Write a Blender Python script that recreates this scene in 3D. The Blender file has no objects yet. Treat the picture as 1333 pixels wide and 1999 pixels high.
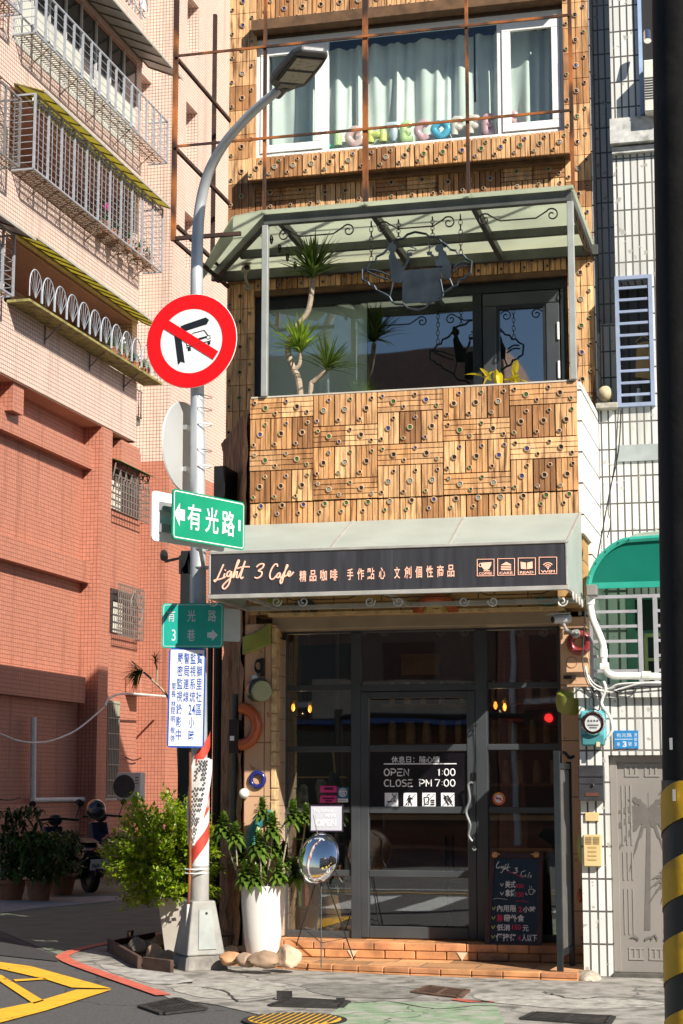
import bpy, math, random
from math import sin, cos, tan, pi, radians, atan, atan2, sqrt
from mathutils import Vector, Matrix, noise
random.seed(11)
V = Vector
sc = bpy.context.scene
COL = sc.collection

# ---------------------------------------------------------------- camera, sky, sun, exposure
F_PX, CX, CY, EYE = 3480.0, 666.5, 999.5, 1.5
PITCH = atan(535 / F_PX)
YAW = atan(889 / (F_PX / cos(PITCH)))
cam = bpy.data.cameras.new('camera')
cam.sensor_fit = 'HORIZONTAL'
cam.sensor_width = 24.0
cam.lens = 24.0 * F_PX / 1333.0
cam.clip_start, cam.clip_end = 0.1, 2000
camera = bpy.data.objects.new('camera', cam)
camera.location = (0, 0, EYE)
camera.rotation_euler = (pi / 2 + PITCH, 0, YAW)
COL.objects.link(camera)
sc.camera = camera

SUN = V((1.15, -1.0, 1.1)).normalized()
world = bpy.data.worlds.new('World')
sc.world = world
world.use_nodes = True
_n = world.node_tree.nodes
_n.clear()
_o = _n.new('ShaderNodeOutputWorld')
_b = _n.new('ShaderNodeBackground')
_s = _n.new('ShaderNodeTexSky')
_s.sky_type = 'NISHITA'
_s.sun_disc = False
_s.sun_elevation = math.asin(SUN.z)
_s.sun_rotation = atan2(SUN.x, SUN.y)
_s.dust_density = 0.25
_s.ozone_density = 2.5
_b.inputs['Strength'].default_value = 0.052
world.node_tree.links.new(_s.outputs[0], _b.inputs[0])
world.node_tree.links.new(_b.outputs[0], _o.inputs[0])
sl = bpy.data.lights.new('sun', 'SUN')
sl.energy = 4.9
sl.angle = radians(0.5)
sl.color = (1.0, 0.93, 0.82)
sun = bpy.data.objects.new('sun', sl)
sun.rotation_euler = SUN.to_track_quat('Z', 'Y').to_euler()
sun.location = (20, -20, 30)
COL.objects.link(sun)
sc.view_settings.view_transform = 'Standard'
sc.view_settings.look = 'None'
sc.view_settings.gamma = 1.0
sc.view_settings.exposure = 0.72
sc.cycles.max_bounces = 8
sc.cycles.transparent_max_bounces = 12
sc.cycles.use_denoising = True

# ---------------------------------------------------------------- where a ray of the photograph meets a plane of the place
FW = V((-sin(YAW) * cos(PITCH), cos(YAW) * cos(PITCH), sin(PITCH)))
RT = V((cos(YAW), sin(YAW), 0))
UP = RT.cross(FW)
EYE_P = V((0, 0, EYE))
def _ray(x, y): return FW * F_PX + RT * (x - CX) - UP * (y - CY)
def PY(x, y, Y):
    d = _ray(x, y); return EYE_P + d * (Y / d.y)
def PX(x, y, X):
    d = _ray(x, y); return EYE_P + d * (X / d.x)
def PZ(x, y, Z=0.0):
    d = _ray(x, y); return EYE_P + d * ((Z - EYE) / d.z)
def rect(x0, y0, x1, y1, Y):
    ym, xm = (y0 + y1) / 2, (x0 + x1) / 2
    return PY(x0, ym, Y).x, PY(x1, ym, Y).x, PY(xm, y1, Y).z, PY(xm, y0, Y).z

# ---------------------------------------------------------------- mesh builder
LOC = {}
def frame_of(n):
    n = V(n).normalized()
    a = V((0, 0, 1)) if abs(n.z) < 0.95 else V((1, 0, 0))
    u = a.cross(n).normalized()
    return u, n.cross(u).normalized(), n
def smooth_path(pts, k=6, closed=False):
    pts = [V(p) for p in pts]
    n = len(pts); out = []
    if n < 3: return pts
    rng = range(n if closed else n - 1)
    for i in rng:
        if closed: p0, p1, p2, p3 = pts[i - 1], pts[i], pts[(i + 1) % n], pts[(i + 2) % n]
        else: p0, p1, p2, p3 = pts[max(i - 1, 0)], pts[i], pts[i + 1], pts[min(i + 2, n - 1)]
        for j in range(k):
            t = j / k
            out.append(0.5 * ((2 * p1) + (p2 - p0) * t + (2 * p0 - 5 * p1 + 4 * p2 - p3) * t * t + (3 * p1 - p0 - 3 * p2 + p3) * t ** 3))
    if not closed: out.append(pts[-1])
    return out
class MB:
    def __init__(s):
        s.v, s.f, s.mi, s.fc, s.m, s.c = [], [], [], [], 0, (1, 1, 1)
    def add(s, vs, fs):
        b = len(s.v)
        s.v.extend(V(p) for p in vs)
        for f in fs:
            s.f.append([i + b for i in f]); s.mi.append(s.m); s.fc.append(s.c)
        return s
    def box(s, x0, x1, y0, y1, z0, z1):
        if x0 > x1: x0, x1 = x1, x0
        if y0 > y1: y0, y1 = y1, y0
        if z0 > z1: z0, z1 = z1, z0
        return s.add([(x0,y0,z0),(x1,y0,z0),(x1,y1,z0),(x0,y1,z0),(x0,y0,z1),(x1,y0,z1),(x1,y1,z1),(x0,y1,z1)],
                     [(3,2,1,0),(4,5,6,7),(0,1,5,4),(1,2,6,5),(2,3,7,6),(3,0,4,7)])
    def obox(s, c, a, b, d):
        c, a, b, d = V(c), V(a), V(b), V(d)
        if a.cross(b).dot(d) < 0: a = -a
        vs = [c - a - b - d, c + a - b - d, c + a + b - d, c - a + b - d, c - a - b + d, c + a - b + d, c + a + b + d, c - a + b + d]
        return s.add(vs, [(3,2,1,0),(4,5,6,7),(0,1,5,4),(1,2,6,5),(2,3,7,6),(3,0,4,7)])
    def pbox(s, x0, y0, x1, y1, Y, d0=0.0, d1=0.05):
        a, b, c, d = rect(x0, y0, x1, y1, Y)
        return s.box(a, b, Y + d0, Y + d1, c, d)
    def bar(s, p, q, w, h=None, up=(0, 0, 1)):
        p, q = V(p), V(q); h = h or w
        d = q - p; L = d.length
        if L < 1e-6: return s
        d /= L
        u = V(up)
        if abs(u.normalized().dot(d)) > 0.98: u = V((0, 1, 0)) if abs(d.y) < 0.9 else V((1, 0, 0))
        a = d.cross(u).normalized(); b = a.cross(d).normalized()
        return s.obox((p + q) / 2, d * (L / 2), a * (w / 2), b * (h / 2))
    def tube(s, pts, r, n=8, closed=False, cap=True):
        pts = [V(p) for p in pts]
        k = len(pts)
        rs = r if isinstance(r, (list, tuple)) else [r] * k
        base = len(s.v); prev = None
        for i, p in enumerate(pts):
            if closed: t = pts[(i + 1) % k] - pts[i - 1]
            else: t = pts[min(i + 1, k - 1)] - pts[max(i - 1, 0)]
            if t.length < 1e-9: t = V((0, 0, 1))
            t.normalize()
            if prev is None: u = frame_of(t)[0]
            else:
                u = prev - t * prev.dot(t)
                u = u.normalized() if u.length > 1e-6 else frame_of(t)[0]
            prev = u; w = t.cross(u)
            for j in range(n):
                a = 2 * pi * j / n
                s.v.append(p + (u * cos(a) + w * sin(a)) * rs[i])
        def put(f): s.f.append(f); s.mi.append(s.m); s.fc.append(s.c)
        for i in range(k if closed else k - 1):
            i2 = (i + 1) % k
            for j in range(n):
                j2 = (j + 1) % n
                put([base + i * n + j, base + i * n + j2, base + i2 * n + j2, base + i2 * n + j])
        if cap and not closed:
            put([base + j for j in reversed(range(n))]); put([base + (k - 1) * n + j for j in range(n)])
        return s
    def prism(s, poly, off):
        poly = [V(p) for p in poly]; off = V(off); n = len(poly)
        nn = V((0, 0, 0))
        for i in range(n): nn += (poly[i] - poly[0]).cross(poly[(i + 1) % n] - poly[0])
        if nn.dot(off) < 0: poly = poly[::-1]
        vs = poly + [p + off for p in poly]
        return s.add(vs, [tuple(reversed(range(n))), tuple(range(n, 2 * n))] + [(i, (i + 1) % n, n + (i + 1) % n, n + i) for i in range(n)])
    def lathe(s, c, prof, n=20, axis=(0, 0, 1), arc=None):
        c = V(c); u, w, a = frame_of(axis); base = len(s.v); k = len(prof)
        for (r, h) in prof:
            for j in range(n):
                t = 2 * pi * j / n
                s.v.append(c + a * h + (u * cos(t) + w * sin(t)) * r)
        def put(f): s.f.append(f); s.mi.append(s.m); s.fc.append(s.c)
        for i in range(k - 1):
            for j in range(n):
                j2 = (j + 1) % n
                put([base + i * n + j, base + i * n + j2, base + (i + 1) * n + j2, base + (i + 1) * n + j])
        if prof[0][0] > 1e-6: put([base + j for j in reversed(range(n))])
        if prof[-1][0] > 1e-6: put([base + (k - 1) * n + j for j in range(n)])
        return s
    def ball(s, c, r, n=12, sq=(1, 1, 1)):
        c = V(c); b = len(s.v)
        m = max(4, n // 2)
        vs, fs = [], []
        for i in range(m + 1):
            ph = pi * i / m
            for j in range(n):
                t = 2 * pi * j / n
                vs.append(c + V((sin(ph) * cos(t) * r * sq[0], sin(ph) * sin(t) * r * sq[1], cos(ph) * r * sq[2])))
        for i in range(m):
            for j in range(n):
                fs.append((i * n + j, (i + 1) * n + j, (i + 1) * n + (j + 1) % n, i * n + (j + 1) % n))
        return s.add(vs, fs)
    def torus(s, c, R, r, axis=(0, 0, 1), n=24, m=8, a0=0, a1=2 * pi, sx=1, sy=1):
        c = V(c); u, w, a = frame_of(axis)
        full = abs(a1 - a0 - 2 * pi) < 1e-6
        k = n if full else n + 1
        pts = [c + u * cos(a0 + (a1 - a0) * i / n) * R * sx + w * sin(a0 + (a1 - a0) * i / n) * R * sy for i in range(k)]
        return s.tube(pts, r, m, closed=full)
    def text(s, body, c, right, up, w=None, h=None, depth=0.001, bold=0.0, fit='wh'):
        cu = bpy.data.curves.new('glyphs', 'FONT')
        cu.body = body; cu.resolution_u = 3; cu.offset = bold
        ob = bpy.data.objects.new('glyphs', cu); COL.objects.link(ob)
        me = bpy.data.meshes.new_from_object(ob.evaluated_get(bpy.context.evaluated_depsgraph_get()))
        bpy.data.objects.remove(ob); bpy.data.curves.remove(cu)
        xs = [v.co.x for v in me.vertices]; ys = [v.co.y for v in me.vertices]
        if xs:
            x0, x1, y0, y1 = min(xs), max(xs), min(ys), max(ys)
            kx = (w / (x1 - x0)) if w else None
            ky = (h / (y1 - y0)) if h else None
            kx = kx or ky; ky = ky or kx
            right, up = V(right).normalized(), V(up).normalized()
            n = right.cross(up)
            s.add([V(c) + right * ((v.co.x - (x0 + x1) / 2) * kx) + up * ((v.co.y - (y0 + y1) / 2) * ky) + n * depth for v in me.vertices],
                  [tuple(p.vertices) for p in me.polygons])
        bpy.data.meshes.remove(me)
        return s
    def build(s, name, mats, parent=None, smooth=False, bevel=0.0, base=None, seg=1):
        me = bpy.data.meshes.new(name)
        if parent is not None: o0 = LOC[parent.name]
        elif base is not None: o0 = V(base)
        else:
            lo = V([min(p[i] for p in s.v) for i in range(3)]); hi = V([max(p[i] for p in s.v) for i in range(3)])
            o0 = V(((lo.x + hi.x) / 2, (lo.y + hi.y) / 2, lo.z))
        me.from_pydata([p - o0 for p in s.v], [], s.f)
        mats = mats if isinstance(mats, (list, tuple)) else [mats]
        for m in mats: me.materials.append(m)
        me.polygons.foreach_set('material_index', s.mi)
        if smooth: me.polygons.foreach_set('use_smooth', [True] * len(s.f))
        if any(c != (1, 1, 1) for c in s.fc):
            ca = me.color_attributes.new('tone', 'FLOAT_COLOR', 'CORNER')
            buf = []
            for f, c in zip(s.f, s.fc): buf.extend([c[0], c[1], c[2], 1.0] * len(f))
            ca.data.foreach_set('color', buf)
        me.update()
        o = bpy.data.objects.new(name, me); COL.objects.link(o)
        LOC[o.name] = o0
        if parent is not None: o.parent = parent
        else: o.location = o0
        if smooth == 'auto' or smooth is True:
            try: me.set_sharp_from_angle(angle=radians(40))
            except Exception: pass
        if bevel:
            bm = o.modifiers.new('edge', 'BEVEL'); bm.width = bevel; bm.segments = seg; bm.limit_method = 'ANGLE'; bm.angle_limit = radians(35)
        return o
def tag(o, label=None, cat=None, group=None, kind=None):
    if label: o['label'] = label
    if cat: o['category'] = cat
    if group: o['group'] = group
    if kind: o['kind'] = kind
    return o
def thing(name, label, cat, loc, group=None):
    o = bpy.data.objects.new(name, None); COL.objects.link(o)
    o.location = loc; o.empty_display_size = 0.1
    LOC[o.name] = V(loc)
    return tag(o, label, cat, group)
def solo(mb, name, mats, label, cat, group=None, **k): return tag(mb.build(name, mats, **k), label, cat, group)
def setting(mb, name, mats, **k): return tag(mb.build(name, mats, **k), kind='structure')
def copy_thing(o, loc, label):
    c = o.copy(); COL.objects.link(c); c.location = loc; c['label'] = label
    LOC[c.name] = V(loc)
    def rec(src, dst):
        for ch in src.children:
            d = ch.copy(); COL.objects.link(d); d.parent = dst; rec(ch, d)
    rec(o, c)
    return c

# ---------------------------------------------------------------- materials
MATS = {}
def _new(name):
    m = bpy.data.materials.new(name); m.use_nodes = True
    nt = m.node_tree; nt.nodes.clear()
    out = nt.nodes.new('ShaderNodeOutputMaterial')
    return m, nt, out
def _noise(nt, scale, detail=4, coord=None, sx=(1, 1, 1)):
    tc = nt.nodes.new('ShaderNodeTexCoord'); mp = nt.nodes.new('ShaderNodeMapping'); t = nt.nodes.new('ShaderNodeTexNoise')
    mp.inputs['Scale'].default_value = sx
    t.inputs['Scale'].default_value = scale; t.inputs['Detail'].default_value = detail
    nt.links.new(tc.outputs['Object'], mp.inputs[0]); nt.links.new(mp.outputs[0], t.inputs['Vector'])
    return t
def _ramp(nt, fac, a, b, c0, c1):
    r = nt.nodes.new('ShaderNodeMapRange'); r.inputs['From Min'].default_value = a; r.inputs['From Max'].default_value = b
    nt.links.new(fac, r.inputs['Value'])
    mx = nt.nodes.new('ShaderNodeMix'); mx.data_type = 'RGBA'
    nt.links.new(r.outputs[0], mx.inputs['Factor'])
    for s_, c in ((6, c0), (7, c1)):
        if isinstance(c, tuple): mx.inputs[s_].default_value = (*c[:3], 1)
        else: nt.links.new(c, mx.inputs[s_])
    return mx.outputs[2]
def _bump(nt, h, strength, dist=0.01):
    b = nt.nodes.new('ShaderNodeBump'); b.inputs['Strength'].default_value = strength; b.inputs['Distance'].default_value = dist
    nt.links.new(h, b.inputs['Height']); return b.outputs[0]
def mat(name, col=(0.5, 0.5, 0.5), rough=0.6, metal=0.0, var=0.15, scale=6.0, bump=0.15, stain=None, stain_amt=0.5, sx=(1, 1, 1), tone=False, emit=None, coat=0.0, spec=0.5, crack=0.0):
    if name in MATS: return MATS[name]
    m, nt, out = _new(name)
    p = nt.nodes.new('ShaderNodeBsdfPrincipled'); nt.links.new(p.outputs[0], out.inputs[0])
    p.inputs['Metallic'].default_value = metal; p.inputs['Coat Weight'].default_value = coat
    p.inputs['Specular IOR Level'].default_value = spec
    t = _noise(nt, scale, 5, sx=sx)
    lo = tuple(c * (1 - var) for c in col); hi = tuple(min(1, c * (1 + var)) for c in col)
    c = _ramp(nt, t.outputs[0], 0.3, 0.7, lo, hi)
    if tone:
        a = nt.nodes.new('ShaderNodeAttribute'); a.attribute_name = 'tone'
        mm = nt.nodes.new('ShaderNodeMix'); mm.data_type = 'RGBA'; mm.blend_type = 'MULTIPLY'; mm.inputs['Factor'].default_value = 1
        nt.links.new(c, mm.inputs[6]); nt.links.new(a.outputs['Color'], mm.inputs[7]); c = mm.outputs[2]
    if stain:
        t2 = _noise(nt, scale * 0.45 + 1, 8, sx=sx)
        c = _ramp(nt, t2.outputs[0], 1.02 - stain_amt, 1.17 - stain_amt, c, stain)
    if crack:
        tc = nt.nodes.new('ShaderNodeTexCoord'); tn = _noise(nt, 1.3, 5); va = nt.nodes.new('ShaderNodeVectorMath'); va.operation = 'MULTIPLY_ADD'; va.inputs[1].default_value = (.9, .9, .9)
        nt.links.new(tn.outputs['Color'], va.inputs[0]); nt.links.new(tc.outputs['Object'], va.inputs[2])
        vo = nt.nodes.new('ShaderNodeTexVoronoi'); vo.feature = 'DISTANCE_TO_EDGE'; vo.inputs['Scale'].default_value = crack; nt.links.new(va.outputs[0], vo.inputs['Vector'])
        c = _ramp(nt, vo.outputs['Distance'], .002, .007, tuple(x * .35 for x in col), c)
        t6 = _noise(nt, 45, 3); c = _ramp(nt, t6.outputs[0], .62, .72, c, tuple(x * .55 for x in col))
    nt.links.new(c, p.inputs['Base Color'])
    r = nt.nodes.new('ShaderNodeMapRange'); r.inputs['To Min'].default_value = max(0.02, rough - 0.1); r.inputs['To Max'].default_value = min(1, rough + 0.1)
    nt.links.new(t.outputs[0], r.inputs['Value']); nt.links.new(r.outputs[0], p.inputs['Roughness'])
    if bump:
        t3 = _noise(nt, scale * 6, 4, sx=sx)
        nt.links.new(_bump(nt, t3.outputs[0], bump, 0.004), p.inputs['Normal'])
    if emit:
        p.inputs['Emission Color'].default_value = (*emit[0], 1); p.inputs['Emission Strength'].default_value = emit[1]
    MATS[name] = m
    return m
def wall_uv(nt):
    tc = nt.nodes.new('ShaderNodeTexCoord'); g = nt.nodes.new('ShaderNodeNewGeometry')
    sn = nt.nodes.new('ShaderNodeSeparateXYZ'); nt.links.new(g.outputs['True Normal'], sn.inputs[0])
    sp = nt.nodes.new('ShaderNodeSeparateXYZ'); nt.links.new(tc.outputs['Object'], sp.inputs[0])
    def ma(op, a, b=None, c=None):
        n = nt.nodes.new('ShaderNodeMath'); n.operation = op
        for i, x in enumerate((a, b, c)):
            if x is None: continue
            if isinstance(x, (int, float)): n.inputs[i].default_value = x
            else: nt.links.new(x, n.inputs[i])
        return n.outputs[0]
    u = ma('SUBTRACT', ma('MULTIPLY', sn.outputs[0], sp.outputs[1]), ma('MULTIPLY', sn.outputs[1], sp.outputs[0]))
    flat = ma('GREATER_THAN', ma('ABSOLUTE', sn.outputs[2]), 0.7)
    inv = ma('SUBTRACT', 1.0, flat)
    uu = ma('ADD', ma('MULTIPLY', u, inv), ma('MULTIPLY', sp.outputs[0], flat))
    vv = ma('ADD', ma('MULTIPLY', sp.outputs[2], inv), ma('MULTIPLY', sp.outputs[1], flat))
    cb = nt.nodes.new('ShaderNodeCombineXYZ'); nt.links.new(uu, cb.inputs[0]); nt.links.new(vv, cb.inputs[1])
    return cb.outputs[0]
def tiles(name, col, grout, w, h, gap, rough=0.35, offset=0.0, var=0.08, dirt=None, dirt_amt=0.5, bump=0.5):
    if name in MATS: return MATS[name]
    m, nt, out = _new(name)
    p = nt.nodes.new('ShaderNodeBsdfPrincipled'); nt.links.new(p.outputs[0], out.inputs[0])
    b = nt.nodes.new('ShaderNodeTexBrick'); b.offset = offset; b.squash = 1.0
    for k, v in (('Scale', 1.0), ('Mortar Size', gap), ('Mortar Smooth', 0.1), ('Bias', 0.0), ('Brick Width', w), ('Row Height', h)): b.inputs[k].default_value = v
    b.inputs['Color1'].default_value = (*[c * (1 - var) for c in col], 1); b.inputs['Color2'].default_value = (*[min(1, c * (1 + var)) for c in col], 1)
    b.inputs['Mortar'].default_value = (*grout, 1)
    nt.links.new(wall_uv(nt), b.inputs['Vector'])
    t = _noise(nt, 0.9, 6, sx=(1, 1, 0.5))
    d = dirt or tuple(c * 0.72 for c in col)
    c = _ramp(nt, t.outputs[0], 1.0 - dirt_amt, 1.35 - dirt_amt, b.outputs[0], d)
    ts = _noise(nt, 3.2, 6, sx=(1, 1, .07)); c = _ramp(nt, ts.outputs[0], .56, .80, c, tuple(x * .55 for x in d))
    tp = _noise(nt, 14, 2); c = _ramp(nt, tp.outputs[0], .66, .70, c, tuple(x * .8 for x in d))
    nt.links.new(c, p.inputs['Base Color']); p.inputs['Roughness'].default_value = rough
    iv = nt.nodes.new('ShaderNodeMath'); iv.operation = 'SUBTRACT'; iv.inputs[0].default_value = 1.0; nt.links.new(b.outputs['Fac'], iv.inputs[1])
    nt.links.new(_bump(nt, iv.outputs[0], bump, 0.004), p.inputs['Normal'])
    MATS[name] = m
    return m
def glass(name, tint=(0.9, 0.95, 0.93), refl=1.0, dark=0.0):
    if name in MATS: return MATS[name]
    m, nt, out = _new(name)
    tr = nt.nodes.new('ShaderNodeBsdfTransparent'); tr.inputs[0].default_value = (*tint, 1)
    gl = nt.nodes.new('ShaderNodeBsdfGlossy'); gl.inputs['Roughness'].default_value = 0.015; gl.inputs[0].default_value = (0.95, 0.97, 1.0, 1)
    fr = nt.nodes.new('ShaderNodeLayerWeight'); fr.inputs[0].default_value = 0.5
    p5 = nt.nodes.new('ShaderNodeMath'); p5.operation = 'POWER'; p5.inputs[1].default_value = 5.0; nt.links.new(fr.outputs['Facing'], p5.inputs[0])
    sch = nt.nodes.new('ShaderNodeMath'); sch.operation = 'MULTIPLY_ADD'; sch.inputs[1].default_value = 0.95; sch.inputs[2].default_value = 0.05; nt.links.new(p5.outputs[0], sch.inputs[0])
    ml = nt.nodes.new('ShaderNodeMath'); ml.operation = 'MULTIPLY_ADD'; ml.inputs[1].default_value = refl; ml.inputs[2].default_value = dark; ml.use_clamp = True
    nt.links.new(sch.outputs[0], ml.inputs[0])
    t = _noise(nt, 0.7, 2)
    nt.links.new(_bump(nt, t.outputs[0], 0.12, 0.02), gl.inputs['Normal'])
    mx = nt.nodes.new('ShaderNodeMixShader')
    nt.links.new(ml.outputs[0], mx.inputs[0]); nt.links.new(tr.outputs[0], mx.inputs[1]); nt.links.new(gl.outputs[0], mx.inputs[2])
    nt.links.new(mx.outputs[0], out.inputs[0]); MATS[name] = m
    return m
def sheer(name, col, trans, rough=0.5, stain=None, scale=3.0, amt=0.5):
    """light coming through a thin plastic or cloth sheet"""
    if name in MATS: return MATS[name]
    m, nt, out = _new(name)
    p = nt.nodes.new('ShaderNodeBsdfPrincipled'); p.inputs['Roughness'].default_value = rough
    tl = nt.nodes.new('ShaderNodeBsdfTranslucent'); mx = nt.nodes.new('ShaderNodeMixShader'); mx.inputs[0].default_value = trans
    t = _noise(nt, scale, 6); c = _ramp(nt, t.outputs[0], 0.3, 0.75, col, tuple(x * 0.82 for x in col))
    if stain:
        t2 = _noise(nt, scale * 0.6, 7); c = _ramp(nt, t2.outputs[0], 1.08 - amt, 1.25 - amt, c, stain)
    nt.links.new(c, p.inputs['Base Color']); nt.links.new(c, tl.inputs[0])
    nt.links.new(p.outputs[0], mx.inputs[1]); nt.links.new(tl.outputs[0], mx.inputs[2]); nt.links.new(mx.outputs[0], out.inputs[0])
    MATS[name] = m
    return m
def leafmat(name, col, trans=0.35):
    if name in MATS: return MATS[name]
    m, nt, out = _new(name)
    p = nt.nodes.new('ShaderNodeBsdfPrincipled'); p.inputs['Roughness'].default_value = 0.38
    tl = nt.nodes.new('ShaderNodeBsdfTranslucent'); mx = nt.nodes.new('ShaderNodeMixShader'); mx.inputs[0].default_value = trans
    a = nt.nodes.new('ShaderNodeAttribute'); a.attribute_name = 'tone'
    t = _noise(nt, 9, 3); c = _ramp(nt, t.outputs[0], 0.3, 0.7, tuple(x * 0.75 for x in col), tuple(x * 1.25 for x in col))
    mm = nt.nodes.new('ShaderNodeMix'); mm.data_type = 'RGBA'; mm.blend_type = 'MULTIPLY'; mm.inputs['Factor'].default_value = 1
    nt.links.new(c, mm.inputs[6]); nt.links.new(a.outputs['Color'], mm.inputs[7])
    nt.links.new(mm.outputs[2], p.inputs['Base Color']); nt.links.new(mm.outputs[2], tl.inputs[0])
    nt.links.new(p.outputs[0], mx.inputs[1]); nt.links.new(tl.outputs[0], mx.inputs[2]); nt.links.new(mx.outputs[0], out.inputs[0])
    MATS[name] = m
    return m

WHITE = mat('white_paint', (0.78, 0.78, 0.76), 0.4, var=0.05, scale=4, bump=0.05)
BLACK = mat('black_paint', (0.012, 0.012, 0.013), 0.4, var=0.2)
GREYMETAL = mat('grey_metal', (0.34, 0.36, 0.37), 0.4, 0.6, var=0.2, scale=5)
RUST = mat('rusty_steel', (0.30, 0.10, 0.025), 0.85, 0.1, var=0.5, scale=6, bump=0.5, stain=(0.04, 0.02, 0.014), stain_amt=0.6, sx=(1, 1, .5))
DARKSTEEL = mat('dark_rusty_steel', (0.05, 0.028, 0.022), 0.8, 0.2, var=0.4, scale=7, bump=0.4, stain=(0.3, 0.1, 0.03), stain_amt=0.36)
PVC = mat('pale_plastic_pipe', (0.72, 0.72, 0.68), 0.45, var=0.1, stain=(0.4, 0.36, 0.3), stain_amt=0.35)
TERRACOTTA = mat('terracotta', (0.36, 0.15, 0.08), 0.8, var=0.2, bump=0.3)
CHROME = mat('chrome', (0.9, 0.9, 0.92), 0.05, 1.0, var=0.02, bump=0)
BARK = mat('pale_bark', (0.34, 0.27, 0.2), 0.85, var=0.3, scale=20, bump=0.5, sx=(1, 1, 3))
SOIL = mat('soil', (0.06, 0.04, 0.03), 0.95, var=0.3, scale=20)
# ---------------------------------------------------------------- the ground
asph = mat('asphalt', (0.088, 0.086, 0.085), 0.9, var=0.45, scale=60, bump=1.0, stain=(0.06, 0.058, 0.056), stain_amt=0.5, crack=.45)
conc = mat('concrete_pavement', (0.31, 0.29, 0.26), 0.9, var=0.22, scale=9, bump=0.9, stain=(0.155, 0.145, 0.125), stain_amt=0.55, crack=.42)
g = MB(); g.add([(-400, -200, 0), (400, -200, 0), (400, 600, 0), (-400, 600, 0)], [(0, 1, 2, 3)])
setting(g, 'ground', asph)
def sheet(name, pts, z, m, th=None):
    mb = MB(); ps = [PZ(*p) if len(p) == 2 else V(p) for p in pts]
    ps = [V((p.x, p.y, z)) for p in ps]
    nn = V((0, 0, 0))
    for i in range(1, len(ps) - 1): nn += (ps[i] - ps[0]).cross(ps[i + 1] - ps[0])
    if nn.z < 0: ps = ps[::-1]
    mb.add(ps, [tuple(range(len(ps)))])
    return setting(mb, name, m)
# alley road with its worn green coat
green = mat('worn_green_road_coat', (0.15, 0.18, 0.125), 0.9, var=0.25, scale=3, bump=0.4, stain=(0.2, 0.19, 0.17), stain_amt=0.5)
sheet('alley_road', [(118, 1866), (0, 1818), (-19, 14.5 + 5, 0), (-19, 60, 0), (-6.0, 60, 0), (-5.6, 16.9, 0), (300, 1842), (170, 1852)], 0.004, green)
sheet('alley_road', [(0, 1783), (0, 1755), (300, 1748), (300, 1752), (60, 1775)], 0.008, mat('pale_concrete_strip', (0.36, 0.36, 0.34), 0.9, var=0.2))
sheet('alley_road', [(0, 1830), (118, 1869), (112, 1878), (0, 1866), (-120, 1840), (-100, 1815)], 0.008, mat('dark_asphalt', (0.035, 0.035, 0.037), 0.9, var=0.3, scale=40, bump=0.6))  # darker wedge of asphalt at the alley mouth
# concrete apron along the shop fronts
def curve_px(pts, k=8): return smooth_path([PZ(*p) for p in pts], k)
redp = [(378, 1815), (300, 1826), (225, 1840), (160, 1853), (126, 1866), (124, 1872), (150, 1885), (220, 1910), (320, 1945)]
edge = curve_px(redp, 6)
ap = MB()
far = [V((-1.0, 13.2, 0)), V((3.5, 14.0, 0)), V((3.5, 17, 0)), V((-5.2, 17, 0))]
bnd = edge + [PZ(330, 1950), PZ(420, 1962), PZ(520, 1985), PZ(560, 2030), V((-2.0, 9.8, 0)), V((4, 10.2, 0))] + far[1:]
bnd = [V((p.x, p.y, 0.005)) for p in bnd]
nn = V((0, 0, 0))
for i in range(1, len(bnd) - 1): nn += (bnd[i] - bnd[0]).cross(bnd[i + 1] - bnd[0])
if nn.z < 0: bnd = bnd[::-1]
ap.add(bnd, [tuple(range(len(bnd)))])
setting(ap, 'pavement', conc)
def stripe(name, path, w, z, m):
    mb = MB(); n = len(path); vs = []
    for i, p in enumerate(path):
        t = (path[min(i + 1, n - 1)] - path[max(i - 1, 0)]).normalized(); s_ = V((-t.y, t.x, 0))
        vs += [V((p.x, p.y, z)) + s_ * w / 2, V((p.x, p.y, z)) - s_ * w / 2]
    mb.add(vs, [(2 * i, 2 * i + 1, 2 * i + 3, 2 * i + 2) for i in range(n - 1)])
    return setting(mb, name, m)
RED = mat('red_kerb_paint', (0.55, 0.12, 0.075), 0.8, var=0.2, scale=12, stain=(0.2, 0.1, 0.08), stain_amt=0.42)
YEL = mat('yellow_road_paint', (0.78, 0.42, 0.02), 0.75, var=0.12, scale=10, stain=(0.3, 0.2, 0.08), stain_amt=0.4, bump=0.6, crack=.7)
WHT = mat('white_road_paint', (0.6, 0.6, 0.57), 0.75, var=0.12, scale=10, stain=(0.25, 0.25, 0.24), stain_amt=0.4)
stripe('road_marking', edge, 0.12, 0.012, RED)
for poly in ([(-60, 1868), (0, 1880), (60, 1888), (140, 1910), (218, 1932), (140, 1930), (90, 1914), (0, 1893), (-60, 1880)],
             [(218, 1934), (150, 1934), (70, 1958), (0, 1972), (-60, 1985), (-60, 2010), (0, 1999), (90, 1975)],
             [(-30, 1898), (2, 1905), (86, 1956), (66, 1962), (0, 1918), (-40, 1905)],
             [(26, 1914), (88, 1911), (90, 1914), (30, 1918)]):
    sheet('road_marking', poly, 0.010, YEL)
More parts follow.
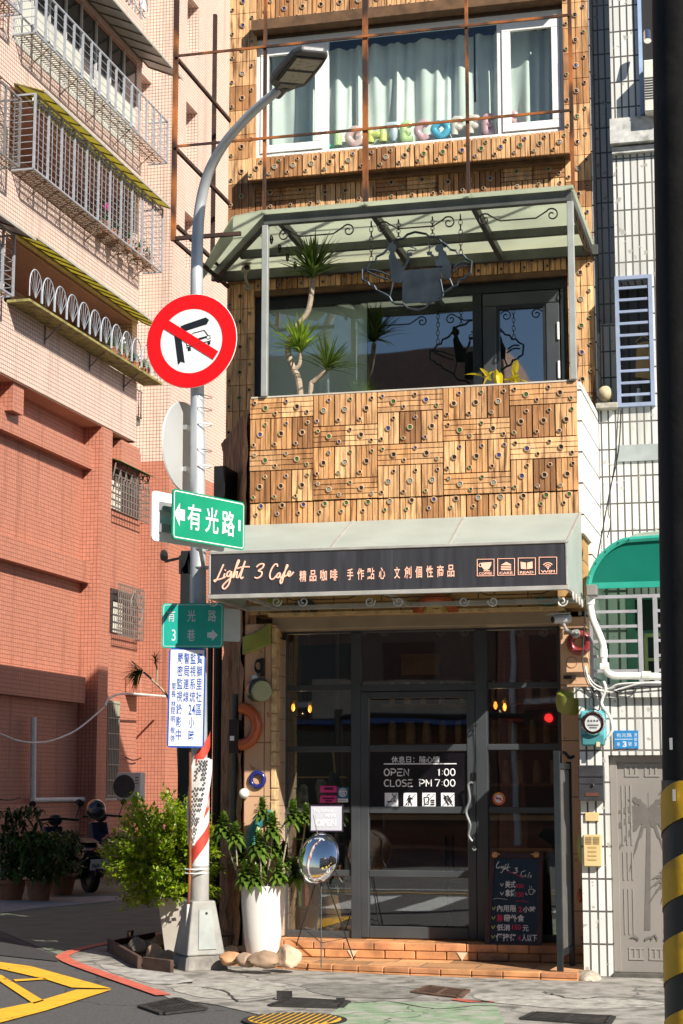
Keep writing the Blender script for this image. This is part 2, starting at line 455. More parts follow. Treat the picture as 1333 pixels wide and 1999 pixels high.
# the crossing and lane lines in the street between the camera and the cafe
for k in range(9):
    x0 = -8.6 + k * 0.95
    sheet('road_marking', [(x0, 6.6, 0), (x0 + 0.42, 6.6, 0), (x0 + 0.42, 9.4, 0), (x0, 9.4, 0)], 0.009, WHT)
sheet('road_marking', [(-16, 5.4, 0), (4, 6.1, 0), (4, 6.22, 0), (-16, 5.52, 0)], 0.011, YEL)
sheet('road_marking', [(-16, 4.6, 0), (14, 5.6, 0), (14, 5.75, 0), (-16, 4.75, 0)], 0.011, WHT)
sheet('road_marking', [(672, 1963), (700, 1957), (968, 1962), (985, 1999), (965, 2040), (660, 2040), (640, 1985)], 0.010, mat('green_road_paint', (0.22, 0.30, 0.19), 0.85, var=0.25, scale=9, stain=(0.36, 0.35, 0.3), stain_amt=0.55, crack=.6))
for poly in ([(960, 1957), (968, 1959), (930, 1956), (890, 1952), (880, 1954), (915, 1959)],):
    sheet('road_marking', poly, 0.011, RED)

# covers and grates let into the ground
IRON = mat('cast_iron', (0.045, 0.042, 0.04), 0.75, 0.5, var=0.4, scale=14, bump=0.6, stain=(0.12, 0.07, 0.045), stain_amt=0.4)
def grate(px, label, bars, z=0.012, m=IRON, along=True):
    c = [PZ(*p) for p in px]
    o = sum(c, V()) / 4
    t = thing('drain_grate', label, 'drain grate', (o.x, o.y, 0), 'drain covers let into the pavement')
    f = MB()
    def at(u, v): return (c[0] * (1 - u) * (1 - v) + c[1] * u * (1 - v) + c[2] * u * v + c[3] * (1 - u) * v) + V((0, 0, z))
    for a, b in (((0, 0), (1, 0)), ((1, 0), (1, 1)), ((1, 1), (0, 1)), ((0, 1), (0, 0))): f.bar(at(*a), at(*b), 0.05, 0.012)
    f.build('frame', m, t)
    b = MB()
    for i in range(1, bars):
        u = i / bars
        b.bar(at(u, 0.03), at(u, 0.97), 0.018, 0.012)
    b.bar(at(0.03, 0.5), at(0.97, 0.5), 0.025, 0.016)
    b.build('bars', m, t)
    s_ = MB(); s_.add([at(.02, .02) - V((0, 0, .005)), at(.98, .02) - V((0, 0, .005)), at(.98, .98) - V((0, 0, .005)), at(.02, .98) - V((0, 0, .005))], [(0, 1, 2, 3)])
    s_.build('pit', mat('pit_dark', (0.012, 0.012, 0.012), 0.95), t)
    return t
grate([(275, 1967), (345, 1952), (400, 1972), (318, 1982)], 'dark iron drain grate in the asphalt beside the red kerb line end', 12)
g2 = grate([(528, 1966), (566, 1952), (678, 1958), (664, 1970)], 'long iron drain grate with a raised bent flap in front of the white pot', 16)
fl = MB(); a, b = PZ(545, 1954), PZ(664, 1961)
fl.box(a.x - .02, a.x + .09, a.y, a.y + .02, 0.01, 0.07); fl.build('flap', IRON, g2); fl = MB(); fl.box(b.x - .03, b.x + .03, b.y, b.y + .02, .01, .045); fl.build('flap', IRON, g2)
grate([(806, 1940), (838, 1928), (912, 1936), (896, 1950)], 'small rusty drain grate against the brick step', 9, m=mat('rusty_iron', (0.13, 0.075, 0.05), 0.85, 0.3, var=0.4, scale=14, bump=0.6))
grate([(1020, 1992), (1046, 1980), (1195, 1988), (1185, 2003)], 'wide iron drain grate at the bottom edge below the iron gate', 14)
mh = thing('manhole_cover', 'round manhole cover with worn yellow paint and black ribs', 'manhole cover', (PZ(575, 1992).x, PZ(575, 1992).y, 0))
c = PZ(575, 1994)
m_ = MB(); m_.lathe((c.x, c.y, 0.006), [(0.34, 0), (0.34, 0.008), (0.30, 0.010)], 32); m_.build('rim', IRON, mh)
m_ = MB(); m_.lathe((c.x, c.y, 0.0135), [(0.305, 0), (0.3, 0.004)], 32); m_.build('plate', YEL, mh)
m_ = MB()
for i in range(-6, 7):
    h = sqrt(0.29 ** 2 - (i * 0.043) ** 2)
    m_.bar((c.x + i * 0.043, c.y - h, 0.021), (c.x + i * 0.043, c.y + h, 0.021), 0.018, 0.006)
m_.build('ribs', mat('black_ribs', (0.05, 0.04, 0.03), 0.8), mh)
# patched and cracked concrete before the steps
def blob(pts, k, amp, seed):
    ps = smooth_path([PZ(*p) for p in pts], k, True)
    return [V((p.x + amp * noise.noise(V((i * .9, seed, 0))), p.y + amp * noise.noise(V((i * .9, seed, 7))), 0)) for i, p in enumerate(ps)]
for i, (pts, col) in enumerate((([(330, 1925), (470, 1915), (560, 1925), (520, 1948), (400, 1950)], (.36, .34, .30)), ([(600, 1922), (820, 1930), (800, 1950), (640, 1945)], (.20, .19, .17)), ([(940, 1942), (1180, 1950), (1300, 1962), (1150, 1972), (960, 1958)], (.37, .35, .31)), ([(200, 1885), (330, 1902), (380, 1918), (300, 1922), (215, 1898)], (.38, .36, .33)))):
    bl_ = blob(pts, 7, .05, i * 3.1)
    sheet('pavement', bl_, 0.0085, mat('patched_concrete_%s' % ('pale', 'dark', 'tan', 'grey')[i], col, .95, var=.35, scale=11, bump=1.0, stain=tuple(c * .5 for c in col), stain_amt=.5))
for i, pts in enumerate(([(640, 1954), (700, 1960), (760, 1958), (850, 1972), (935, 1966), (1010, 1970)], [(395, 1930), (440, 1938), (470, 1958), (540, 1950)], [(1060, 1938), (1120, 1952), (1200, 1948), (1290, 1958)])):
    ps = smooth_path([PZ(*p) for p in pts], 9)
    ps = [p + V((.02 * noise.noise(V((j * .8, i, 1))), .03 * noise.noise(V((j * .8, i, 5))), 0)) for j, p in enumerate(ps)]
    stripe('pavement', ps, .018, .0125, mat('crack_dirt', (.05, .045, .04), .95, var=.4, scale=20))
# ---------------------------------------------------------------- the cafe building
YB, YP, YD, YU, YA, XR = 15.0, 15.2, 15.5, 16.6, 13.95, -1.70
BACK = mat('dark_mortar', (0.065, 0.036, 0.02), 0.9, var=0.3, scale=10, bump=0.4)
WOOD = mat('ribbed_clay_tile', (0.57, 0.325, 0.155), 0.6, var=0.34, scale=9, bump=0.5, tone=True, sx=(5, 5, .5), stain=(0.17, 0.07, 0.022), stain_amt=0.475)
RING = mat('bottle_rim_clay', (0.46, 0.31, 0.19), 0.6, var=0.2)
GL = [mat('bottle_glass_dark', (0.03, 0.018, 0.012), 0.15, var=0.2, bump=0), mat('bottle_glass_green', (0.03, 0.15, 0.03), 0.15, var=0.2, bump=0),
      mat('bottle_glass_blue', (0.03, 0.05, 0.24), 0.15, var=0.2, bump=0), mat('bottle_glass_clear', (0.22, 0.28, 0.25), 0.15, var=0.2, bump=0)]
CLAD = [WOOD, RING] + GL
TONES = [(1.0, .97, .92), (1.2, 1.2, 1.15), (0.70, .58, .46), (1.32, 1.36, 1.36), (0.52, .42, .33), (1.0, .90, .76), (1.12, 1.08, 1.0)]
def bottle(mb, x, z, Y, R):
    mb.c = (1, 1, 1.0001); mb.m = 1
    R *= .93
    mb.lathe((x, Y, z), [(R, 0.0), (R * 0.98, 0.012), (R * 0.72, 0.014), (R * 0.66, 0.004)], 12, (0, -1, 0))
    mb.m = random.choices((2, 3, 4, 5), (5.5, 2.6, 1.6, 1.8))[0]
    mb.lathe((x, Y, z), [(R * 0.69, 0.003), (R * 0.3, 0.008), (0.0001, 0.009)], 10, (0, -1, 0))
    mb.m = 0
def tile_v(mb, x0, x1, z0, z1, Y, strips=4, bottles=True, big=True):
    t = random.choices(TONES, (4, 4, 3, 3, 1.6, 3, 3))[0]; k = random.uniform(0.93, 1.05)
    g = 0.0065; x0 += 0.003; x1 -= 0.003; z0 += 0.003; z1 -= 0.003
    w = (x1 - x0) / strips
    for i in range(strips):
        j = k * random.uniform(0.84, 1.10)
        mb.c = tuple(c * j for c in t)
        mb.box(x0 + i * w + g / 2, x0 + (i + 1) * w - g / 2, Y - 0.014 - random.random() * .003, Y + 0.02, z0, z1)
    if bottles:
        cx, cz, h = (x0 + x1) / 2, (z0 + z1) / 2, (z1 - z0)
        if big: bottle(mb, cx, cz, Y - 0.015, 0.030)
        if h > .2:
            bottle(mb, x1 - 0.045, z1 - 0.05, Y - 0.015, 0.021); bottle(mb, x0 + 0.035, z0 + 0.045, Y - 0.015, 0.021)
        elif not big: bottle(mb, x0 + 0.06, cz, Y - 0.015, 0.021)
def tile_h(mb, x0, x1, z0, z1, Y, strips=4):
    t = random.choices(TONES, (4, 4, 3, 3, 1.6, 3, 3))[0]
    x0 += 0.003; x1 -= 0.003; z0 += 0.003; z1 -= 0.003
    h = (z1 - z0) / strips
    for i in range(strips):
        j = random.uniform(0.84, 1.10)
        mb.c = tuple(c * j for c in t)
        mb.box(x0, x1, Y - 0.014 - random.random() * .003, Y + 0.02, z0 + i * h + .0033, z0 + (i + 1) * h - .0033)
    cz = (z0 + z1) / 2
    bottle(mb, (x0 + x1) / 2, cz, Y - 0.015, 0.030)
    bottle(mb, x0 + 0.045, z1 - 0.04, Y - 0.015, 0.021); bottle(mb, x1 - 0.05, z0 + 0.04, Y - 0.015, 0.021)
def grid_v(mb, X0, X1, Z0, Z1, Y, tw=0.195, th=0.27, **k):
    n = max(1, round((X1 - X0) / tw)); r = max(1, round((Z1 - Z0) / th))
    for i in range(n):
        for j in range(r):
            tile_v(mb, X0 + (X1 - X0) * i / n, X0 + (X1 - X0) * (i + 1) / n, Z0 + (Z1 - Z0) * j / r, Z0 + (Z1 - Z0) * (j + 1) / r, Y, **k)
def grid_mix(mb, X0, X1, Z1, Y, cols, hs, first=0):
    """columns that alternate pairs of lying tiles with triples of standing ones, downward from Z1"""
    w = (X1 - X0) / cols
    for c in range(cols):
        a = X0 + c * w; z = Z1
        for r, (kind) in enumerate(('H', 'V', 'H', 'V') if (c + first) % 2 == 0 else ('V', 'H', 'V', 'H')):
            if r >= hs: break
            h = 0.19 if kind == 'H' else 0.284
            for i in range(2 if kind == 'H' else 3):
                n = 2 if kind == 'H' else 3
                (tile_h if kind == 'H' else tile_v)(mb, a + w * i / n, a + w * (i + 1) / n, z - h, z, Y)
            z -= h
cafe = thing('cafe_building', 'narrow corner cafe clad in ribbed clay tiles with bottle ends, dark glass shopfront below', 'building', (-3.3, 16.6, 0))
XL, XLU, XLP = -4.63, -5.38, -4.73
w = MB()
ZF1, ZF2, TOP = 3.78, 6.4, 13.6
wx0, wx1, wz0, wz1 = rect(497, 25, 1101, 312, YU)                # third floor window opening
wz0, wz1 = PY(800, 283, YU).z, PY(800, 44, YU).z
b0, b1 = PY(494, 670, YU).x, PY(1104, 670, YU).x                  # balcony window opening
bz0, bz1 = 3.9, PY(800, 560, YU).z
T = 0.16
w.box(XLU, wx0, YU + .02, YU + T, wz0, wz1); w.box(wx1, XR, YU + .02, YU + T, wz0, wz1)
w.box(XLU, XR, YU + .02, YU + T, wz1, TOP); w.box(XLU, XR, YU + .02, YU + T, bz1, wz0)
w.box(XLU, b0, YU + .02, YU + T, ZF1, bz1); w.box(b1, XR, YU + .02, YU + T, ZF1, bz1)
w.box(XR - .12, XR - .003, YU + T, 26, ZF1, TOP)
w.box(XLU, XLU + .12, YU + T, 26, 0, TOP); w.box(XLU + .12, XR - .12, 25.8, 26, 0, TOP)
w.box(XLU + .12, XR - .12, YU + T, 25.8, TOP - .2, TOP)
w.box(XLU + .12, XR - .12, YU + T, 25.8, 7.0, 7.15); w.box(XLU + .12, XR - .12, YU + T, 25.8, 3.55, 3.7)
w.build('wall', BACK, cafe)
flank_mat = mat('split_stone_flank', (0.36, 0.18, 0.09), 0.9, var=0.45, scale=9, bump=1.0, sx=(3, 3, .5), stain=(0.07, 0.04, 0.025), stain_amt=0.48)
def slab_lr(mb, p, q, z0, z1, th, cuts_z, cuts_u, amp):
    """rough split stone sheet between two plan points"""
    p, q = V((*p, 0)), V((*q, 0)); d = (q - p); L = d.length; d /= L; n = V((d.y, -d.x, 0))
    if n.x > 0: n = -n
    vs, fs = [], []
    for j in range(cuts_z + 1):
        for i in range(cuts_u + 1):
            o = n * (th + amp * (noise.noise(V((i * 2.1, j * .35, 3))) + .6 * noise.noise(V((i * 5.3, j * 1.7, 9)))))
            vs.append(p + d * L * i / cuts_u + o + V((0, 0, z0 + (z1 - z0) * j / cuts_z)))
    for j in range(cuts_z):
        for i in range(cuts_u):
            a = j * (cuts_u + 1) + i; fs.append((a, a + cuts_u + 1, a + cuts_u + 2, a + 1))
    mb.add(vs, fs)
fl = MB()
slab_lr(fl, (XL - .0, YB), (XLU, YU), 3.6, 4.86, 0.03, 14, 16, 0.022)
slab_lr(fl, (XLP, YP), (XLU, YU), 0, 3.6, 0.02, 40, 14, 0.035)
fl.prism([(XLP, YP + .02, 0), (XLU, YU + .02, 0), (XLU + .1, YU + .02, 0), (XLP + .1, YP + .02, 0)], (0, 0, 3.6))
fl.prism([(XL, YB + .03, 3.8), (XLU, YU, 3.8), (XLU + .1, YU, 3.8), (XL + .12, YB + .03, 3.8)], (0, 0, 1.05))
fl.build('side_wall', flank_mat, cafe)
# upper facade cladding
cl = MB()
zt = PY(800, -30, YU).z
cxl = PY(500, 300, YU).x; cxr = PY(1102, 300, YU).x
zc0 = PY(480, 420, YU).z
grid_v(cl, XLU, cxl, ZF1 + .1, zt + .4, YU, tw=0.27, th=0.265)
grid_v(cl, cxr, XR, ZF1 + .1, zt + .4, YU, tw=0.27, th=0.265)
zh0, zh1 = PY(800, 78, YU).z + .27, PY(800, -30, YU).z
grid_v(cl, cxl, cxr, wz1 + .14, wz1 + .72, YU, tw=0.195, th=.29)
zs1 = PY(800, 282, YU - .2).z; zs0 = PY(800, 326, YU - .2).z
sx0, sx1 = PY(484, 330, YU - .2).x, PY(1112, 285, YU - .2).x
grid_v(cl, sx0, sx1, zs0, zs1, YU - .2, tw=0.195, th=.24, big=True)
z = PY(800, 336, YU).z
grid_mix(cl, cxl, cxr, z, YU, 5, 2, 0)
zb1 = PY(800, 500, YU).z
grid_v(cl, cxl, cxr, bz1 + .06, zb1 + .2, YU, tw=.22, th=.26)
cl.build('tile_cladding', CLAD, cafe)
lg = MB()
lg.box(cxl - .02, cxr + .01, YU - .14, YU + .02, wz1 + .03, wz1 + .14)
lg.box(sx0, sx1, YU - .185, YU + .02, zs0 + .005, zs1 - .01)
lg.box(cxl, cxr, YU - .10, YU + .02, zs0 - .04, zs0)
lg.box(cxl, cxr, YU - .03, YU + .02, bz1 + .0, bz1 + .055)
lg.build('window_ledge', mat('dark_ledge', (0.13, 0.07, 0.035), 0.9, var=0.35, scale=10, bump=0.5), cafe)
# balcony parapet
bp = MB()
bp.box(XL + .02, XR - .02, YB + .022, YB + .14, 3.62, 4.93); bp.build('balcony_parapet', BACK, cafe)
bc = MB()
ZT = 4.935
grid_mix(bc, XL, XR, ZT, YB, 5, 4, 0)
zlow = ZT - 2 * (.19 + .284)
n = 15
for i in range(n):
    a, b = XL + (XR - XL) * i / n, XL + (XR - XL) * (i + 1) / n
    tile_v(bc, a, b, zlow - .205, zlow - .004, YB + .012, big=False)
    bottle(bc, (a + b) / 2 + .01, zlow - .03, YB - .003, .028)
bc.build('balcony_cladding', CLAD, cafe)
WT = tiles('white_strip_tile', (0.66, 0.66, 0.63), (0.10, 0.095, 0.09), 0.066, 0.255, 0.0085, rough=0.25, dirt=(0.5, 0.48, 0.43), dirt_amt=0.45)
WTS = tiles('white_side_tile', (0.80, 0.80, 0.79), (0.05, 0.048, 0.045), 0.9, 0.27, 0.008, rough=0.25, dirt=(0.6, 0.58, 0.53), dirt_amt=0.35)
bs = MB()
bs.box(XR - .018, XR + .03, YB + .012, YU + .3, 3.62, 4.935)
bs.box(XR - .10, XR + .03, YP + .4, YU + .3, 2.4, 3.62); bs.build('balcony_side_wall', WTS, cafe)
sd = MB(); sd.box(XR - .0, XR + .012, YU - .01, YU + .25, 4.94, TOP); sd.build('side_edge', WTS, cafe)
bf = MB(); bf.box(XL + .05, XR - .1, YB + .14, YU + .02, 3.70, 3.85); bf.build('balcony_floor', mat('balcony_concrete', (0.3, 0.28, 0.25), 0.9), cafe)
cp = MB(); cp.box(XL + .01, XR - .01, YB - .016, YB + .15, 4.936, 4.95); cp.build('coping', mat('pale_stone_coping', (0.5, 0.45, 0.38), 0.8, var=.2), cafe)

# third floor window
GLASS = glass('window_glass', (0.93, 0.97, 0.95), 0.9)
wn = MB()
y0 = YU + .05
wn.box(wx0, wx1, y0, y0 + .09, wz0, wz0 + .05); wn.box(wx0, wx1, y0, y0 + .09, wz1 - .06, wz1)
wn.box(wx0, wx0 + .05, y0, y0 + .09, wz0 + .05, wz1 - .06); wn.box(wx1 - .04, wx1, y0, y0 + .09, wz0 + .05, wz1 - .06)
win3 = wn.build('window', WHITE, cafe, bevel=.004)
def sash(mb, a, b, z0, z1, y, t=.06, d=.035):
    mb.box(a, b, y, y + d, z0, z0 + t); mb.box(a, b, y, y + d, z1 - t, z1); mb.box(a, a + t, y, y + d, z0 + t, z1 - t); mb.box(b - t, b, y, y + d, z0 + t, z1 - t)
m1, m2 = PY(628, 180, YU).x, PY(978, 130, YU).x
sa = MB(); sash(sa, wx0 + .05, m1, wz0 + .06, wz1 - .1, y0 - .012, .085); sa.build('sash', WHITE, win3, bevel=.004)
sa = MB(); sash(sa, m2, wx1 - .04, wz0 + .06, wz1 - .1, y0 - .012, .085); sa.build('sash', WHITE, win3, bevel=.004)
sa = MB(); sa.box(m1 - .005, m1 + .05, y0 + .005, y0 + .07, wz0 + .05, wz1 - .06); sa.build('mullion', WHITE, win3, bevel=.004); sa = MB(); sa.box(m2 - .05, m2 + .005, y0 + .005, y0 + .07, wz0 + .05, wz1 - .06)
sa.build('mullion', WHITE, win3, bevel=.004)
pn = MB(); pn.box(wx0 + .06, wx1 - .05, y0 + .030, y0 + .036, wz0 + .05, wz1 - .06); pn.build('pane', GLASS, win3)
CURT = sheer('pale_curtain', (0.88, 0.91, 0.89), 0.2, 0.9)
cu = MB()
N = 260
zc = [wz0 + .10, wz0 + .5, wz0 + .9, wz1 - .075]
vs = []
for j, zz in enumerate(zc):
    for i in range(N + 1):
        u = i / N; x = wx0 + .02 + (wx1 - wx0 - .04) * u
        fold = .035 * sin(u * 75 + 2.2 * sin(u * 17) + .25 * j) + .022 * sin(u * 150 + 1.5 * sin(u * 41) - .3 * j) + .05 * noise.noise(V((u * 14, j * .3, 1)))
        vs.append((x, YU + .30 + fold, zz))
fs = [(j * (N + 1) + i, j * (N + 1) + i + 1, (j + 1) * (N + 1) + i + 1, (j + 1) * (N + 1) + i) for j in range(3) for i in range(N) if not (N * .700 < i < N * .708 and j > 0)]
cu.add(vs, fs)
solo(cu, 'curtain', CURT, 'pale mint curtain drawn across the third floor window', 'curtain', smooth=True)
vl = MB(); vl.box(wx0 + .04, wx1 - .04, YU + .36, YU + .37, wz1 - .25, wz1 - .03); vl.build('valance_shade', mat('navy_cloth', (0.02, 0.035, 0.07), 0.9), win3)
# foil balloon letters standing on the inner sill
BALLOON = {'green': (0.0, 0.36, 0.2), 'lime': (0.62, 0.74, 0.36), 'pink': (0.78, 0.5, 0.5), 'yellow': (0.75, 0.75, 0.22), 'lilac': (0.66, 0.7, 0.8), 'blue': (0.12, 0.45, 0.66), 'cream': (0.80, 0.66, 0.6), 'rose': (0.75, 0.42, 0.48)}
LET = {'L': [[(0, 1), (0, 0), (.6, 0)]], 'I': [[(.3, 0), (.3, 1)]], 'G': [[(.62, .85), (.3, 1), (0, .5), (.3, 0), (.62, .2), (.62, .45), (.4, .45)]], 'H': [[(0, 0), (0, 1)], [(.6, 0), (.6, 1)], [(0, .5), (.6, .5)]],
       'T': [[(0, 1), (.7, 1)], [(.35, 1), (.35, 0)]], 'C': [[(.6, .85), (.3, 1), (0, .5), (.3, 0), (.6, .15)]], 'O': [[(.3, 1), (0, .5), (.3, 0), (.6, .5), (.3, 1)]],
       'F': [[(0, 0), (0, 1), (.6, 1)], [(0, .5), (.5, .5)]], 'E': [[(.6, 0), (0, 0), (0, 1), (.6, 1)], [(0, .5), (.5, .5)]]}
for ch, cn, px, wpx, lab in (('L', 'green', 640, 22, 'dark green foil letter L balloon, first on the window sill'), ('I', 'lime', 660, 14, 'pale lime foil letter I balloon beside the green one'),
        ('G', 'pink', 692, 32, 'pale pink foil letter G balloon left of the wide rusty post'), ('H', 'yellow', 736, 34, 'yellow foil letter H balloon right of the wide rusty post'),
        ('T', 'lilac', 767, 32, 'lilac white foil letter T balloon on the window sill'), ('E', 'lime', 797, 26, 'lime foil letter E balloon between the lilac T and the pink C'),
        ('C', 'rose', 826, 30, 'pink foil letter C balloon left of the blue O'), ('O', 'blue', 862, 38, 'sky blue foil letter O balloon on the window sill'),
        ('F', 'cream', 897, 28, 'cream foil letter F balloon touching the blue O'), ('F', 'cream', 928, 28, 'cream foil letter F balloon right of the thin rusty post'),
        ('E', 'rose', 957, 26, 'pink foil letter E balloon against the right sash frame'), ('E', 'rose', 1004, 26, 'pink foil letter E balloon alone behind the right sash')):
    bm_ = MB()
    z0 = wz0 + .085; h = .245; x = PY(px - wpx / 2, 270, YU + .18).x; wdt = PY(px + wpx / 2, 270, YU + .18).x - x
    r = .042
    for st in LET[ch]:
        pts = [V((x + .02 + (wdt - .04) * p[0] / .65, YU + .19, z0 + r + (h - 2 * r) * p[1])) for p in st]
        pts = smooth_path(pts, 5) if ch in 'GCO' else [pts[0].lerp(pts[-1], 0)] + [pts[i].lerp(pts[i + 1], t) for i in range(len(pts) - 1) for t in (.02, .25, .5, .75, 1)]
        rr = [r * (0.82 + .18 * sin(pi * i / max(1, len(pts) - 1))) for i in range(len(pts))]; rr[0] *= .5; rr[-1] *= .5
        bm_.tube(pts, rr, 10)
    solo(bm_, 'foil_balloon', mat('foil_' + cn, BALLOON[cn], 0.25, 0.15, var=.08, scale=12, bump=.3), lab, 'balloon', 'foil letter balloons in the window', smooth=True)

# balcony window and door (second floor)
FR = mat('anthracite_aluminium', (0.022, 0.027, 0.031), 0.4, 0.3, var=.15)
FR2 = mat('shopfront_grey', (0.062, 0.070, 0.077), 0.42, 0.3, var=.12, scale=3)
yb = YU + .03
bw = MB()
dL, dR = PY(922, 680, YU).x, PY(966, 680, YU).x
bw.box(b0, b1, yb, yb + .08, bz1 - .11, bz1); bw.box(b0, b0 + .11, yb, yb + .08, bz0, bz1 - .11); bw.box(b1 - .05, b1, yb, yb + .08, bz0, bz1 - .11)
bw.box(dL, dR - .13, yb - .006, yb + .08, bz0, bz1 - .11)
bwin = bw.build('balcony_window', FR, cafe, bevel=.004)
mid = PY(717, 670, YU).x
bp_ = MB(); bp_.box(mid - .01, dL + .01, yb + .03, yb + .036, bz0, bz1 - .10); bp_.build('pane', glass('balcony_glass', (0.55, 0.6, 0.6), 2.2, 0.16), bwin)
bp_ = MB(); bp_.box(b0 + .10, mid - .012, yb + .03, yb + .036, bz0, bz1 - .10); bp_.build('pane', glass('clear_glass', (0.92, 0.95, 0.93), 1.6, 0.06), bwin)
mu = MB(); mu.box(mid - .02, mid + .01, yb + .045, yb + .06, bz0, bz1 - .1); mu.build('mullion', FR, bwin)
bl = MB(); bl.box(b0 + .12, mid - .005, yb + .06, yb + .07, bz0, bz1 - .12); bl.build('pale_blind', mat('pale_green_blind', (0.74, 0.82, 0.74), .8, var=.08, scale=2), bwin)
bd = MB(); da, db_ = dR - .12, b1 - .06
sash(bd, da, db_, bz0, bz1 - .12, yb - .02, .13, .08); 
bdoor = bd.build('balcony_door', FR2, cafe, bevel=.008)
bq = MB(); sash(bq, da + .13, db_ - .13, bz0 + .13, bz1 - .25, yb - .01, .03, .05); bq.build('glazing_bead', FR, bdoor)
bg = MB(); bg.box(da + .15, db_ - .15, yb + .025, yb + .031, bz0 + .15, bz1 - .27); bg.build('pane', glass('balcony_glass'), bdoor)
for zz in (bz1 - .62, bz1 - 1.0):
    h = MB(); h.tube([(db_ - .01, yb - .03, zz), (db_ - .01, yb - .03, zz + .17)], .012, 8); h.build('hinge', WHITE, bdoor)

# ground floor: pillars, lintel, ornaments
STONE = tiles('cream_stone_slab', (0.56, 0.34, 0.20), (0.2, 0.12, 0.07), 0.62, 0.47, 0.006, rough=.7, var=.06, dirt=(0.40, 0.22, 0.12), dirt_amt=.45)
pr0 = PY(530, 1500, YP).x
pl = MB(); pl.box(XLP, pr0, YP, YD + .1, 0, 2.93); pil = pl.build('pillar', STONE, cafe, bevel=.01)
ps = MB()
z = 0.2
while z < 2.9:
    h = random.uniform(.1, .22); h = min(h, 2.92 - z)
    ps.box(pr0 - .004, pr0 + .035 + random.random() * .012, YP - .012 - random.random() * .01, YP + .1, z + .004, z + h); z += h
ps.build('stone_edge', mat('chipped_edge_stone', (0.55, 0.38, 0.19), .9, var=.3, scale=14, bump=.9), pil, bevel=.006)
jb = MB(); ja = PY(550, 1500, YD).x
jb.box(pr0 + .04, ja, YP + .1, YD + .12, .2, 2.80); jb.build('jamb', tiles('jamb_stone', (0.42, 0.29, 0.2), (0.2, 0.14, 0.1), .4, .19, .005, rough=.7), cafe)
pR = PY(1097, 1500, YP).x
pl = MB(); pl.box(pR, XR + .02, YP, YD + .1, 0, 2.93); pilr = pl.build('pillar', STONE, cafe, bevel=.01)
li = MB(); li.box(XLP + .05, XR, YP - .015, YD + .1, PY(800, 1193, YP).z, 3.62)
lint = li.build('lintel', tiles('crazed_stone_lintel', (0.46, 0.27, 0.10), (0.12, 0.07, 0.03), .43, .31, .006, rough=.7, offset=.4, dirt=(0.24, 0.14, 0.05), dirt_amt=.5), cafe)
be = MB(); be.pbox(532, 1197, 1092, 1224, YP + .08, -.02, .3); be.build('shutter_box', mat('taupe_metal', (0.33, 0.27, 0.19), .55, .2, var=.1), cafe, bevel=.006)
bt = MB(); bt.pbox(526, 1191, 1100, 1198, YP, -.05, .2); bt.build('stone_ledge', mat('chipped_edge_stone'), cafe)
def orn(par, px, py, R, r, m, a0=0, a1=2 * pi, sy=1.0, ax=None, Y=YP):
    p = PY(px, py, Y); mb = MB(); mb.torus((p.x, Y - r * .55, p.z), R, r, (0, -1, 0), 30, 12, a0, a1, 1, sy)
    return mb.build('ceramic_ring', m, par, smooth=True)
ORANGE = mat('glazed_orange', (0.42, 0.085, 0.02), .3, var=.2, scale=4, coat=.3)
GREEN = mat('glazed_olive', (0.26, 0.28, 0.05), .35, var=.2, scale=4, coat=.3)
NAVY = mat('glazed_navy', (0.015, 0.02, 0.14), .2, coat=.5)
MAROON = mat('glazed_maroon', (0.22, 0.03, 0.03), .25, coat=.4)
TEAL = mat('glazed_teal', (0.05, 0.26, 0.27), .3, coat=.3)
BLUEGREY = mat('glazed_dark_teal', (0.02, 0.045, 0.05), .3, coat=.3)
orn(pil, 470, 1418, .155, .052, ORANGE, -.5 * pi, .5 * pi, 1.05)
orn(pil, 503, 1522, .060, .022, NAVY)
orn(pil, 540, 1640, .22, .05, TEAL, .55 * pi, 1.2 * pi)
p = PY(504, 1250, YP); gb = MB()
gb.prism([PY(x, y, YP) for x, y in ((475, 1243), (497, 1237), (530, 1216), (530, 1258), (510, 1266), (475, 1279))], (0, -.035, 0)); gb.build('ceramic_band', GREEN, pil, bevel=.012, seg=3)
for (x, y, r) in ((478, 1549, .046), (499, 1323, .03)):
    p = PY(x, y, YP); s_ = MB(); s_.ball((p.x, YP - r * .6, p.z), r, 18); s_.build('ceramic_ball', mat('glazed_white', (.78, .76, .74), .15, coat=.5), pil, smooth=True)
p = PY(508, 1347, YP); dr = MB(); dr.lathe((p.x - .03, YP - .005, p.z), [(.105, 0), (.105, .09), (.09, .10)], 24, (.55, -.83, 0)); dr.build('ceramic_drum', [BLUEGREY], pil, smooth=True)
p = PY(517, 1350, YP); dr = MB(); dr.lathe((p.x - .004, YP - .088, p.z), [(.095, 0), (.088, .02)], 24, (.55, -.83, 0)); dr.build('drum_face', mat('glazed_sage', (.3, .3, .14), .3), pil, smooth=True)
hk = MB(); p = PY(512, 1303, YP); hk.box(p.x - .005, p.x + .022, YP - .05, YP, p.z - .08, p.z + .08)
for i in range(3): hk.torus((p.x - .025, YP - .035 - i * .006, p.z + .02 - i * .01), .03, .005, (.3, -.9, 0), 16, 5, sy=1.7)
hk.build('coiled_cable', BLACK, pil)
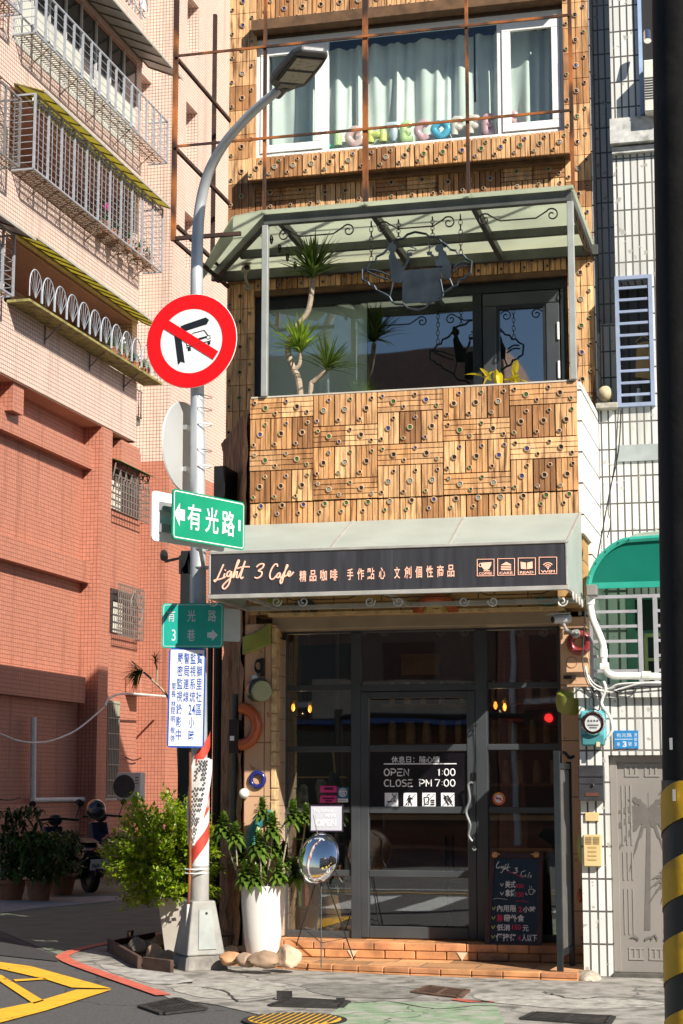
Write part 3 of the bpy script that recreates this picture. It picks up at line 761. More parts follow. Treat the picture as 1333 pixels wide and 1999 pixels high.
# half rings on the lintel
YL = YP - .015
orn(lint, 596, 1194, .082, .03, BLUEGREY, -.02, pi + .02, 1, Y=YL)
orn(lint, 852, 1196, .155, .048, ORANGE, -.02, pi + .02, .8, Y=YL)
orn(lint, 852, 1196, .085, .035, mat('glazed_ochre', (.42, .3, .08), .35, coat=.3), -.02, pi + .02, .8, Y=YL)
gb = MB(); gb.prism([PY(x, y, YL) for x, y in ((526, 1192), (522, 1168), (550, 1168), (555, 1192))], (0, -.03, 0)); gb.build('ceramic_band', GREEN, lint, bevel=.01, seg=2)
orn(lint, 1070, 1168, .08, .03, TEAL, pi, 2 * pi, .4, Y=YL)
orn(pilr, 1131, 1255, .075, .034, MAROON)
orn(pilr, 1116, 1293, .045, .004, mat('incised_line', (.3, .18, .1), .8))
p = PY(1112, 1370, YP); gb = MB(); gb.lathe((p.x, YP + .05, p.z), [(.10, -.09), (.13, .0), (.13, .06), (.09, .10)], 20, (0.2, -.2, 1)); gb.build('ceramic_drum', GREEN, pilr, smooth=True)
gb = MB(); p = PY(1136, 1655, YP); gb.ball((p.x, YP, p.z), .12, 16, (.35, .4, 1.1)); gb.build('ceramic_band', mat('glazed_lime', (.33, .42, .12), .3, coat=.3), pilr, smooth=True)
gb = MB(); p = PY(1132, 1748, YP); gb.ball((p.x, YP, p.z), .05, 12, (.5, .6, 1.2)); gb.build('ceramic_ball', ORANGE, pilr, smooth=True)
br = MB(); p = PY(1108, 1322, YP); br.box(p.x - .03, p.x + .07, YP - .04, YP, p.z - .015, p.z + .012); br.build('bracket', mat('dark_iron', (.03, .02, .02), .6, .5), pilr)

# shopfront glazing
yf = YD
FL = 0.185
SG = glass('shopfront_glass', (0.86, 0.9, 0.89), 1.9, 0.06)
sf = MB()
zt = PY(820, 1226, YD).z
xm = [PY(x, 1500, YD).x for x in (553, 686, 716, 926, 952, 1094)]
sf.box(xm[0], xm[5], yf, yf + .07, zt - .03, zt)
sf.box(xm[0], xm[0] + .03, yf, yf + .07, FL, zt - .03); sf.box(xm[5] - .015, xm[5] + .02, yf, yf + .07, FL, zt - .03)
sf.box(xm[1], xm[2] - .055, yf - .02, yf + .08, FL, zt - .03); sf.box(xm[3] + .015, xm[4], yf - .02, yf + .08, FL, zt - .03)
zr = PY(820, 1342, YD).z
sf.box(xm[1] + .08, xm[3] + .015, yf - .012, yf + .07, zr - .03, zr + .03)
def rails(a, b, rows):
    for y in rows:
        zz = PY(820, y, YD).z; sf.box(a, b, yf + .002, yf + .06, zz - .026, zz + .026)
rails(xm[0] + .03, xm[1], (1340, 1461, 1581, 1706)); rails(xm[4], xm[5] - .015, (1340, 1459, 1581))
sf.box(xm[0] + .03, xm[1], yf + .002, yf + .06, FL, FL + .06); sf.box(xm[4], xm[5] - .015, yf + .002, yf + .06, FL, FL + .06)
shop = sf.build('shopfront', FR2, cafe, bevel=.004)
ZR = [FL] + [PY(820, y, YD).z for y in (1706, 1581, 1461, 1340)] + [zt]
for a, b, rows in ((xm[0] + .02, xm[1] + .01, [0, 1, 2, 3, 4, 5]), (xm[4] - .01, xm[5], [0, 2, 3, 4, 5]), (xm[1] + .08, xm[3] + .02, [4, 5])):
    for r0, r1 in zip(rows, rows[1:]):
        g_ = MB(); g_.box(a, b, yf + .028, yf + .034, ZR[r0] + .02, ZR[r1] - .02); g_.build('pane', SG, shop)
dl0, dl1 = xm[1] + .085, xm[3] + .012
zd = zr - .035
ld = MB(); tS = .075
ld.box(dl0, dl0 + tS, yf - .018, yf + .045, FL + .01, zd); ld.box(dl1 - tS, dl1, yf - .018, yf + .045, FL + .01, zd)
ld.box(dl0 + tS, dl1 - tS, yf - .018, yf + .045, zd - .06, zd); ld.box(dl0 + tS, dl1 - tS, yf - .018, yf + .045, FL + .01, FL + .11)
for y in (1706, 1581, 1460):
    zz = PY(820, y, YD).z; ld.box(dl0 + tS, dl1 - tS, yf - .012, yf + .04, zz - .03, zz + .03)
door = ld.build('shop_door', FR2, cafe, bevel=.005)
zz4 = [FL + .1] + [PY(820, y, YD).z for y in (1706, 1581, 1460)] + [zd - .05]
for z0, z1 in zip(zz4, zz4[1:]):
    g_ = MB(); g_.box(dl0 + tS - .01, dl1 - tS + .01, yf + .012, yf + .018, z0 + .02, z1 - .02); g_.build('pane', SG, door)
hd = MB(); hx = PY(914, 1600, YD).x
hd.tube(smooth_path([PY(x, y, YD - .07) for x, y in ((922, 1527), (914, 1532), (917, 1560), (910, 1585), (918, 1610), (915, 1630), (922, 1642))], 5), .011, 8)
hd.tube([PY(921, 1528, YD - .07), PY(922, 1528, YD - .01)], .01); hd.tube([PY(921, 1641, YD - .07), PY(922, 1641, YD - .01)], .01)
hd.build('door_handle', GREYMETAL, door, smooth=True)
lk = MB(); p = PY(926, 1656, YD - .02); lk.lathe((p.x, YD - .018, p.z), [(.022, 0), (.02, .012), (.008, .014)], 14, (0, -1, 0)); lk.build('lock', CHROME, door)
bx = MB(); bx.pbox(921, 1508, 931, 1522, YD, -.03, -.02); bx.build('switch_plate', BLACK, door)
# writing on the door glass
DW = mat('white_vinyl', (0.8, 0.8, 0.82), .5, var=.03)
DB = mat('black_vinyl', (0.004, 0.003, 0.006), .35, var=.1)
lb = MB(); lb.pbox(724, 1468, 914, 1578, YD, .0085, .0105); lb.build('black_film', DB, door)
XW, ZW = V((1, 0, 0)), V((0, 0, 1))
def put_text(mb, body, x0, y0, x1, y1, Y, bold=0.0, dep=.001):
    a, b, c, d = rect(x0, y0, x1, y1, Y)
    mb.text(body, ((a + b) / 2, Y, (c + d) / 2), XW, ZW, b - a, d - c, depth=dep, bold=bold)
wr = MB()
Yt = YD + .0065
put_text(wr, '休息日：隨心情', 764, 1476, 858, 1489, Yt, .008)
def strokes(mb, segs, x0, y0, x1, y1, Y, r):
    a, b, c, d = rect(x0, y0, x1, y1, Y)
    for st in segs:
        mb.tube([V((a + (b - a) * p[0], Y, c + (d - c) * p[1])) for p in st], r, 5)
GLY = {'O': [[(.5 + .5 * cos(t * pi / 6), .5 + .5 * sin(t * pi / 6)) for t in range(13)]], 'P': [[(.1, 0), (.1, .72)], [(-.05, 1), (.6, 1), (.95, .8), (.95, .6), (.6, .42), (.1, .42)]],
       'E': [[(1, 1), (.05, 1)], [(.05, .5), (.85, .5)], [(1, 0), (.05, 0), (.05, .5)]], 'N': [[(.05, 0), (.05, 1), (.95, 0), (.95, 1)]], 'C': [[(1, .9), (.6, 1), (.25, .93), (.03, .6), (.03, .4), (.25, .07), (.6, 0), (1, .1)]],
       'L': [[(.05, 1), (.05, 0), (1, 0)]], 'S': [[(.95, .92), (.5, 1), (.1, .85), (.1, .65), (.5, .52), (.92, .38), (.92, .12), (.5, 0), (.03, .08)]], 'M': [[(.0, 0), (.0, .95)], [(.0, 1), (.5, .35), (.95, 1), (.95, 0)]],
       '1': [[(.2, .8), (.55, 1), (.55, 0)]], '7': [[(0, 1), (.95, 1), (.35, 0)]], ':': [[(.5, .68), (.5, .72)], [(.5, .22), (.5, .26)]], '0': [[(.5 + .47 * cos(t * pi / 6), .5 + .5 * sin(t * pi / 6)) for t in range(13)]]}
def line_glyphs(mb, word, x0, x1, y0, y1, Y, r=.0055, widths=None):
    ws = [.25 if c == ':' else (.55 if c == '1' else 1) for c in word]; gap = .28; tot = sum(ws) + gap * (len(ws) - 1); x = x0
    for c, k in zip(word, ws):
        w_ = (x1 - x0) * k / tot
        strokes(mb, GLY[c], x, y0, x + w_, y1, Y, r); x += w_ + (x1 - x0) * gap / tot
line_glyphs(wr, 'OPEN', 750, 798, 1501, 1514, Yt); line_glyphs(wr, '1:00', 854, 888, 1501, 1514, Yt)
line_glyphs(wr, 'CLOSE', 750, 805, 1522, 1535, Yt); line_glyphs(wr, 'PM', 818, 842, 1522, 1535, Yt); line_glyphs(wr, '7:00', 849, 888, 1522, 1535, Yt)
wr.pbox(749, 1490, 891, 1492, Yt, -.001, .001)
for k in range(4):
    x = 751 + k * 36.6; wr.pbox(x, 1547.5, x + 26, 1574, Yt, -.0005, .0015)
wr.build('lettering', DW, door)
Yi = YD + .0035
ic = MB()
def seg(pts, r=.004):
    ic.tube([PY(x, y, Yi) for x, y in pts], r, 5)
ic = MB(); seg([(755, 1565), (767, 1565)], .005); seg([(768, 1563), (772, 1556), (767, 1553), (765, 1549)]); seg([(754, 1573), (774, 1550)], .003); seg([(770, 1566), (770, 1562)]); seg([(773, 1566), (773, 1562)]); ic.build('icon', BLACK, door)
ic = MB(); seg([(799, 1552), (800, 1554)], .009); seg([(799, 1556), (800, 1564)], .011); seg([(800, 1564), (797, 1572)]); seg([(801, 1564), (804, 1572)]); seg([(799, 1557), (794, 1562)]); seg([(801, 1557), (806, 1560)]); seg([(790, 1573), (811, 1550)], .003); seg([(794, 1567), (794, 1571)]); ic.build('icon', BLACK, door)
ic = MB(); seg([(828, 1556), (829, 1570), (836, 1570), (837, 1556), (828, 1556)], .004); seg([(833, 1556), (835, 1551), (839, 1551)], .003); seg([(841, 1562), (848, 1562)], .006); seg([(841, 1566), (848, 1566)]); seg([(841, 1570), (848, 1570)], .006); seg([(827, 1573), (848, 1550)], .003); ic.build('icon', BLACK, door)
ic = MB(); seg([(867, 1556), (874, 1553), (882, 1566), (876, 1571), (867, 1556)], .006); seg([(864, 1573), (886, 1550)], .003); seg([(866, 1551), (884, 1572)], .003); ic.build('icon', BLACK, door)
# stickers on the glass
st = MB(); st.pbox(624, 1534, 656, 1547, YD, .015, .022); st.pbox(624, 1553, 656, 1567, YD, .015, .022); s1 = st.build('pink_sticker', mat('magenta_vinyl', (.62, .03, .22), .5, var=.05), shop)
st = MB()
for (x0, y0, x1, y1) in ((632, 1537, 650, 1542), (626, 1548.5, 655, 1551), (629, 1557, 652, 1560), (634, 1562, 647, 1565)): st.pbox(x0, y0, x1, y1, YD, .012, .0145)
st.build('sticker_print', mat('dark_plum_ink', (.06, .005, .03), .5), s1)
st = MB(); st.pbox(658, 1537, 679, 1566, YD, .015, .022); s2 = st.build('blue_sticker', mat('blue_vinyl', (.02, .13, .24), .5, var=.05), shop)
st = MB(); p = PY(668.5, 1547, YD); st.torus((p.x, YD + .013, p.z), .034, .003, (0, -1, 0), 24, 5); put_text(st, '食', 662, 1541, 675, 1554, YD + .013); st.pbox(658.5, 1559, 678.5, 1566, YD, .0115, .0145); st.build('sticker_print', DW, s2)
st = MB(); put_text(st, '餐飲衛生', 660, 1560.5, 677, 1564.5, YD + .0095); st.build('sticker_print', mat('blue_vinyl'), s2)
p = PY(973, 1559, YD); st = MB(); st.lathe((p.x, YD + .02, p.z), [(.056, 0), (.056, .004)], 28, (0, -1, 0)); s3 = st.build('round_sticker', mat('orange_red_vinyl', (.72, .13, .03), .5, var=.05), shop)
st = MB(); st.lathe((p.x, YD + .0155, p.z), [(.036, 0), (.036, .002)], 28, (0, -1, 0)); st.build('sticker_face', DW, s3)
st = MB(); st.bar((p.x - .026, YD + .012, p.z), (p.x + .02, YD + .012, p.z), .002, .009); st.build('cigarette_mark', BLACK, s3)
st = MB(); st.bar((p.x - .028, YD + .0095, p.z + .018), (p.x + .028, YD + .0095, p.z - .018), .002, .007); st.build('ban_bar', mat('red_vinyl', (.6, .02, .02), .5), s3)
st = MB()
for k in range(9):
    a = radians(35 + k * 14); st.obox((p.x + cos(a) * .046, YD + .0145, p.z + sin(a) * .046), (.004, 0, 0), (0, .001, 0), (0, 0, .004))
st.build('sticker_print', mat('yellow_vinyl', (.8, .6, .05), .5), s3)

# steps in terracotta tile
BRK = tiles('orange_step_tile', (0.52, 0.23, 0.085), (0.2, 0.14, 0.1), .26, .30, .008, rough=.6, var=.4, offset=.5, dirt=(0.30, .15, .07), dirt_amt=.5, bump=.3)
TRD = tiles('orange_tread_tile', (0.50, 0.26, 0.12), (0.2, 0.14, 0.1), .46, .34, .009, rough=.6, var=.45, offset=.4, dirt=(.32, .19, .11), dirt_amt=.5, bump=.3)
sx = MB(); F1 = [(-4.78, 14.80), (-3.95, 14.52), (-3.06, 14.36), (-2.3, 14.30), (-1.70, 14.26)]
xr = -1.68
s_ = MB(); s_.prism([(*p, 0.0) for p in F1] + [(xr, 15.6, 0), (-4.78, 15.6, 0)], (0, 0, .052)); steps = s_.build('lower_step', TRD, cafe)
s_ = MB()
for (a, b) in zip(F1, F1[1:]):
    d = V((b[0] - a[0], b[1] - a[1], 0)); n = max(1, round(d.length / .25)); nrm = V((d.y, -d.x, 0)).normalized()
    for i in range(n):
        p, q = V((*a, 0)) + d * (i / n), V((*a, 0)) + d * ((i + 1) / n)
        c = (p + q) / 2 - nrm * .03 + V((0, 0, .041)); k = random.uniform(.75, 1.15); s_.c = (k, k * random.uniform(.9, 1), k * .95)
        s_.obox(c, d.normalized() * (d.length / n / 2 - .004), -nrm * .045, V((0, 0, .022)))
        c = (p + q) / 2 + nrm * .006 + V((0, 0, .006)); k = random.uniform(.6, 1.1); s_.c = (k, k * .9, k * .85)
        s_.obox(c, d.normalized() * (d.length / n / 2 - .004), -nrm * .012, V((0, 0, .010)))
BT = mat('step_nosing_tile', (0.52, 0.25, 0.11), .6, var=.3, scale=7, bump=.4, tone=True, stain=(.2, .11, .07), stain_amt=.45)
s_.build('nosing', BT, steps, bevel=.006)
s_ = MB(); s_.box(-4.60, xr, 15.15, 15.7, .054, FL); ust = s_.build('upper_step', BRK, cafe)
s_ = MB(); n = 11
for i in range(n):
    a, b = -4.60 + (xr + 4.60) * i / n, -4.60 + (xr + 4.60) * (i + 1) / n
    k = random.uniform(.75, 1.15); s_.c = (k, k * random.uniform(.9, 1), k * .95); s_.box(a + .004, b - .004, 15.125, 15.22, .125, FL + .004)
    k = random.uniform(.7, 1.1); s_.c = (k, k * .95, k * .9); s_.box(a + .1, b + .09 if b + .09 < xr else xr, 15.13, 15.16, .056, .121)
s_.build('nosing', BT, ust, bevel=.006)
for (x, y, Y, zz) in ((688, 1862, 15.126, 0), (902, 1866, 15.126, 0)):
    s_ = MB(); p = PY(x, y, Y); s_.prism([(p.x - .045, Y - .004, p.z + .03), (p.x + .045, Y - .004, p.z + .03), (p.x, Y - .004, p.z - .04)], (0, .004, 0))
    s_.build('tile_insert', mat('cream_tile', (.62, .5, .34), .5), ust)

# the room behind the glass
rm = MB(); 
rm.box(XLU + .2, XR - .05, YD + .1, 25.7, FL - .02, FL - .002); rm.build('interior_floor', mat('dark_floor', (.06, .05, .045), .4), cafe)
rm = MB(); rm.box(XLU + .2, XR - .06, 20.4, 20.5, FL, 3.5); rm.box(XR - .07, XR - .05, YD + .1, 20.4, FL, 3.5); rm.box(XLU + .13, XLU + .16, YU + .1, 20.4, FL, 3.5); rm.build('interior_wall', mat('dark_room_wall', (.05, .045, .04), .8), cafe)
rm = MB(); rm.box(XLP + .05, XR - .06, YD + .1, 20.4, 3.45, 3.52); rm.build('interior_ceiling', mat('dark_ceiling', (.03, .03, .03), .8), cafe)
BULB = mat('glowing_filament_bulb', (1, .5, .12), .3, emit=((1.0, .28, .03), 2.2), bump=0)
for i, (x, y, Y, lab) in enumerate(((572, 1380, 17.6, 'amber pendant bulb glowing inside, leftmost behind the left window'), (605, 1383, 17.6, 'amber pendant bulb glowing inside, second behind the left window'),
                                 (967, 1376, 17.0, 'amber pendant bulb behind the right window, the left of its pair'), (985, 1379, 17.3, 'amber pendant bulb behind the right window, the right of its pair'))):
    p = PY(x, y, Y); t = thing('pendant_lamp', lab, 'pendant lamp', (p.x, p.y, p.z), 'amber pendant lamps in the cafe')
    c_ = MB(); c_.tube([(p.x, p.y, p.z + .05), (p.x, p.y, 3.45)], .004, 6); c_.build('cord', BLACK, t)
    c_ = MB(); c_.lathe((p.x, p.y, p.z + .03), [(.018, 0), (.02, .03), (.008, .05)], 12); c_.build('socket', mat('brass', (.5, .33, .1), .3, .9), t)
    c_ = MB(); c_.lathe((p.x, p.y, p.z - .045), [(.0005, 0), (.013, .012), (.019, .035), (.015, .06), (.009, .075)], 14); c_.build('bulb', BULB, t, smooth=True)
# things in the left window
t = thing('hanging_rail', 'bamboo rail hung on two sticks with grey cloth bundles inside the left window', 'hanging rail', (PY(615, 1520, 15.75).x, 15.75, PY(615, 1520, 15.75).z))
BAM = mat('bamboo', (.5, .3, .1), .5)
m_ = MB(); m_.tube([PY(552, 1517, 15.75), PY(676, 1517, 15.75)], .008); m_.build('rail', BAM, t)
m_ = MB(); m_.tube([PY(577, 1466, 15.74), PY(577, 1510, 15.74)], .011); m_.build('stick', BAM, t)
m_ = MB(); m_.tube([PY(650, 1466, 15.74), PY(654, 1508, 15.74)], .011); m_.build('stick', BAM, t)
CLOTH = mat('dark_grey_cloth', (.07, .06, .06), .95, var=.4, scale=12, bump=.4); PALE = mat('patterned_cloth', (.3, .28, .22), .95, var=.6, scale=22, bump=.3)
def bundle(x, y, hpx, wpx, m):
    p = PY(x, y, 15.78); mb = MB(); h, w_ = hpx * .0046, wpx * .0046
    mb.lathe(p, [(w_ * .2, 0), (w_ * .42, -.03), (w_ * .5, -h * .4), (w_ * .45, -h * .8), (w_ * .2, -h)], 10)
    for i, q in enumerate(mb.v): q += V((noise.noise(q * 14) * .03, noise.noise(q * 11 + V((5, 0, 0))) * .03, noise.noise(q * 9) * .02))
    mb.build('cloth_bundle', m, t, smooth=True)
bundle(572, 1508, 60, 28, CLOTH); bundle(590, 1530, 45, 22, PALE); bundle(628, 1520, 50, 24, PALE); bundle(655, 1506, 55, 30, CLOTH)
# shelf with books and a drum stool
t = thing('book_shelf', 'small shelf of coloured books low in the left window', 'shelf', (PY(650, 1700, 15.9).x, 15.9, FL))
m_ = MB(); a, b, c, d = rect(575, 1640, 682, 1835, 15.95); 
for zz in (c, c + .28, c + .52, d - .05): m_.box(a, b, 15.85, 16.05, zz, zz + .02)
m_.box(a, a + .02, 15.85, 16.05, c, d); m_.box(b - .02, b, 15.85, 16.05, c, d); m_.build('frame', mat('dark_wood', (.05, .03, .02), .6), t)
for col, nm in (((.05, .2, .25), 'teal'), ((.3, .06, .03), 'red'), ((.4, .35, .2), 'cream'), ((.1, .14, .05), 'green')):
    m_ = MB()
    for sh in (c + .3, c + .54):
        x = a + .03 + random.random() * .05
        while x < b - .06:
            w_ = random.uniform(.012, .03); h = random.uniform(.13, .2)
            if random.random() < .3: m_.box(x, x + w_, 15.87 - random.random() * .012, 16.0, sh - .0 + .002, sh + h)
            x += w_ + .012 + random.random() * .05
    m_.build('books', mat('book_' + nm, col, .7), t)
t = MB(); p = PY(665, 1835, 15.75); t.lathe((PY(665, 1780, 15.75).x, 15.75, FL), [(.11, 0), (.16, .1), (.17, .22), (.13, .36), (.001, .36)], 20)
solo(t, 'drum_stool', mat('tan_wood', (.28, .15, .06), .5), 'round tan drum stool inside the left window', 'stool', smooth=True)
pt = thing('indoor_plant', 'broad leaved plant in a grey pot behind the right window', 'plant', (PY(1082, 1660, 15.8).x, 15.8, FL))
m_ = MB(); p = PY(1080, 1650, 15.8); m_.lathe((p.x, 15.8, p.z - .25), [(.05, 0), (.07, .15), (.06, .2)], 14); m_.build('pot', mat('speckled_grey', (.3, .3, .3), .6, var=.4, scale=40), pt)
m_ = MB(); m_.add([p + V(q) for q in ((0, -.02, .0), (-.12, -.1, .08), (-.06, -.1, .16), (.1, -.06, .12), (.12, 0, .03))], [(0, 1, 2, 3, 4)]); m_.tube([p + V((0, 0, -.1)), p], .01); m_.build('leaf', leafmat('pale_leaf', (.2, .32, .12)), pt)
m_ = MB(); p = PY(1075, 1720, 15.9); m_.box(p.x - .1, p.x + .12, 15.8, 16.1, FL, p.z + .2); solo(m_, 'side_cabinet', mat('dark_wood'), 'dark wooden cabinet behind the right window under the plant', 'cabinet')
# the lit pendants and the furniture one can make out in the dark room
for x, y, Y in ((590, 1382, 17.6), (976, 1378, 17.1)):
    q = PY(x, y, Y); ld_ = bpy.data.lights.new('pendant_glow', 'POINT'); ld_.energy = 2.5; ld_.color = (1, .62, .3); ld_.shadow_soft_size = .006
    lo_ = bpy.data.objects.new('pendant_glow', ld_); lo_.location = (q.x, q.y, q.z - .055); COL.objects.link(lo_)
WOODD = mat('cafe_walnut', (.22, .11, .05), .5, var=.3, scale=3, sx=(1, 1, 4))
ct = thing('counter', 'wooden coffee counter with a pale top deep inside the cafe', 'counter', (-3.2, 18.6, FL))
m_ = MB(); m_.box(-4.5, -2.4, 18.5, 19.1, FL, 1.15); m_.build('front', WOODD, ct)
m_ = MB(); m_.box(-4.55, -2.35, 18.44, 19.15, 1.152, 1.2); m_.build('top', mat('pale_counter_top', (.55, .5, .42), .4), ct)
sh_ = thing('wall_shelf', 'wall shelf of jars and cups at the back of the cafe', 'shelf', (-3.3, 20.3, 1.5))
m_ = MB()
for z in (1.5, 1.95, 2.4): m_.box(-4.6, -2.2, 20.1, 20.39, z, z + .03)
m_.build('boards', WOODD, sh_)
m_ = MB()
for z in (1.53, 1.98, 2.43):
    x = -4.5
    while x < -2.3: r_ = random.uniform(.03, .06); m_.lathe((x, 20.22, z), [(r_, 0), (r_, random.uniform(.1, .25)), (r_ * .6, .26)], 10); x += random.uniform(.14, .26)
m_.build('jars', mat('pale_jar', (.5, .45, .36), .4, var=.4, scale=4), sh_)
def cafe_table(x, y, lab):
    t = thing('cafe_table', lab, 'table', (x, y, FL))
    m_ = MB(); m_.lathe((x, y, FL + .70), [(.34, 0), (.34, .03)], 28); m_.build('top', mat('pale_wood_top', (.45, .28, .13), .4), t)
    m_ = MB(); m_.lathe((x, y, FL), [(.2, 0), (.19, .02), (.03, .04), (.03, .70)], 16); m_.build('leg', BLACK, t)
    return t
def cafe_chair(x, y, s_, lab):
    t = thing('cafe_chair', lab, 'chair', (x, y, FL), 'chairs inside the cafe')
    m_ = MB(); m_.box(x - .2, x + .2, y - .2, y + .2, FL + .43, FL + .46); m_.build('seat', WOODD, t, bevel=.01)
    m_ = MB(); m_.box(x + s_ * .18, x + s_ * .2, y - .19, y + .19, FL + .62, FL + .85); m_.build('backrest', WOODD, t, bevel=.008)
    for a in (-.18, .18):
        for b in (-.18, .18): m_ = MB(); m_.tube([(x + a, y + b, FL), (x + a, y + b, FL + (.85 if a * s_ > 0 else .43))], .012, 6); m_.build('leg', BLACK, t)
cafe_table(-2.5, 16.9, 'round pale wooden table behind the right shop window'); cafe_chair(-3.05, 17.0, -1, 'dark wooden chair left of the round table, behind the glass door'); cafe_chair(-1.98, 16.95, 1, 'dark wooden chair right of the round table, behind the right window')
for i, (x, z, w_, h, col, lab) in enumerate(((-4.2, 2.9, .5, .3, (.4, .3, .15), 'ochre picture high on the back wall of the cafe'), (-2.4, 2.9, .35, .35, (.12, .25, .3), 'teal square picture high on the back wall of the cafe'))):
    t = thing('wall_picture', lab, 'picture', (x, 20.38, z)); m_ = MB(); m_.box(x - w_ / 2, x + w_ / 2, 20.36, 20.395, z - h / 2, z + h / 2); m_.build('frame', BLACK, t)
    m_ = MB(); m_.box(x - w_ / 2 + .03, x + w_ / 2 - .03, 20.352, 20.359, z - h / 2 + .03, z + h / 2 - .03); m_.build('canvas', mat('canvas_%s' % ('ochre', 'teal')[i], col, .7, var=.4, scale=3), t)
# ---------------------------------------------------------------- shop awning with its sign
AWR = sheer('awning_sheet', (0.54, 0.60, 0.55), 0.3, .45, stain=(.42, .36, .27), scale=2.5, amt=.4)
ALU = mat('weathered_aluminium', (0.42, 0.41, 0.38), .5, .3, var=.15, stain=(.2, .18, .15), stain_amt=.35)
SIGNB = mat('slate_sign_face', (0.034, 0.034, 0.040), .45, var=.25, scale=3, sx=(6, 1, .4), bump=.05, stain=(.09, .09, .11), stain_amt=.38)
COPPER = mat('copper_lettering_glow', (0.80, 0.45, 0.33), .35, var=.05, emit=((1.0, .5, .35), .25))  # slight glow added to the letters in the material itself
aw = thing('shop_awning', 'sloping pale awning over the cafe door with a slate grey name board', 'awning', (-3.2, 14.4, 3.0))
ax0, ax1, az0, az1 = -4.65, -1.69, 3.03, 3.405
tz = 3.79; tx0, tx1 = -4.80, -1.69
s_ = MB()
ts = [(0, 0), (.345, .335), (.68, .665), (1, 1)]
for (f0, g0), (f1, g1) in zip(ts, ts[1:]):
    a, b = V((ax0 + (ax1 - ax0) * f0, YA, az1)), V((ax0 + (ax1 - ax0) * f1, YA, az1))
    c, d = V((tx0 + .12 + (tx1 - tx0 - .12) * g1, YB - .02, tz)), V((tx0 + .12 + (tx1 - tx0 - .12) * g0, YB - .02, tz))
    s_.prism([a, b, c, d], (0, 0, -.008))
s_.build('roof_sheet', AWR, aw)
s_ = MB()
for f, g_ in ts:
    p, q = V((ax0 + (ax1 - ax0) * f, YA + .01, az1 + .004)), V((tx0 + .12 + (tx1 - tx0 - .12) * g_, YB - .02, tz + .004)); s_.bar(p, q, .022, .014)
s_.bar((ax0, YA, az1 + .004), (ax1, YA, az1 + .004), .024, .024)
s_.bar((ax0 - .01, YA - .005, az0 + .012), (ax1 + .01, YA - .005, az0 + .012), .04, .035)
for x in (ax0 + .004, ax1 - .004): s_.bar((x, YA, az0 + .035), (x, YA, az1 - .01), .016, .02); s_.bar((x, YA + .01, az0 + .012), (x, YB, az0 + .012), .03, .03)
s_.bar((ax0 + .3, YA + .02, az0 + .01), (ax0 + .3, YB, az0 + .01), .03); s_.bar(((ax0 + ax1) / 2, YA + .02, az0 + .01), ((ax0 + ax1) / 2, YB, az0 + .01), .03)
s_.bar((ax0, YB - .04, az0 + .012), (ax1, YB - .04, az0 + .012), .04, .04)
s_.build('frame', ALU, aw, bevel=.003)
s_ = MB(); x = ax1 - .004
s_.prism([(x, YA + .015, az0 + .03), (x, YB - .02, az0 + .03), (x, YB - .02, tz - .01), (x, YA + .015, az1 - .012)], (.006, 0, 0)); s_.build('side_sheet', AWR, aw); s_ = MB()
s_.prism([(ax0 + .0, YA + .015, az0 + .03), (ax0 + .0, YB - .02, az0 + .03), (tx0 + .12, YB - .02, tz - .01), (ax0, YA + .015, az1 - .012)], (.006, 0, 0))
s_.build('side_sheet', AWR, aw)
s_ = MB(); s_.box(ax0 + .014, ax1 - .014, YA - .002, YA + .014, az0 + .03, az1 - .012)
board = s_.build('sign_board', SIGNB, aw)
YS = YA - .006
def zc_(x, y): return (400 + x * .375, 1050 + y * .375)
SCRIPT = [[(97,137),(80,175),(62,215),(52,228),(49,221),(75,216),(100,207)], [(103,185),(97,205),(108,203)], [(132,172),(118,180),(113,198),(125,200),(138,175),(126,235),(108,262),(95,265),(92,250),(115,225),(140,205)],
 [(140,205),(165,150),(178,122),(172,119),(158,160),(147,208),(160,181),(168,179),(163,205),(172,207)], [(172,207),(190,170),(209,120),(200,150),(185,200),(190,212),(200,203)], [(168,160),(195,152),(232,151)],
 [(268,152),(285,138),(305,137),(300,155),(278,172),(295,178),(292,198),(272,210),(258,206)], [(377,150),(375,138),(362,140),(345,165),(337,195),(343,215),(358,212),(370,198)],
 [(392,182),(378,188),(372,203),(382,207),(393,185),(388,203),(397,207)], [(397,207),(415,175),(430,148),(425,144),(412,190),(400,232),(392,235),(395,215),(425,195)], [(425,195),(440,188),(445,178),(437,175),(430,190),(437,200),(450,192),(462,177)]]
s_ = MB()
for st in SCRIPT: s_.tube(smooth_path([PY(*zc_(*p), YS) for p in st], 6), .0066, 6)
s_.tube([PY(*zc_(104, 170), YS), PY(*zc_(107, 166), YS)], .007, 6)
for ch, x0, x1 in zip('精品咖啡手作點心文創個性商品', (492,545,600,652,740,793,845,905,985,1038,1095,1152,1208,1262), (528,580,635,690,772,828,882,938,1015,1075,1130,1187,1243,1298)):
    k = (x0 - 492) / (1262 - 492); yt, yb_ = 170 - 30 * k, 228 - 25 * k
    put_text(s_, ch, 400 + x0 * .375, 1050 + yt * .375, 400 + x1 * .375, 1050 + yb_ * .375, YS + .002, .012, .002)
s_.build('lettering', COPPER, board)
s_ = MB()
def q8(x, y): return (800 + x * .4, 740 + y * .4)
for x0, y0, w_, word in ((328, 880, 82, 'COFFEE'), (428, 877, 82, 'CAKE'), (528, 874, 84, 'READ'), (630, 870, 86, 'WIFI')):
    a = [PY(*q8(*p), YS) for p in ((x0, y0), (x0 + w_, y0 - 1), (x0 + w_, y0 + 80), (x0, y0 + 81))]
    s_.tube(a, .0042, 4, closed=True)
    put_text(s_, word, *q8(x0 + 9, y0 + 63), *q8(x0 + w_ - 9, y0 + 75), YS + .002, .02, .002)
def pq(pts): s_.prism([PY(*q8(*p), YS) for p in pts], (0, -.002, 0))
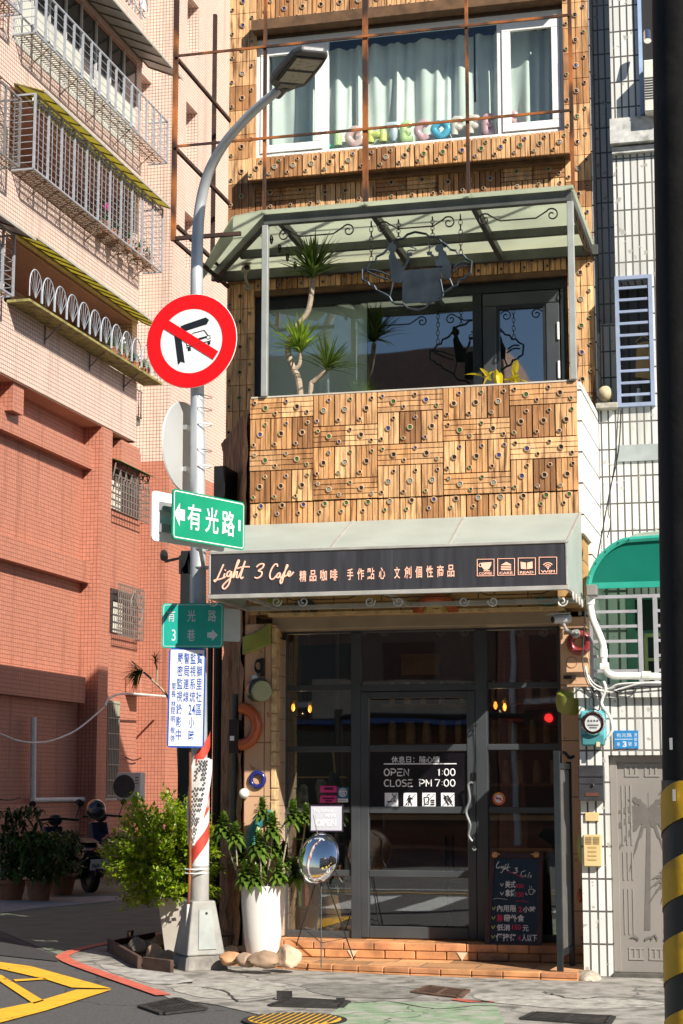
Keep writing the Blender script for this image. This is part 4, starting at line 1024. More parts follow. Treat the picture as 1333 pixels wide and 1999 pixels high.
pq([(345, 897), (398, 893), (396, 908), (388, 924), (376, 933), (362, 930), (350, 916)]); s_.torus(PY(*q8(345, 908), YS), .014, .003, (0, -1, 0), 16, 5)
pq([(358, 934), (392, 934), (390, 938), (360, 938)])
pq([(444, 908), (470, 892), (494, 904), (494, 910)]); pq([(444, 913), (494, 914), (494, 921), (444, 920)]); pq([(444, 924), (494, 925), (494, 933), (444, 932)])
pq([(540, 892), (566, 896), (568, 928), (542, 926)]); pq([(572, 896), (598, 890), (599, 924), (572, 928)])
for r in (.016, .031, .047): s_.torus(PY(*q8(673, 926), YS), r, .0042, (0, -1, 0), 16, 5, radians(42), radians(138))
s_.ball(PY(*q8(673, 925), YS), .007, 8)
s_.build('icons', COPPER, board)
def scroll(mb, c, r, r0, turn, right=(1, 0, 0), up=(0, 0, 1), thick=.007, flip=1):
    right, up = V(right), V(up); pts = []
    for i in range(26):
        t = i / 25; a = turn + flip * t * 2.6 * pi; rr = r * (1 - t) + r0 * t
        pts.append(V(c) + right * cos(a) * rr + up * sin(a) * rr)
    mb.tube(pts, thick, 6)
SCROLLW = mat('pale_iron_scroll', (.55, .54, .5), .5, .2)
for i, x in enumerate((417, 540, 592, 722, 778, 905, 962, 1097)):
    s_ = MB(); p = PY(x, 1173, YA + .08); scroll(s_, (p.x, YA + .08, p.z - .004), .042, .012, pi * .05 if i % 2 else pi * .95, flip=-1 if i % 2 else 1); s_.build('scroll_hook', SCROLLW, aw)
s_ = MB()
for i in range(4):
    p = PY(1112 + i * 8, 1160 + i * 9, YB - 1.0 + i * .2); scroll(s_, (ax1 + .02, YA + .2 + i * .2, az0 - .04), .04, .01, .3, right=(0, 1, 0)); 
s_.build('side_scrolls', SCROLLW, aw)
for k in range(3):
    s_ = MB(); a, b = PY(560 + k * 190, 1165, YA + .1), PY(690 + k * 190, 1165, YA + .1)
    s_.tube([(a.x - .03, YA + .1, az0 + .01), (a.x + .05, YA + .1, az0 - .02), (b.x - .05, YA + .1, az0 - .02), (b.x + .03, YA + .1, az0 + .01)], .005, 5); s_.build('scroll_bar', DARKSTEEL, aw)

# ---------------------------------------------------------------- glass canopy over the balcony
CAN = sheer('canopy_sheet', (0.74, 0.78, 0.67), 0.82, .35, stain=(.42, .26, .08), scale=1.6, amt=.34)
CANF = mat('canopy_steel', (0.10, 0.105, 0.095), .5, .4, var=.25, scale=5)
zcn = PY(1110, 385, YB).z; zback = PY(1153, 492, YU).z
ca = thing('balcony_canopy', 'pale sheet canopy on dark steel beams over the balcony', 'canopy', (-3.2, 15.8, zcn))
cx0, cx1 = PY(521, 428, YB).x, PY(1112, 385, YB).x
f = MB(); by = YB - .02
def cz(y): return zcn + (zback - zcn) * (y - YB) / (YU - YB)
f.bar((cx0 - .02, by, zcn), (cx1 + .02, by, zcn), .06, .10)
f.bar((XLU - .1, YU - .05, zback), (XR + .05, YU - .05, zback), .06, .10)
ym = (YB + YU) / 2 + .1
f.bar((-5.02, ym, cz(ym)), (cx1 + .02, ym, cz(ym)), .05, .08)
lx = XLU - .12
f.bar((cx0, by, zcn), (lx, YU - .06, zback), .06, .09); f.bar((cx1, by, zcn), (cx1, YU - .06, zback), .06, .09)
for x in (cx0 + .12, cx0 + (cx1 - cx0) * .36, cx0 + (cx1 - cx0) * .69): f.bar((x, by + .03, zcn), (x + .0, YU - .08, zback), .05, .08)
f.build('frame', CANF, ca, bevel=.004)
r = MB()
xs = [cx0 - .02, cx0 + (cx1 - cx0) * .34, cx0 + (cx1 - cx0) * .69, cx1 + .05]
for a, b in zip(xs, xs[1:]): r.prism([(a, YB - .12, zcn + .058), (b - .006, YB - .12, zcn + .058), (b - .006, YU + .0, zback + .062), (a, YU + .0, zback + .062)], (0, 0, .010))
r.prism([(cx0 - .026, YB - .12, zcn + .058), (cx0 - .026, YU, zback + .062), (lx - .18, YU, zback + .045), (cx0 - .30, YB - .05, zcn + .05)], (0, 0, .010))
r.prism([(cx0 - .31, YB - .045, zcn + .05), (lx - .19, YU, zback + .045), (lx - .24, YU, zback - .12), (cx0 - .37, YB + .15, zcn - .1)], (-.008, 0, .006))
r.build('roof_sheet', CAN, ca)
for x in (cx0 - .005, cx1 + .005):
    q = MB(); q.box(x - .028, x + .028, YB - .05, YB + .005, 4.945, zcn - .05); q.build('post', mat('pale_grey_post', (.36, .38, .36), .5, .3, var=.1), ca, bevel=.004)
SCD = mat('dark_iron')
L = (cx1 - cx0) / 3
for k in range(3):
    s_ = MB(); a = cx0 + k * L + .1; b = a + L - .2; z = zcn - .16
    s_.tube([(a + .10, YB + .02, z + .06), (a + .2, YB + .02, z), (b - .2, YB + .02, z), (b - .10, YB + .02, z + .06)], .007, 6)
    scroll(s_, (a + .06, YB + .02, z + .02), .06, .012, .25 * pi, flip=1); scroll(s_, (b - .06, YB + .02, z + .02), .06, .012, .75 * pi, flip=-1)
    s_.build('scroll_bar', SCD, ca)
for x in (cx0 - .03, cx1 + .03):
    s_ = MB()
    for k in range(5): scroll(s_, (x, YB + .25 + k * .27, cz(YB + .25 + k * .27) - .1), .05, .012, .3, right=(0, 1, 0))
    s_.build('side_scrolls', SCD, ca)

# ---------------------------------------------------------------- hanging iron sign
IR = mat('blue_black_iron', (0.028, 0.04, 0.052), .5, .5, var=.35, scale=6, stain=(.08, .09, .1), stain_amt=.35)
YH = YB + .1
def h_(x, y): p = PY(690 + x * .1876, 390 + y * .1876, YH); return V((p.x, YH, p.z))
hs = thing('hanging_sign', 'cut out iron sign of two people at a table, hung on chains', 'sign', h_(660, 1150))
OUT = [(90,720),(90,830),(150,860),(170,892),(215,897),(240,940),(330,982),(375,1012),(400,1060),(440,1085),(520,1090),(570,1130),(660,1150),(740,1130),(800,1062),(900,1040),(930,1000),(932,970),(1000,930),(1022,910),(1075,890),(1100,832),(1150,820),(1172,790),(1218,765),(1230,640),(1172,612),(1140,572),(1090,575),(1068,530),(1010,520),(975,480),(940,452),(915,440),(880,392),(830,382),(790,386),(755,356),(640,336),(560,362),(520,402),(460,416),(415,432),(370,490),(310,562),(240,592),(225,642),(175,652),(140,712)]
m_ = MB(); m_.tube([h_(*p) for p in OUT], .011, 6, closed=True)
for a in ([(110,725),(250,740),(375,790)], [(140,745),(260,800),(370,835)], [(1030,745),(1110,690),(1190,690)], [(1040,700),(1110,650),(1180,650)]): m_.tube(smooth_path([h_(*p) for p in a], 5), .009, 6)
for a in ([(410,860),(395,940),(375,1010)], [(905,830),(930,960)], [(1000,820),(1035,905)]): m_.tube([h_(*p) for p in a], .008, 6)
m_.build('border', IR, hs)
def plate(pts, nm, dy=0):
    m_ = MB(); m_.prism([h_(*p) + V((0, dy, 0)) for p in pts], (0, .007, 0)); return m_.build(nm, IR, hs)
plate([(535,735),(905,705),(915,820),(925,1000),(800,1060),(540,1080),(505,1060),(510,860)], 'table_plate')
def figure(head, rh, bun, body, cup, steam):
    m_ = MB(); m_.lathe(h_(*head), [(rh * .00082, 0), (rh * .00082, .007)], 18, (0, 1, 0))
    if bun: m_.lathe(h_(*bun) + V((0, .001, 0)), [(.024, 0), (.024, .007)], 16, (0, 1, 0))
    m_.prism([h_(*p) + V((0, -.002, 0)) for p in body], (0, .007, 0)); m_.prism([h_(*p) + V((0, -.003, 0)) for p in cup], (0, .007, 0))
    m_.tube(smooth_path([h_(*p) for p in steam], 5), .005, 5); m_.build('figure_plate', IR, hs)
figure((400, 500), 50, (388, 455), [(365,590),(385,540),(425,545),(440,590),(500,690),(530,695),(560,600),(582,592),(578,640),(522,735),(535,760),(505,862),(400,862),(380,720)], [(550,552),(612,548),(606,585),(562,590)], [(560,550),(575,525),(640,525),(645,508),(590,490),(630,475),(610,465)])
figure((890, 505), 46, (945, 470), [(880,560),(900,535),(930,520),(962,545),(985,620),(1018,690),(1010,820),(932,826),(905,720),(930,690),(862,692),(835,602),(800,582),(792,560),(832,570),(852,640),(882,622)], [(758,542),(818,538),(812,575),(770,580)], [(780,540),(795,500),(770,440),(785,400)])
def chain(p, q, n, m, par, R=.016, r=.0036):
    mb = MB(); p, q = V(p), V(q); d = (q - p) / n
    u, w_, a = frame_of(d.normalized())
    for i in range(n):
        ax_ = u if i % 2 else w_; c = p + d * (i + .5); s2 = a.cross(ax_)
        pts = [c + a * cos(t) * d.length * .66 + s2 * sin(t) * R for t in [2 * pi * j / 12 for j in range(12)]]
        mb.tube(pts, r, 5, closed=True)
    return mb.build('chain', m, par)
for a, b in (((172, 222), (185, 640)), ((455, 195), (468, 415)), ((815, 160), (822, 382)), ((1112, 140), (1116, 575))):
    p = h_(*b); t_ = h_(*a); chain((p.x, YH, zcn - .05), p, max(6, int((zcn - .05 - p.z) / .042)), mat('dark_iron'), hs)

# ---------------------------------------------------------------- rusty billboard frame
YR = YB - .06
rf = thing('billboard_frame', 'empty rusty steel billboard frame standing in front of the tiled facade', 'frame', (-3.5, YB, zcn + .1))
f = MB()
zT = PY(700, -60, YR).z
for x, w_ in ((517, .026), (713, .046), (912, .026), (1115, .032)):
    p = PY(x, 200, YR); f.box(p.x - w_ / 2, p.x + w_ / 2, YR - .02, YR + .02, zcn + .075, zT)
f.build('posts', RUST, rf)
fl_ = PY(345, 200, YR).x; frr = PY(1115, 150, YR).x
for y in (72, 253):
    z = PY(730, y, YR).z; f = MB(); f.bar((fl_, YR - .03, z), (frr, YR - .03, z), .016, .022); f.build('rail', RUST, rf)
f = MB(); x = PY(342, 200, YR).x; zb_ = PY(342, 470, YR).z
f.box(x - .022, x + .022, YR - .02, YR + .02, zb_, zT); f.build('posts', RUST, rf)
f = MB(); x2 = PY(417, 300, YU).x
f.box(x2 - .018, x2 + .018, YU - .02, YU + .02, PY(415, 530, YU).z, zT + .5)
for z in (PY(730, 72, YR).z, PY(730, 253, YR).z, zb_ + .02):
    f.bar((x, YR, z), (x, YR + 2.2, z), .03); f.bar((x, YR + 1.5, z + .0), (XLU, YR + 1.5, z), .025)
z = zb_ + .02; f.bar((x, YR, z), (PY(470, 460, YR).x, YR, z), .035); f.bar((x, YR + .1, z + .15), (XLU + .0, YU, z + .15), .03)
f.build('braces', DARKSTEEL, rf)

# ---------------------------------------------------------------- plants on the balcony
LEAF_D = leafmat('spiky_leaf', (0.10, 0.16, 0.03)); LEAF_B = leafmat('bright_leaf', (0.22, 0.34, 0.03), .4); LEAF_DK = leafmat('deep_green_leaf', (0.04, 0.085, 0.022)); LEAF_M = leafmat('mid_green_leaf', (0.08, 0.15, 0.03))
def blade(mb, p, d, L, w_, droop, up=V((0, 0, 1)), seg=5):
    d = d.normalized(); s2 = d.cross(up)
    s2 = s2.normalized() if s2.length > .05 else V((1, 0, 0))
    n2 = s2.cross(d); vs = []
    for i in range(seg + 1):
        t = i / seg; q = p + d * L * t - up * droop * L * t * t
        ww = w_ * (min(1, .55 + t * 2) * (1 - t ** 3) + .02)
        vs += [q - s2 * ww + n2 * ww * .35, q, q + s2 * ww + n2 * ww * .35]
    fs = []
    for i in range(seg): a = 3 * i; fs += [(a, a + 1, a + 4, a + 3), (a + 1, a + 2, a + 5, a + 4)]
    mb.add(vs, fs)
def spiky_head(c, axis, n, L, w_, par, m):
    mb = MB(); u, v_, a = frame_of(axis)
    for i in range(n):
        t = 2 * pi * random.random(); el = random.uniform(.08, 1.0) ** .8 * 1.25
        d = a * cos(el) + (u * cos(t) + v_ * sin(t)) * sin(el)
        k = random.uniform(.55, 1.35); mb.c = (k, k, k * random.uniform(.6, 1))
        blade(mb, V(c) + a * random.uniform(-.02, .05), d, L * random.uniform(.7, 1.05), w_, .08 + .25 * el * random.random())
    return mb.build('leaf_head', m, par)
yp = YB + .42
def bx(x, y, Y=None): return PY(x, y, Y or yp)
yu = thing('spiky_plant', 'tall spiky dragon tree with three leaf heads on pale bent stems on the balcony', 'plant', (bx(590, 770).x, yp, 3.86))
m_ = MB(); m_.lathe((bx(590, 770).x, yp, 3.86), [(.13, 0), (.19, .42), (.2, .44), (.17, .44), (.001, .40)], 20); m_.build('pot', TERRACOTTA, yu)
def stem(pts, r0, r1, nm='stem'):
    sp = smooth_path([V(p) for p in pts], 6); n = len(sp); m_ = MB(); m_.tube(sp, [r0 + (r1 - r0) * i / (n - 1) for i in range(n)], 9); m_.build(nm, BARK, yu, smooth=True)
base = V((bx(590, 770).x, yp, 4.25))
stem([base, bx(585, 760), bx(570, 715), bx(562, 680), bx(578, 640), bx(602, 605), bx(611, 545)], .034, .024)
stem([bx(572, 725), bx(584, 712), bx(587, 688)], .022, .018)
stem([base + V((.04, 0, 0)), bx(606, 765), bx(612, 745), bx(637, 725)], .026, .022)
spiky_head(bx(611, 540), (.02, -.15, 1), 120, .47, .011, yu, LEAF_D)
spiky_head(bx(586, 686), (-.05, -.25, 1), 95, .40, .011, yu, LEAF_B)
spiky_head(bx(638, 722), (.35, -.2, 1), 60, .40, .011, yu, LEAF_D)
m_ = MB()
for i in range(26): 
    k = random.uniform(.5, 1); m_.c = (k, k, k); blade(m_, base + V((random.uniform(-.1, .1), random.uniform(-.1, .05), .15)), V((random.uniform(-1, 1), random.uniform(-.6, .4), 1.1)), random.uniform(.3, .55), .008, .3)
m_.build('young_shoots', LEAF_D, yu)
sp_ = thing('small_plant', 'small yellow green broad leaved plant peeping over the balcony parapet below the door', 'plant', (PY(980, 750, YB + .25).x, YB + .25, 3.86))
p = PY(980, 752, YB + .25)
m_ = MB(); m_.lathe((p.x, YB + .25, 3.86), [(.1, 0), (.14, .8), (.001, .8)], 16); m_.build('pot', TERRACOTTA, sp_)
m_ = MB()
for x, y, dx, dz in ((940, 735, -1, .3), (962, 725, -.4, -.6), (974, 728, .1, -.8), (985, 742, .5, -.1), (1005, 730, .2, 1), (1018, 742, .8, -.5), (955, 740, -.3, .5), (996, 745, .3, .2), (970, 748, 0, 1), (1010, 748, -.3, 1)):
    q = PY(x, y, YB + .17); k = random.uniform(.8, 1.4); m_.c = (k * 1.2, k, k * .5); blade(m_, q, V((dx, -.35, dz)), .16, .032, .2)
    m_.tube([p, q], .004, 5)
m_.build('leaves', leafmat('yellow_leaf', (.40, .38, .03), .4), sp_)

# ---------------------------------------------------------------- cameras on the cafe
IVORY = mat('ivory_plastic', (.5, .44, .32), .5, var=.1)
def cctv(p, d, label, m, mount):
    p, d = V(p), V(d).normalized(); t = thing('security_camera', label, 'security camera', p)
    s2 = d.cross(V((0, 0, 1))).normalized(); u2 = s2.cross(d)
    b = MB(); b.lathe(p, [(.036, 0), (.04, .02), (.04, .16), (.036, .17)], 16, d); b.build('housing', m, t, smooth=True, bevel=.003)
    b = MB(); b.lathe(p + d * .171, [(.028, 0), (.022, .004), (.001, .001)], 16, d); b.build('lens', mat('lens_black', (.01, .01, .012), .1, bump=0), t)
    b = MB(); b.obox(p + d * .11 + u2 * .044, d * .10, s2 * .042, u2 * .004); b.build('hood', m, t, bevel=.003)
    b = MB(); b.tube([p + d * .07 - u2 * .035, p + d * .05 - u2 * .09, V(mount)], .014, 8); b.lathe(V(mount), [(.04, -.01), (.04, .02)], 14, p - V(mount)); b.build('bracket', m, t)
    return t
p = PY(478, 527, YU - .22); cctv(p, (.35, -.8, -.12), 'ivory security camera under the left end of the balcony canopy', IVORY, p + V((-.02, .2, -.12)))
p = PY(1112, 1207, YP - .2); cctv(p, (-.75, -.6, -.1), 'silver security camera at the top of the right pillar under the awning', mat('silver_plastic', (.42, .42, .42), .35, .3, var=.1), p + V((.03, .16, -.12)))
# ---------------------------------------------------------------- street lamp with its signs
YPO = 14.45
GALV = mat('galvanised_steel', (0.50, 0.53, 0.55), .45, .35, var=.14, scale=3, stain=(.34, .34, .33), stain_amt=.35)
DIRTY = mat('dirty_pole_foot', (0.27, 0.265, 0.245), .6, .2, var=.25, scale=6, stain=(.22, .15, .10), stain_amt=.42)
pc = PY(390, 1720, YPO); px0 = pc.x
lamp = thing('street_lamp', 'galvanised street lamp with curved arm and red striped foot at the corner', 'street lamp', (px0, YPO, 0))
def pp(x, y, Y=YPO): return PY(x, y, Y)
m_ = MB()
zb = PY(390, 1760, YPO).z; zt_ = PY(384, 560, YPO).z
xt = pp(384, 540).x
m_.tube([(px0, YPO, zb), (pp(387, 1100).x, YPO, PY(388, 1100, YPO).z), (pp(384.5, 700).x, YPO, zt_ - .6)], [.076, .066, .058], 20); m_.build('pole', GALV, lamp, smooth=True)
m_ = MB(); arm = smooth_path([(pp(384.5, 700).x, YPO, zt_ - .61), pp(384, 560), pp(384.5, 500), pp(387, 440), pp(393, 390, YPO - .02), pp(408, 335, YPO - .1), pp(440, 278, YPO - .25), pp(490, 222, YPO - .42), pp(548, 172, YPO - .62)], 8)
m_.tube(arm, [.058 - .020 * i / (len(arm) - 1) for i in range(len(arm))], 16); m_.build('arm', GALV, lamp, smooth=True)
# head
h0 = pp(556, 166, YPO - .66); a_ = (pp(611, 97, YPO - 1.26) - h0).normalized(); s_v = V((.95, .30, .06)); s_v = (s_v - a_ * s_v.dot(a_)).normalized(); u_v = s_v.cross(a_).normalized()
if u_v.z < 0: u_v = -u_v
HG = mat('lamp_head_grey', (.10, .105, .11), .45, .4, var=.1)
m_ = MB(); L_ = .74
prof = [(-.09, .055), (0, .10), (.06, .155), (.18, .17), (.5, .165), (.66, .15), (L_, .10)]
top = [h0 + a_ * t - s_v * w_ + u_v * .03 for t, w_ in prof] + [h0 + a_ * t + s_v * w_ + u_v * .03 for t, w_ in reversed(prof)]
m_.prism(top, u_v * -.06); m_.build('lamp_head', HG, lamp, bevel=.018, seg=2)
m_ = MB(); m_.obox(h0 + a_ * .40 - u_v * .034, a_ * .25, s_v * .135, u_v * .006); lp = m_.build('panel_frame', mat('lamp_dark', (.02, .02, .022), .5), lamp)
for t in (.27, .53):
    m_ = MB(); m_.obox(h0 + a_ * t - u_v * .043, a_ * .105, s_v * .11, u_v * .004); m_.build('lens_panel', mat('lamp_lens', (.33, .30, .24), .3, var=.2, scale=30), lp)
m_ = MB(); m_.tube([h0 - a_ * .2, h0 + a_ * .02], [.045, .05], 14); m_.build('collar', HG, lamp)
m_ = MB(); m_.obox(h0 + a_ * .05 - u_v * .034, a_ * .05, s_v * .07, u_v * .003); m_.build('rating_label', mat('faded_label', (.2, .19, .16), .7, var=.5, scale=50), lamp)
# foot
m_ = MB()
zf0, zf1 = PY(390, 1862, YPO).z, PY(390, 1757, YPO).z
w0, w1 = .165, .125
BA = radians(40)
def rb_(x, y, z): return V((px0 + x * cos(BA) - y * sin(BA), YPO + x * sin(BA) + y * cos(BA), z))
def ring(z, w_, d): return [rb_(-w_, -d, z), rb_(w_, -d, z), rb_(w_, d, z), rb_(-w_, d, z)]
def frustum(mb, z0, w0, z1, w1):
    mb.add(ring(z0, w0, w0) + ring(z1, w1, w1), [(3, 2, 1, 0), (4, 5, 6, 7), (0, 1, 5, 4), (1, 2, 6, 5), (2, 3, 7, 6), (3, 0, 4, 7)])
frustum(m_, zf0, .168, zf1, .102); foot = m_.build('base_box', DIRTY, lamp, bevel=.012, seg=2)
m_ = MB(); z0, z1 = zf0 + .05, zf1 - .07
def yface(z): return -(.168 + (.102 - .168) * (z - zf0) / (zf1 - zf0)) - .002
m_.add([rb_(*q) for q in ((-.07, yface(z0), z0), (.09, yface(z0), z0), (.06, yface(z1), z1), (-.05, yface(z1), z1), (-.07, yface(z0) - .008, z0), (.09, yface(z0) - .008, z0), (.06, yface(z1) - .008, z1), (-.05, yface(z1) - .008, z1))], [(0, 1, 2, 3), (7, 6, 5, 4), (4, 5, 1, 0), (5, 6, 2, 1), (6, 7, 3, 2), (7, 4, 0, 3)])
ht = m_.build('hatch', mat('hatch_grey', (.28, .30, .285), .5, .3, var=.15, stain=(.25, .2, .15), stain_amt=.35), foot)
m_ = MB(); m_.lathe(rb_(.012, yface(z1 - .03) - .008, z1 - .03), [(.011, 0), (.011, .004)], 12, rb_(0, -1, 0) - rb_(0, 0, 0)); m_.build('keyhole', BLACK, ht)
m_ = MB(); m_.add([rb_(*q) for q in ((-.19, -.2, -.01), (.2, -.19, -.01), (.19, .2, -.01), (-.2, .19, -.01), (-.165, -.165, zf0), (.16, -.17, zf0), (.165, .165, zf0), (-.16, .17, zf0))], [(3, 2, 1, 0), (4, 5, 6, 7), (0, 1, 5, 4), (1, 2, 6, 5), (2, 3, 7, 6), (3, 0, 4, 7)])
m_.build('concrete_footing', mat('old_footing', (.24, .225, .2), .95, var=.3, scale=9, bump=.9, stain=(.12, .11, .1)), lamp, bevel=.02)
# red and white slanted stripes wrapped round the pole
def wrap(mb, z0, dz, slope, r, a0, a1, n=16):
    vs = []
    for i in range(n + 1):
        a = a0 + (a1 - a0) * i / n; zz = z0 + slope * (a - a0)
        for z in (zz, zz + dz): vs.append((px0 - .003 + r * sin(a), YPO - r * cos(a), z))
    mb.add(vs, [(2 * i, 2 * i + 2, 2 * i + 3, 2 * i + 1) for i in range(n)])
zw0, zw1 = PY(390, 1690, YPO).z, PY(390, 1480, YPO).z
m_ = MB(); m_.tube([(px0 - .002, YPO, zw0), (px0 - .004, YPO, zw1)], .0772, 24, cap=False); m_.build('pale_band', mat('pale_reflective_band', (.6, .62, .62), .4, var=.12, stain=(.35, .33, .3), stain_amt=.4), lamp, smooth=True)
m_ = MB(); m_.tube([(px0 - .001, YPO, zb - .01), (px0 - .002, YPO, zw0 - .002)], [.0785, .0775], 24, cap=False); m_.build('dirty_sleeve', mat('stained_pole_skin', (.34, .33, .31), .65, .1, var=.3, scale=9, sx=(1, 1, .3), stain=(.24, .12, .06), stain_amt=.46), lamp, smooth=True)
m_ = MB()
for k in range(4): wrap(m_, zw0 - .10 + k * .25, .135, .10, .0785, -1.7, 1.7)
m_.build('red_stripes', mat('peeling_red_stripe', (.50, .05, .03), .55, var=.2, scale=12, stain=(.52, .42, .38), stain_amt=.43), lamp)
m_ = MB()
for z, a in ((PY(390, 1704, YPO).z, .0), (PY(390, 1696, YPO).z, 0)): m_.torus((px0 - .03, YPO, z), .10, .006, (0, 0, 1), 24, 6, sx=1.1)
m_.build('cable_tie', WHITE, lamp)
# rusty conduit and white pipe beside the pole
cd = thing('cable_conduit', 'rusty conduit ending in a white plastic pipe strapped beside the lamp pole', 'pipe', (PY(358, 1910, YPO - .1).x, YPO - .1, 0))
m_ = MB(); m_.tube([PY(368, 1770, YPO - .1), PY(371, 1690, YPO - .1), PY(371, 1460, YPO - .1), PY(372, 1200, YPO - .06)], .012, 10); m_.build('rusty_pipe', RUST, cd, smooth=True)
q0 = PY(358, 1905, YPO - .1); m_ = MB(); m_.tube([(q0.x - .005, YPO - .12, .0), PY(360, 1870, YPO - .1), PY(364, 1840, YPO - .1), PY(368, 1765, YPO - .1)], .016, 12); m_.build('white_pipe', PVC, cd, smooth=True)
# notice strip wrapped on the pole
bn = MB(); N = 14; vs = []
cen = [(396, 1482, 22), (392, 1510, 25), (387, 1550, 24), (382, 1590, 20), (378, 1620, 14), (373, 1650, 8)]
cs = smooth_path([V(c) for c in cen], 4)
for c in cs:
    for j in range(7):
        t = (j / 6 - .5); x = c.x + t * 2 * c.z * .85 
        d = .088 + .012 * noise.noise(V((c.y * .03, j * .7, 2))) - .05 * abs(t) ** 2
        vs.append(PY(x, c.y, YPO - d))
bn.add(vs, [(i * 7 + j, i * 7 + j + 1, (i + 1) * 7 + j + 1, (i + 1) * 7 + j) for i in range(len(cs) - 1) for j in range(6)])
nb = thing('notice_strip', 'crumpled white paper strip with printed lines tied round the lamp pole', 'notice', PY(385, 1560, YPO - .12))
bn.build('paper', mat('crumpled_paper', (.66, .66, .63), .8, var=.1, scale=12, bump=.5), nb, smooth=True)
m_ = MB()
for i in range(2, 22):
    c = cs[min(len(cs) - 1, int(i * .95))]; y = c.y
    for j in (-.32, -.08, .18, .38):
        if random.random() < .75:
            w_ = c.z * .16; x = c.x + j * c.z * 1.0; p, q = PY(x - w_ / 2, y - 2.6, YPO - .102), PY(x + w_ / 2, y + 1.8, YPO - .102); m_.box(p.x, q.x, p.y - .0006, p.y + .0006, q.z, p.z)
m_.build('lettering', mat('print_ink', (.08, .08, .09), .8), nb)

# round no-turn sign
SR = mat('sign_red', (0.74, 0.006, 0.008), .35, var=.03, scale=3, bump=0); SW = mat('sign_white', (.78, .79, .80), .4, var=.02, scale=3, bump=0); SK = mat('sign_black', (.012, .015, .018), .4, bump=0); SG_ = mat('sign_green', (.0, .26, .135), .4, var=.1, scale=6, bump=.03); SGD = mat('sign_green_dull', (.008, .34, .27), .45, var=.1, scale=6, stain=(.06, .34, .26), stain_amt=.35); SBL = mat('sign_blue', (.015, .075, .36), .4, bump=0)
psi = radians(14.2 - 14); 
def basis(yaw, roll=0):
    """sign axes: right, up, outward; yaw 0 faces the street squarely"""
    r = V((cos(yaw), sin(yaw), 0)); n = V((sin(yaw), -cos(yaw), 0)); u = V((0, 0, 1))
    return (r * cos(roll) + u * sin(roll)), (u * cos(roll) - r * sin(roll)), n
sc_ = PY(374, 666, YPO - .11)
R_, U_, N_ = basis(radians(-2), radians(6))
rs = thing('round_sign', 'red ringed round sign forbidding cars to turn right, on the lamp pole', 'road sign', sc_)
RAD = .418
def dsk(mb, r0, r1, d, n=64):
    vs = []
    for j in range(n):
        a = 2 * pi * j / n; k = R_ * cos(a) + U_ * sin(a); vs += [sc_ + k * r0 + N_ * d, sc_ + k * r1 + N_ * d]
    mb.add(vs, [((2 * j), (2 * j + 1), (2 * ((j + 1) % n) + 1), (2 * ((j + 1) % n))) for j in range(n)])
m_ = MB(); m_.lathe(sc_, [(RAD, -.006), (RAD + .002, 0), (RAD, .006)], 64, N_); m_.build('plate', SW, rs)
m_ = MB(); dsk(m_, RAD * .685, RAD * .995, .008)
m_.build('red_ring', SR, rs)
def sg(x, y, d): return sc_ + R_ * x * RAD + U_ * y * RAD + N_ * d
def zs(x, y):  # crop pixels to sign units, undoing the tilt seen in the photograph
    return ((x - 660) / 568, -(y - 672) / 582)
def sgp(pts, m_, d, th=.0012): m_.prism([sg(*zs(*p), d) for p in pts], N_ * th)
m_ = MB(); sgp([(365, 400), (410, 372), (985, 862), (912, 952), (332, 460)], m_, .0105); m_.build('red_bar', SR, rs)
m_ = MB(); sgp([(540, 466), (600, 452), (868, 412), (905, 452), (872, 500), (600, 535), (560, 500)], m_, .0075); sgp([(452, 565), (540, 620), (555, 930), (508, 905), (468, 942), (455, 600)], m_, .0075); m_.build('turn_arrow', SK, rs)
m_ = MB()
def sgt(pts, r=.0035, d=.0085): m_.tube([sg(*zs(*p), d) for p in pts], r, 5)
sgt([(630, 660), (668, 596), (700, 578), (835, 568), (875, 640)]); sgp([(592, 690), (660, 662), (900, 640), (902, 685), (870, 692), (850, 668), (680, 690), (660, 722), (596, 728)], m_, .0075)
sgt([(592, 745), (760, 722), (905, 712)], .004); sgp([(606, 752), (644, 748), (646, 790), (608, 793)], m_, .0075); sgp([(856, 728), (894, 724), (895, 752), (870, 762)], m_, .0075)
m_.build('car_symbol', SK, rs)
m_ = MB()
for x, y in ((620, 700), (876, 667)): m_.lathe(sg(*zs(x, y), .0088), [(.013, 0), (.013, .001)], 16, N_)
m_.build('headlamp_dots', SW, rs)
m_ = MB(); m_.bar(sc_ - N_ * .012 - R_ * .2, sc_ - N_ * .012 + R_ * .2, .02, .03); m_.bar(sc_ - N_ * .01 , sc_ - N_ * .06, .05); m_.build('bracket', GALV, rs)
# back of a round mirror-like plate turned to the alley
bc_ = PY(362, 873, YPO + .10); Nb = V((-.62, .78, 0)).normalized()
Nb = Matrix.Rotation(radians(0), 3, 'Z') @ Nb
nv = (bc_ - EYE_P); nv.z = 0; nv.normalize(); perp = V((nv.y, -nv.x, 0))
nb_ = (nv * cos(radians(61)) * 1 - perp * sin(radians(61))).normalized()
bk = thing('round_sign', 'grey back of a round road sign turned towards the alley, on the lamp pole', 'road sign', bc_)
m_ = MB(); m_.lathe(bc_, [(.395, 0), (.402, .01), (.39, .014)], 48, nb_); m_.build('plate', mat('dull_aluminium', (.50, .51, .51), .5, .25, var=.08, scale=2), bk)
for dz in (-.2, .17):
    m_ = MB(); c_ = bc_ + V((0, 0, dz)); t_ = V((px0, YPO, c_.z)); m_.torus((px0 - .012, YPO, c_.z), .068, .006, (0, 0, 1), 20, 6); m_.obox(c_ - nb_ * .02 , (nb_.cross(V((0, 0, 1)))) * .05, V((0, 0, .02)), nb_ * .02); m_.build('clamp', WHITE, bk)
m_ = MB()
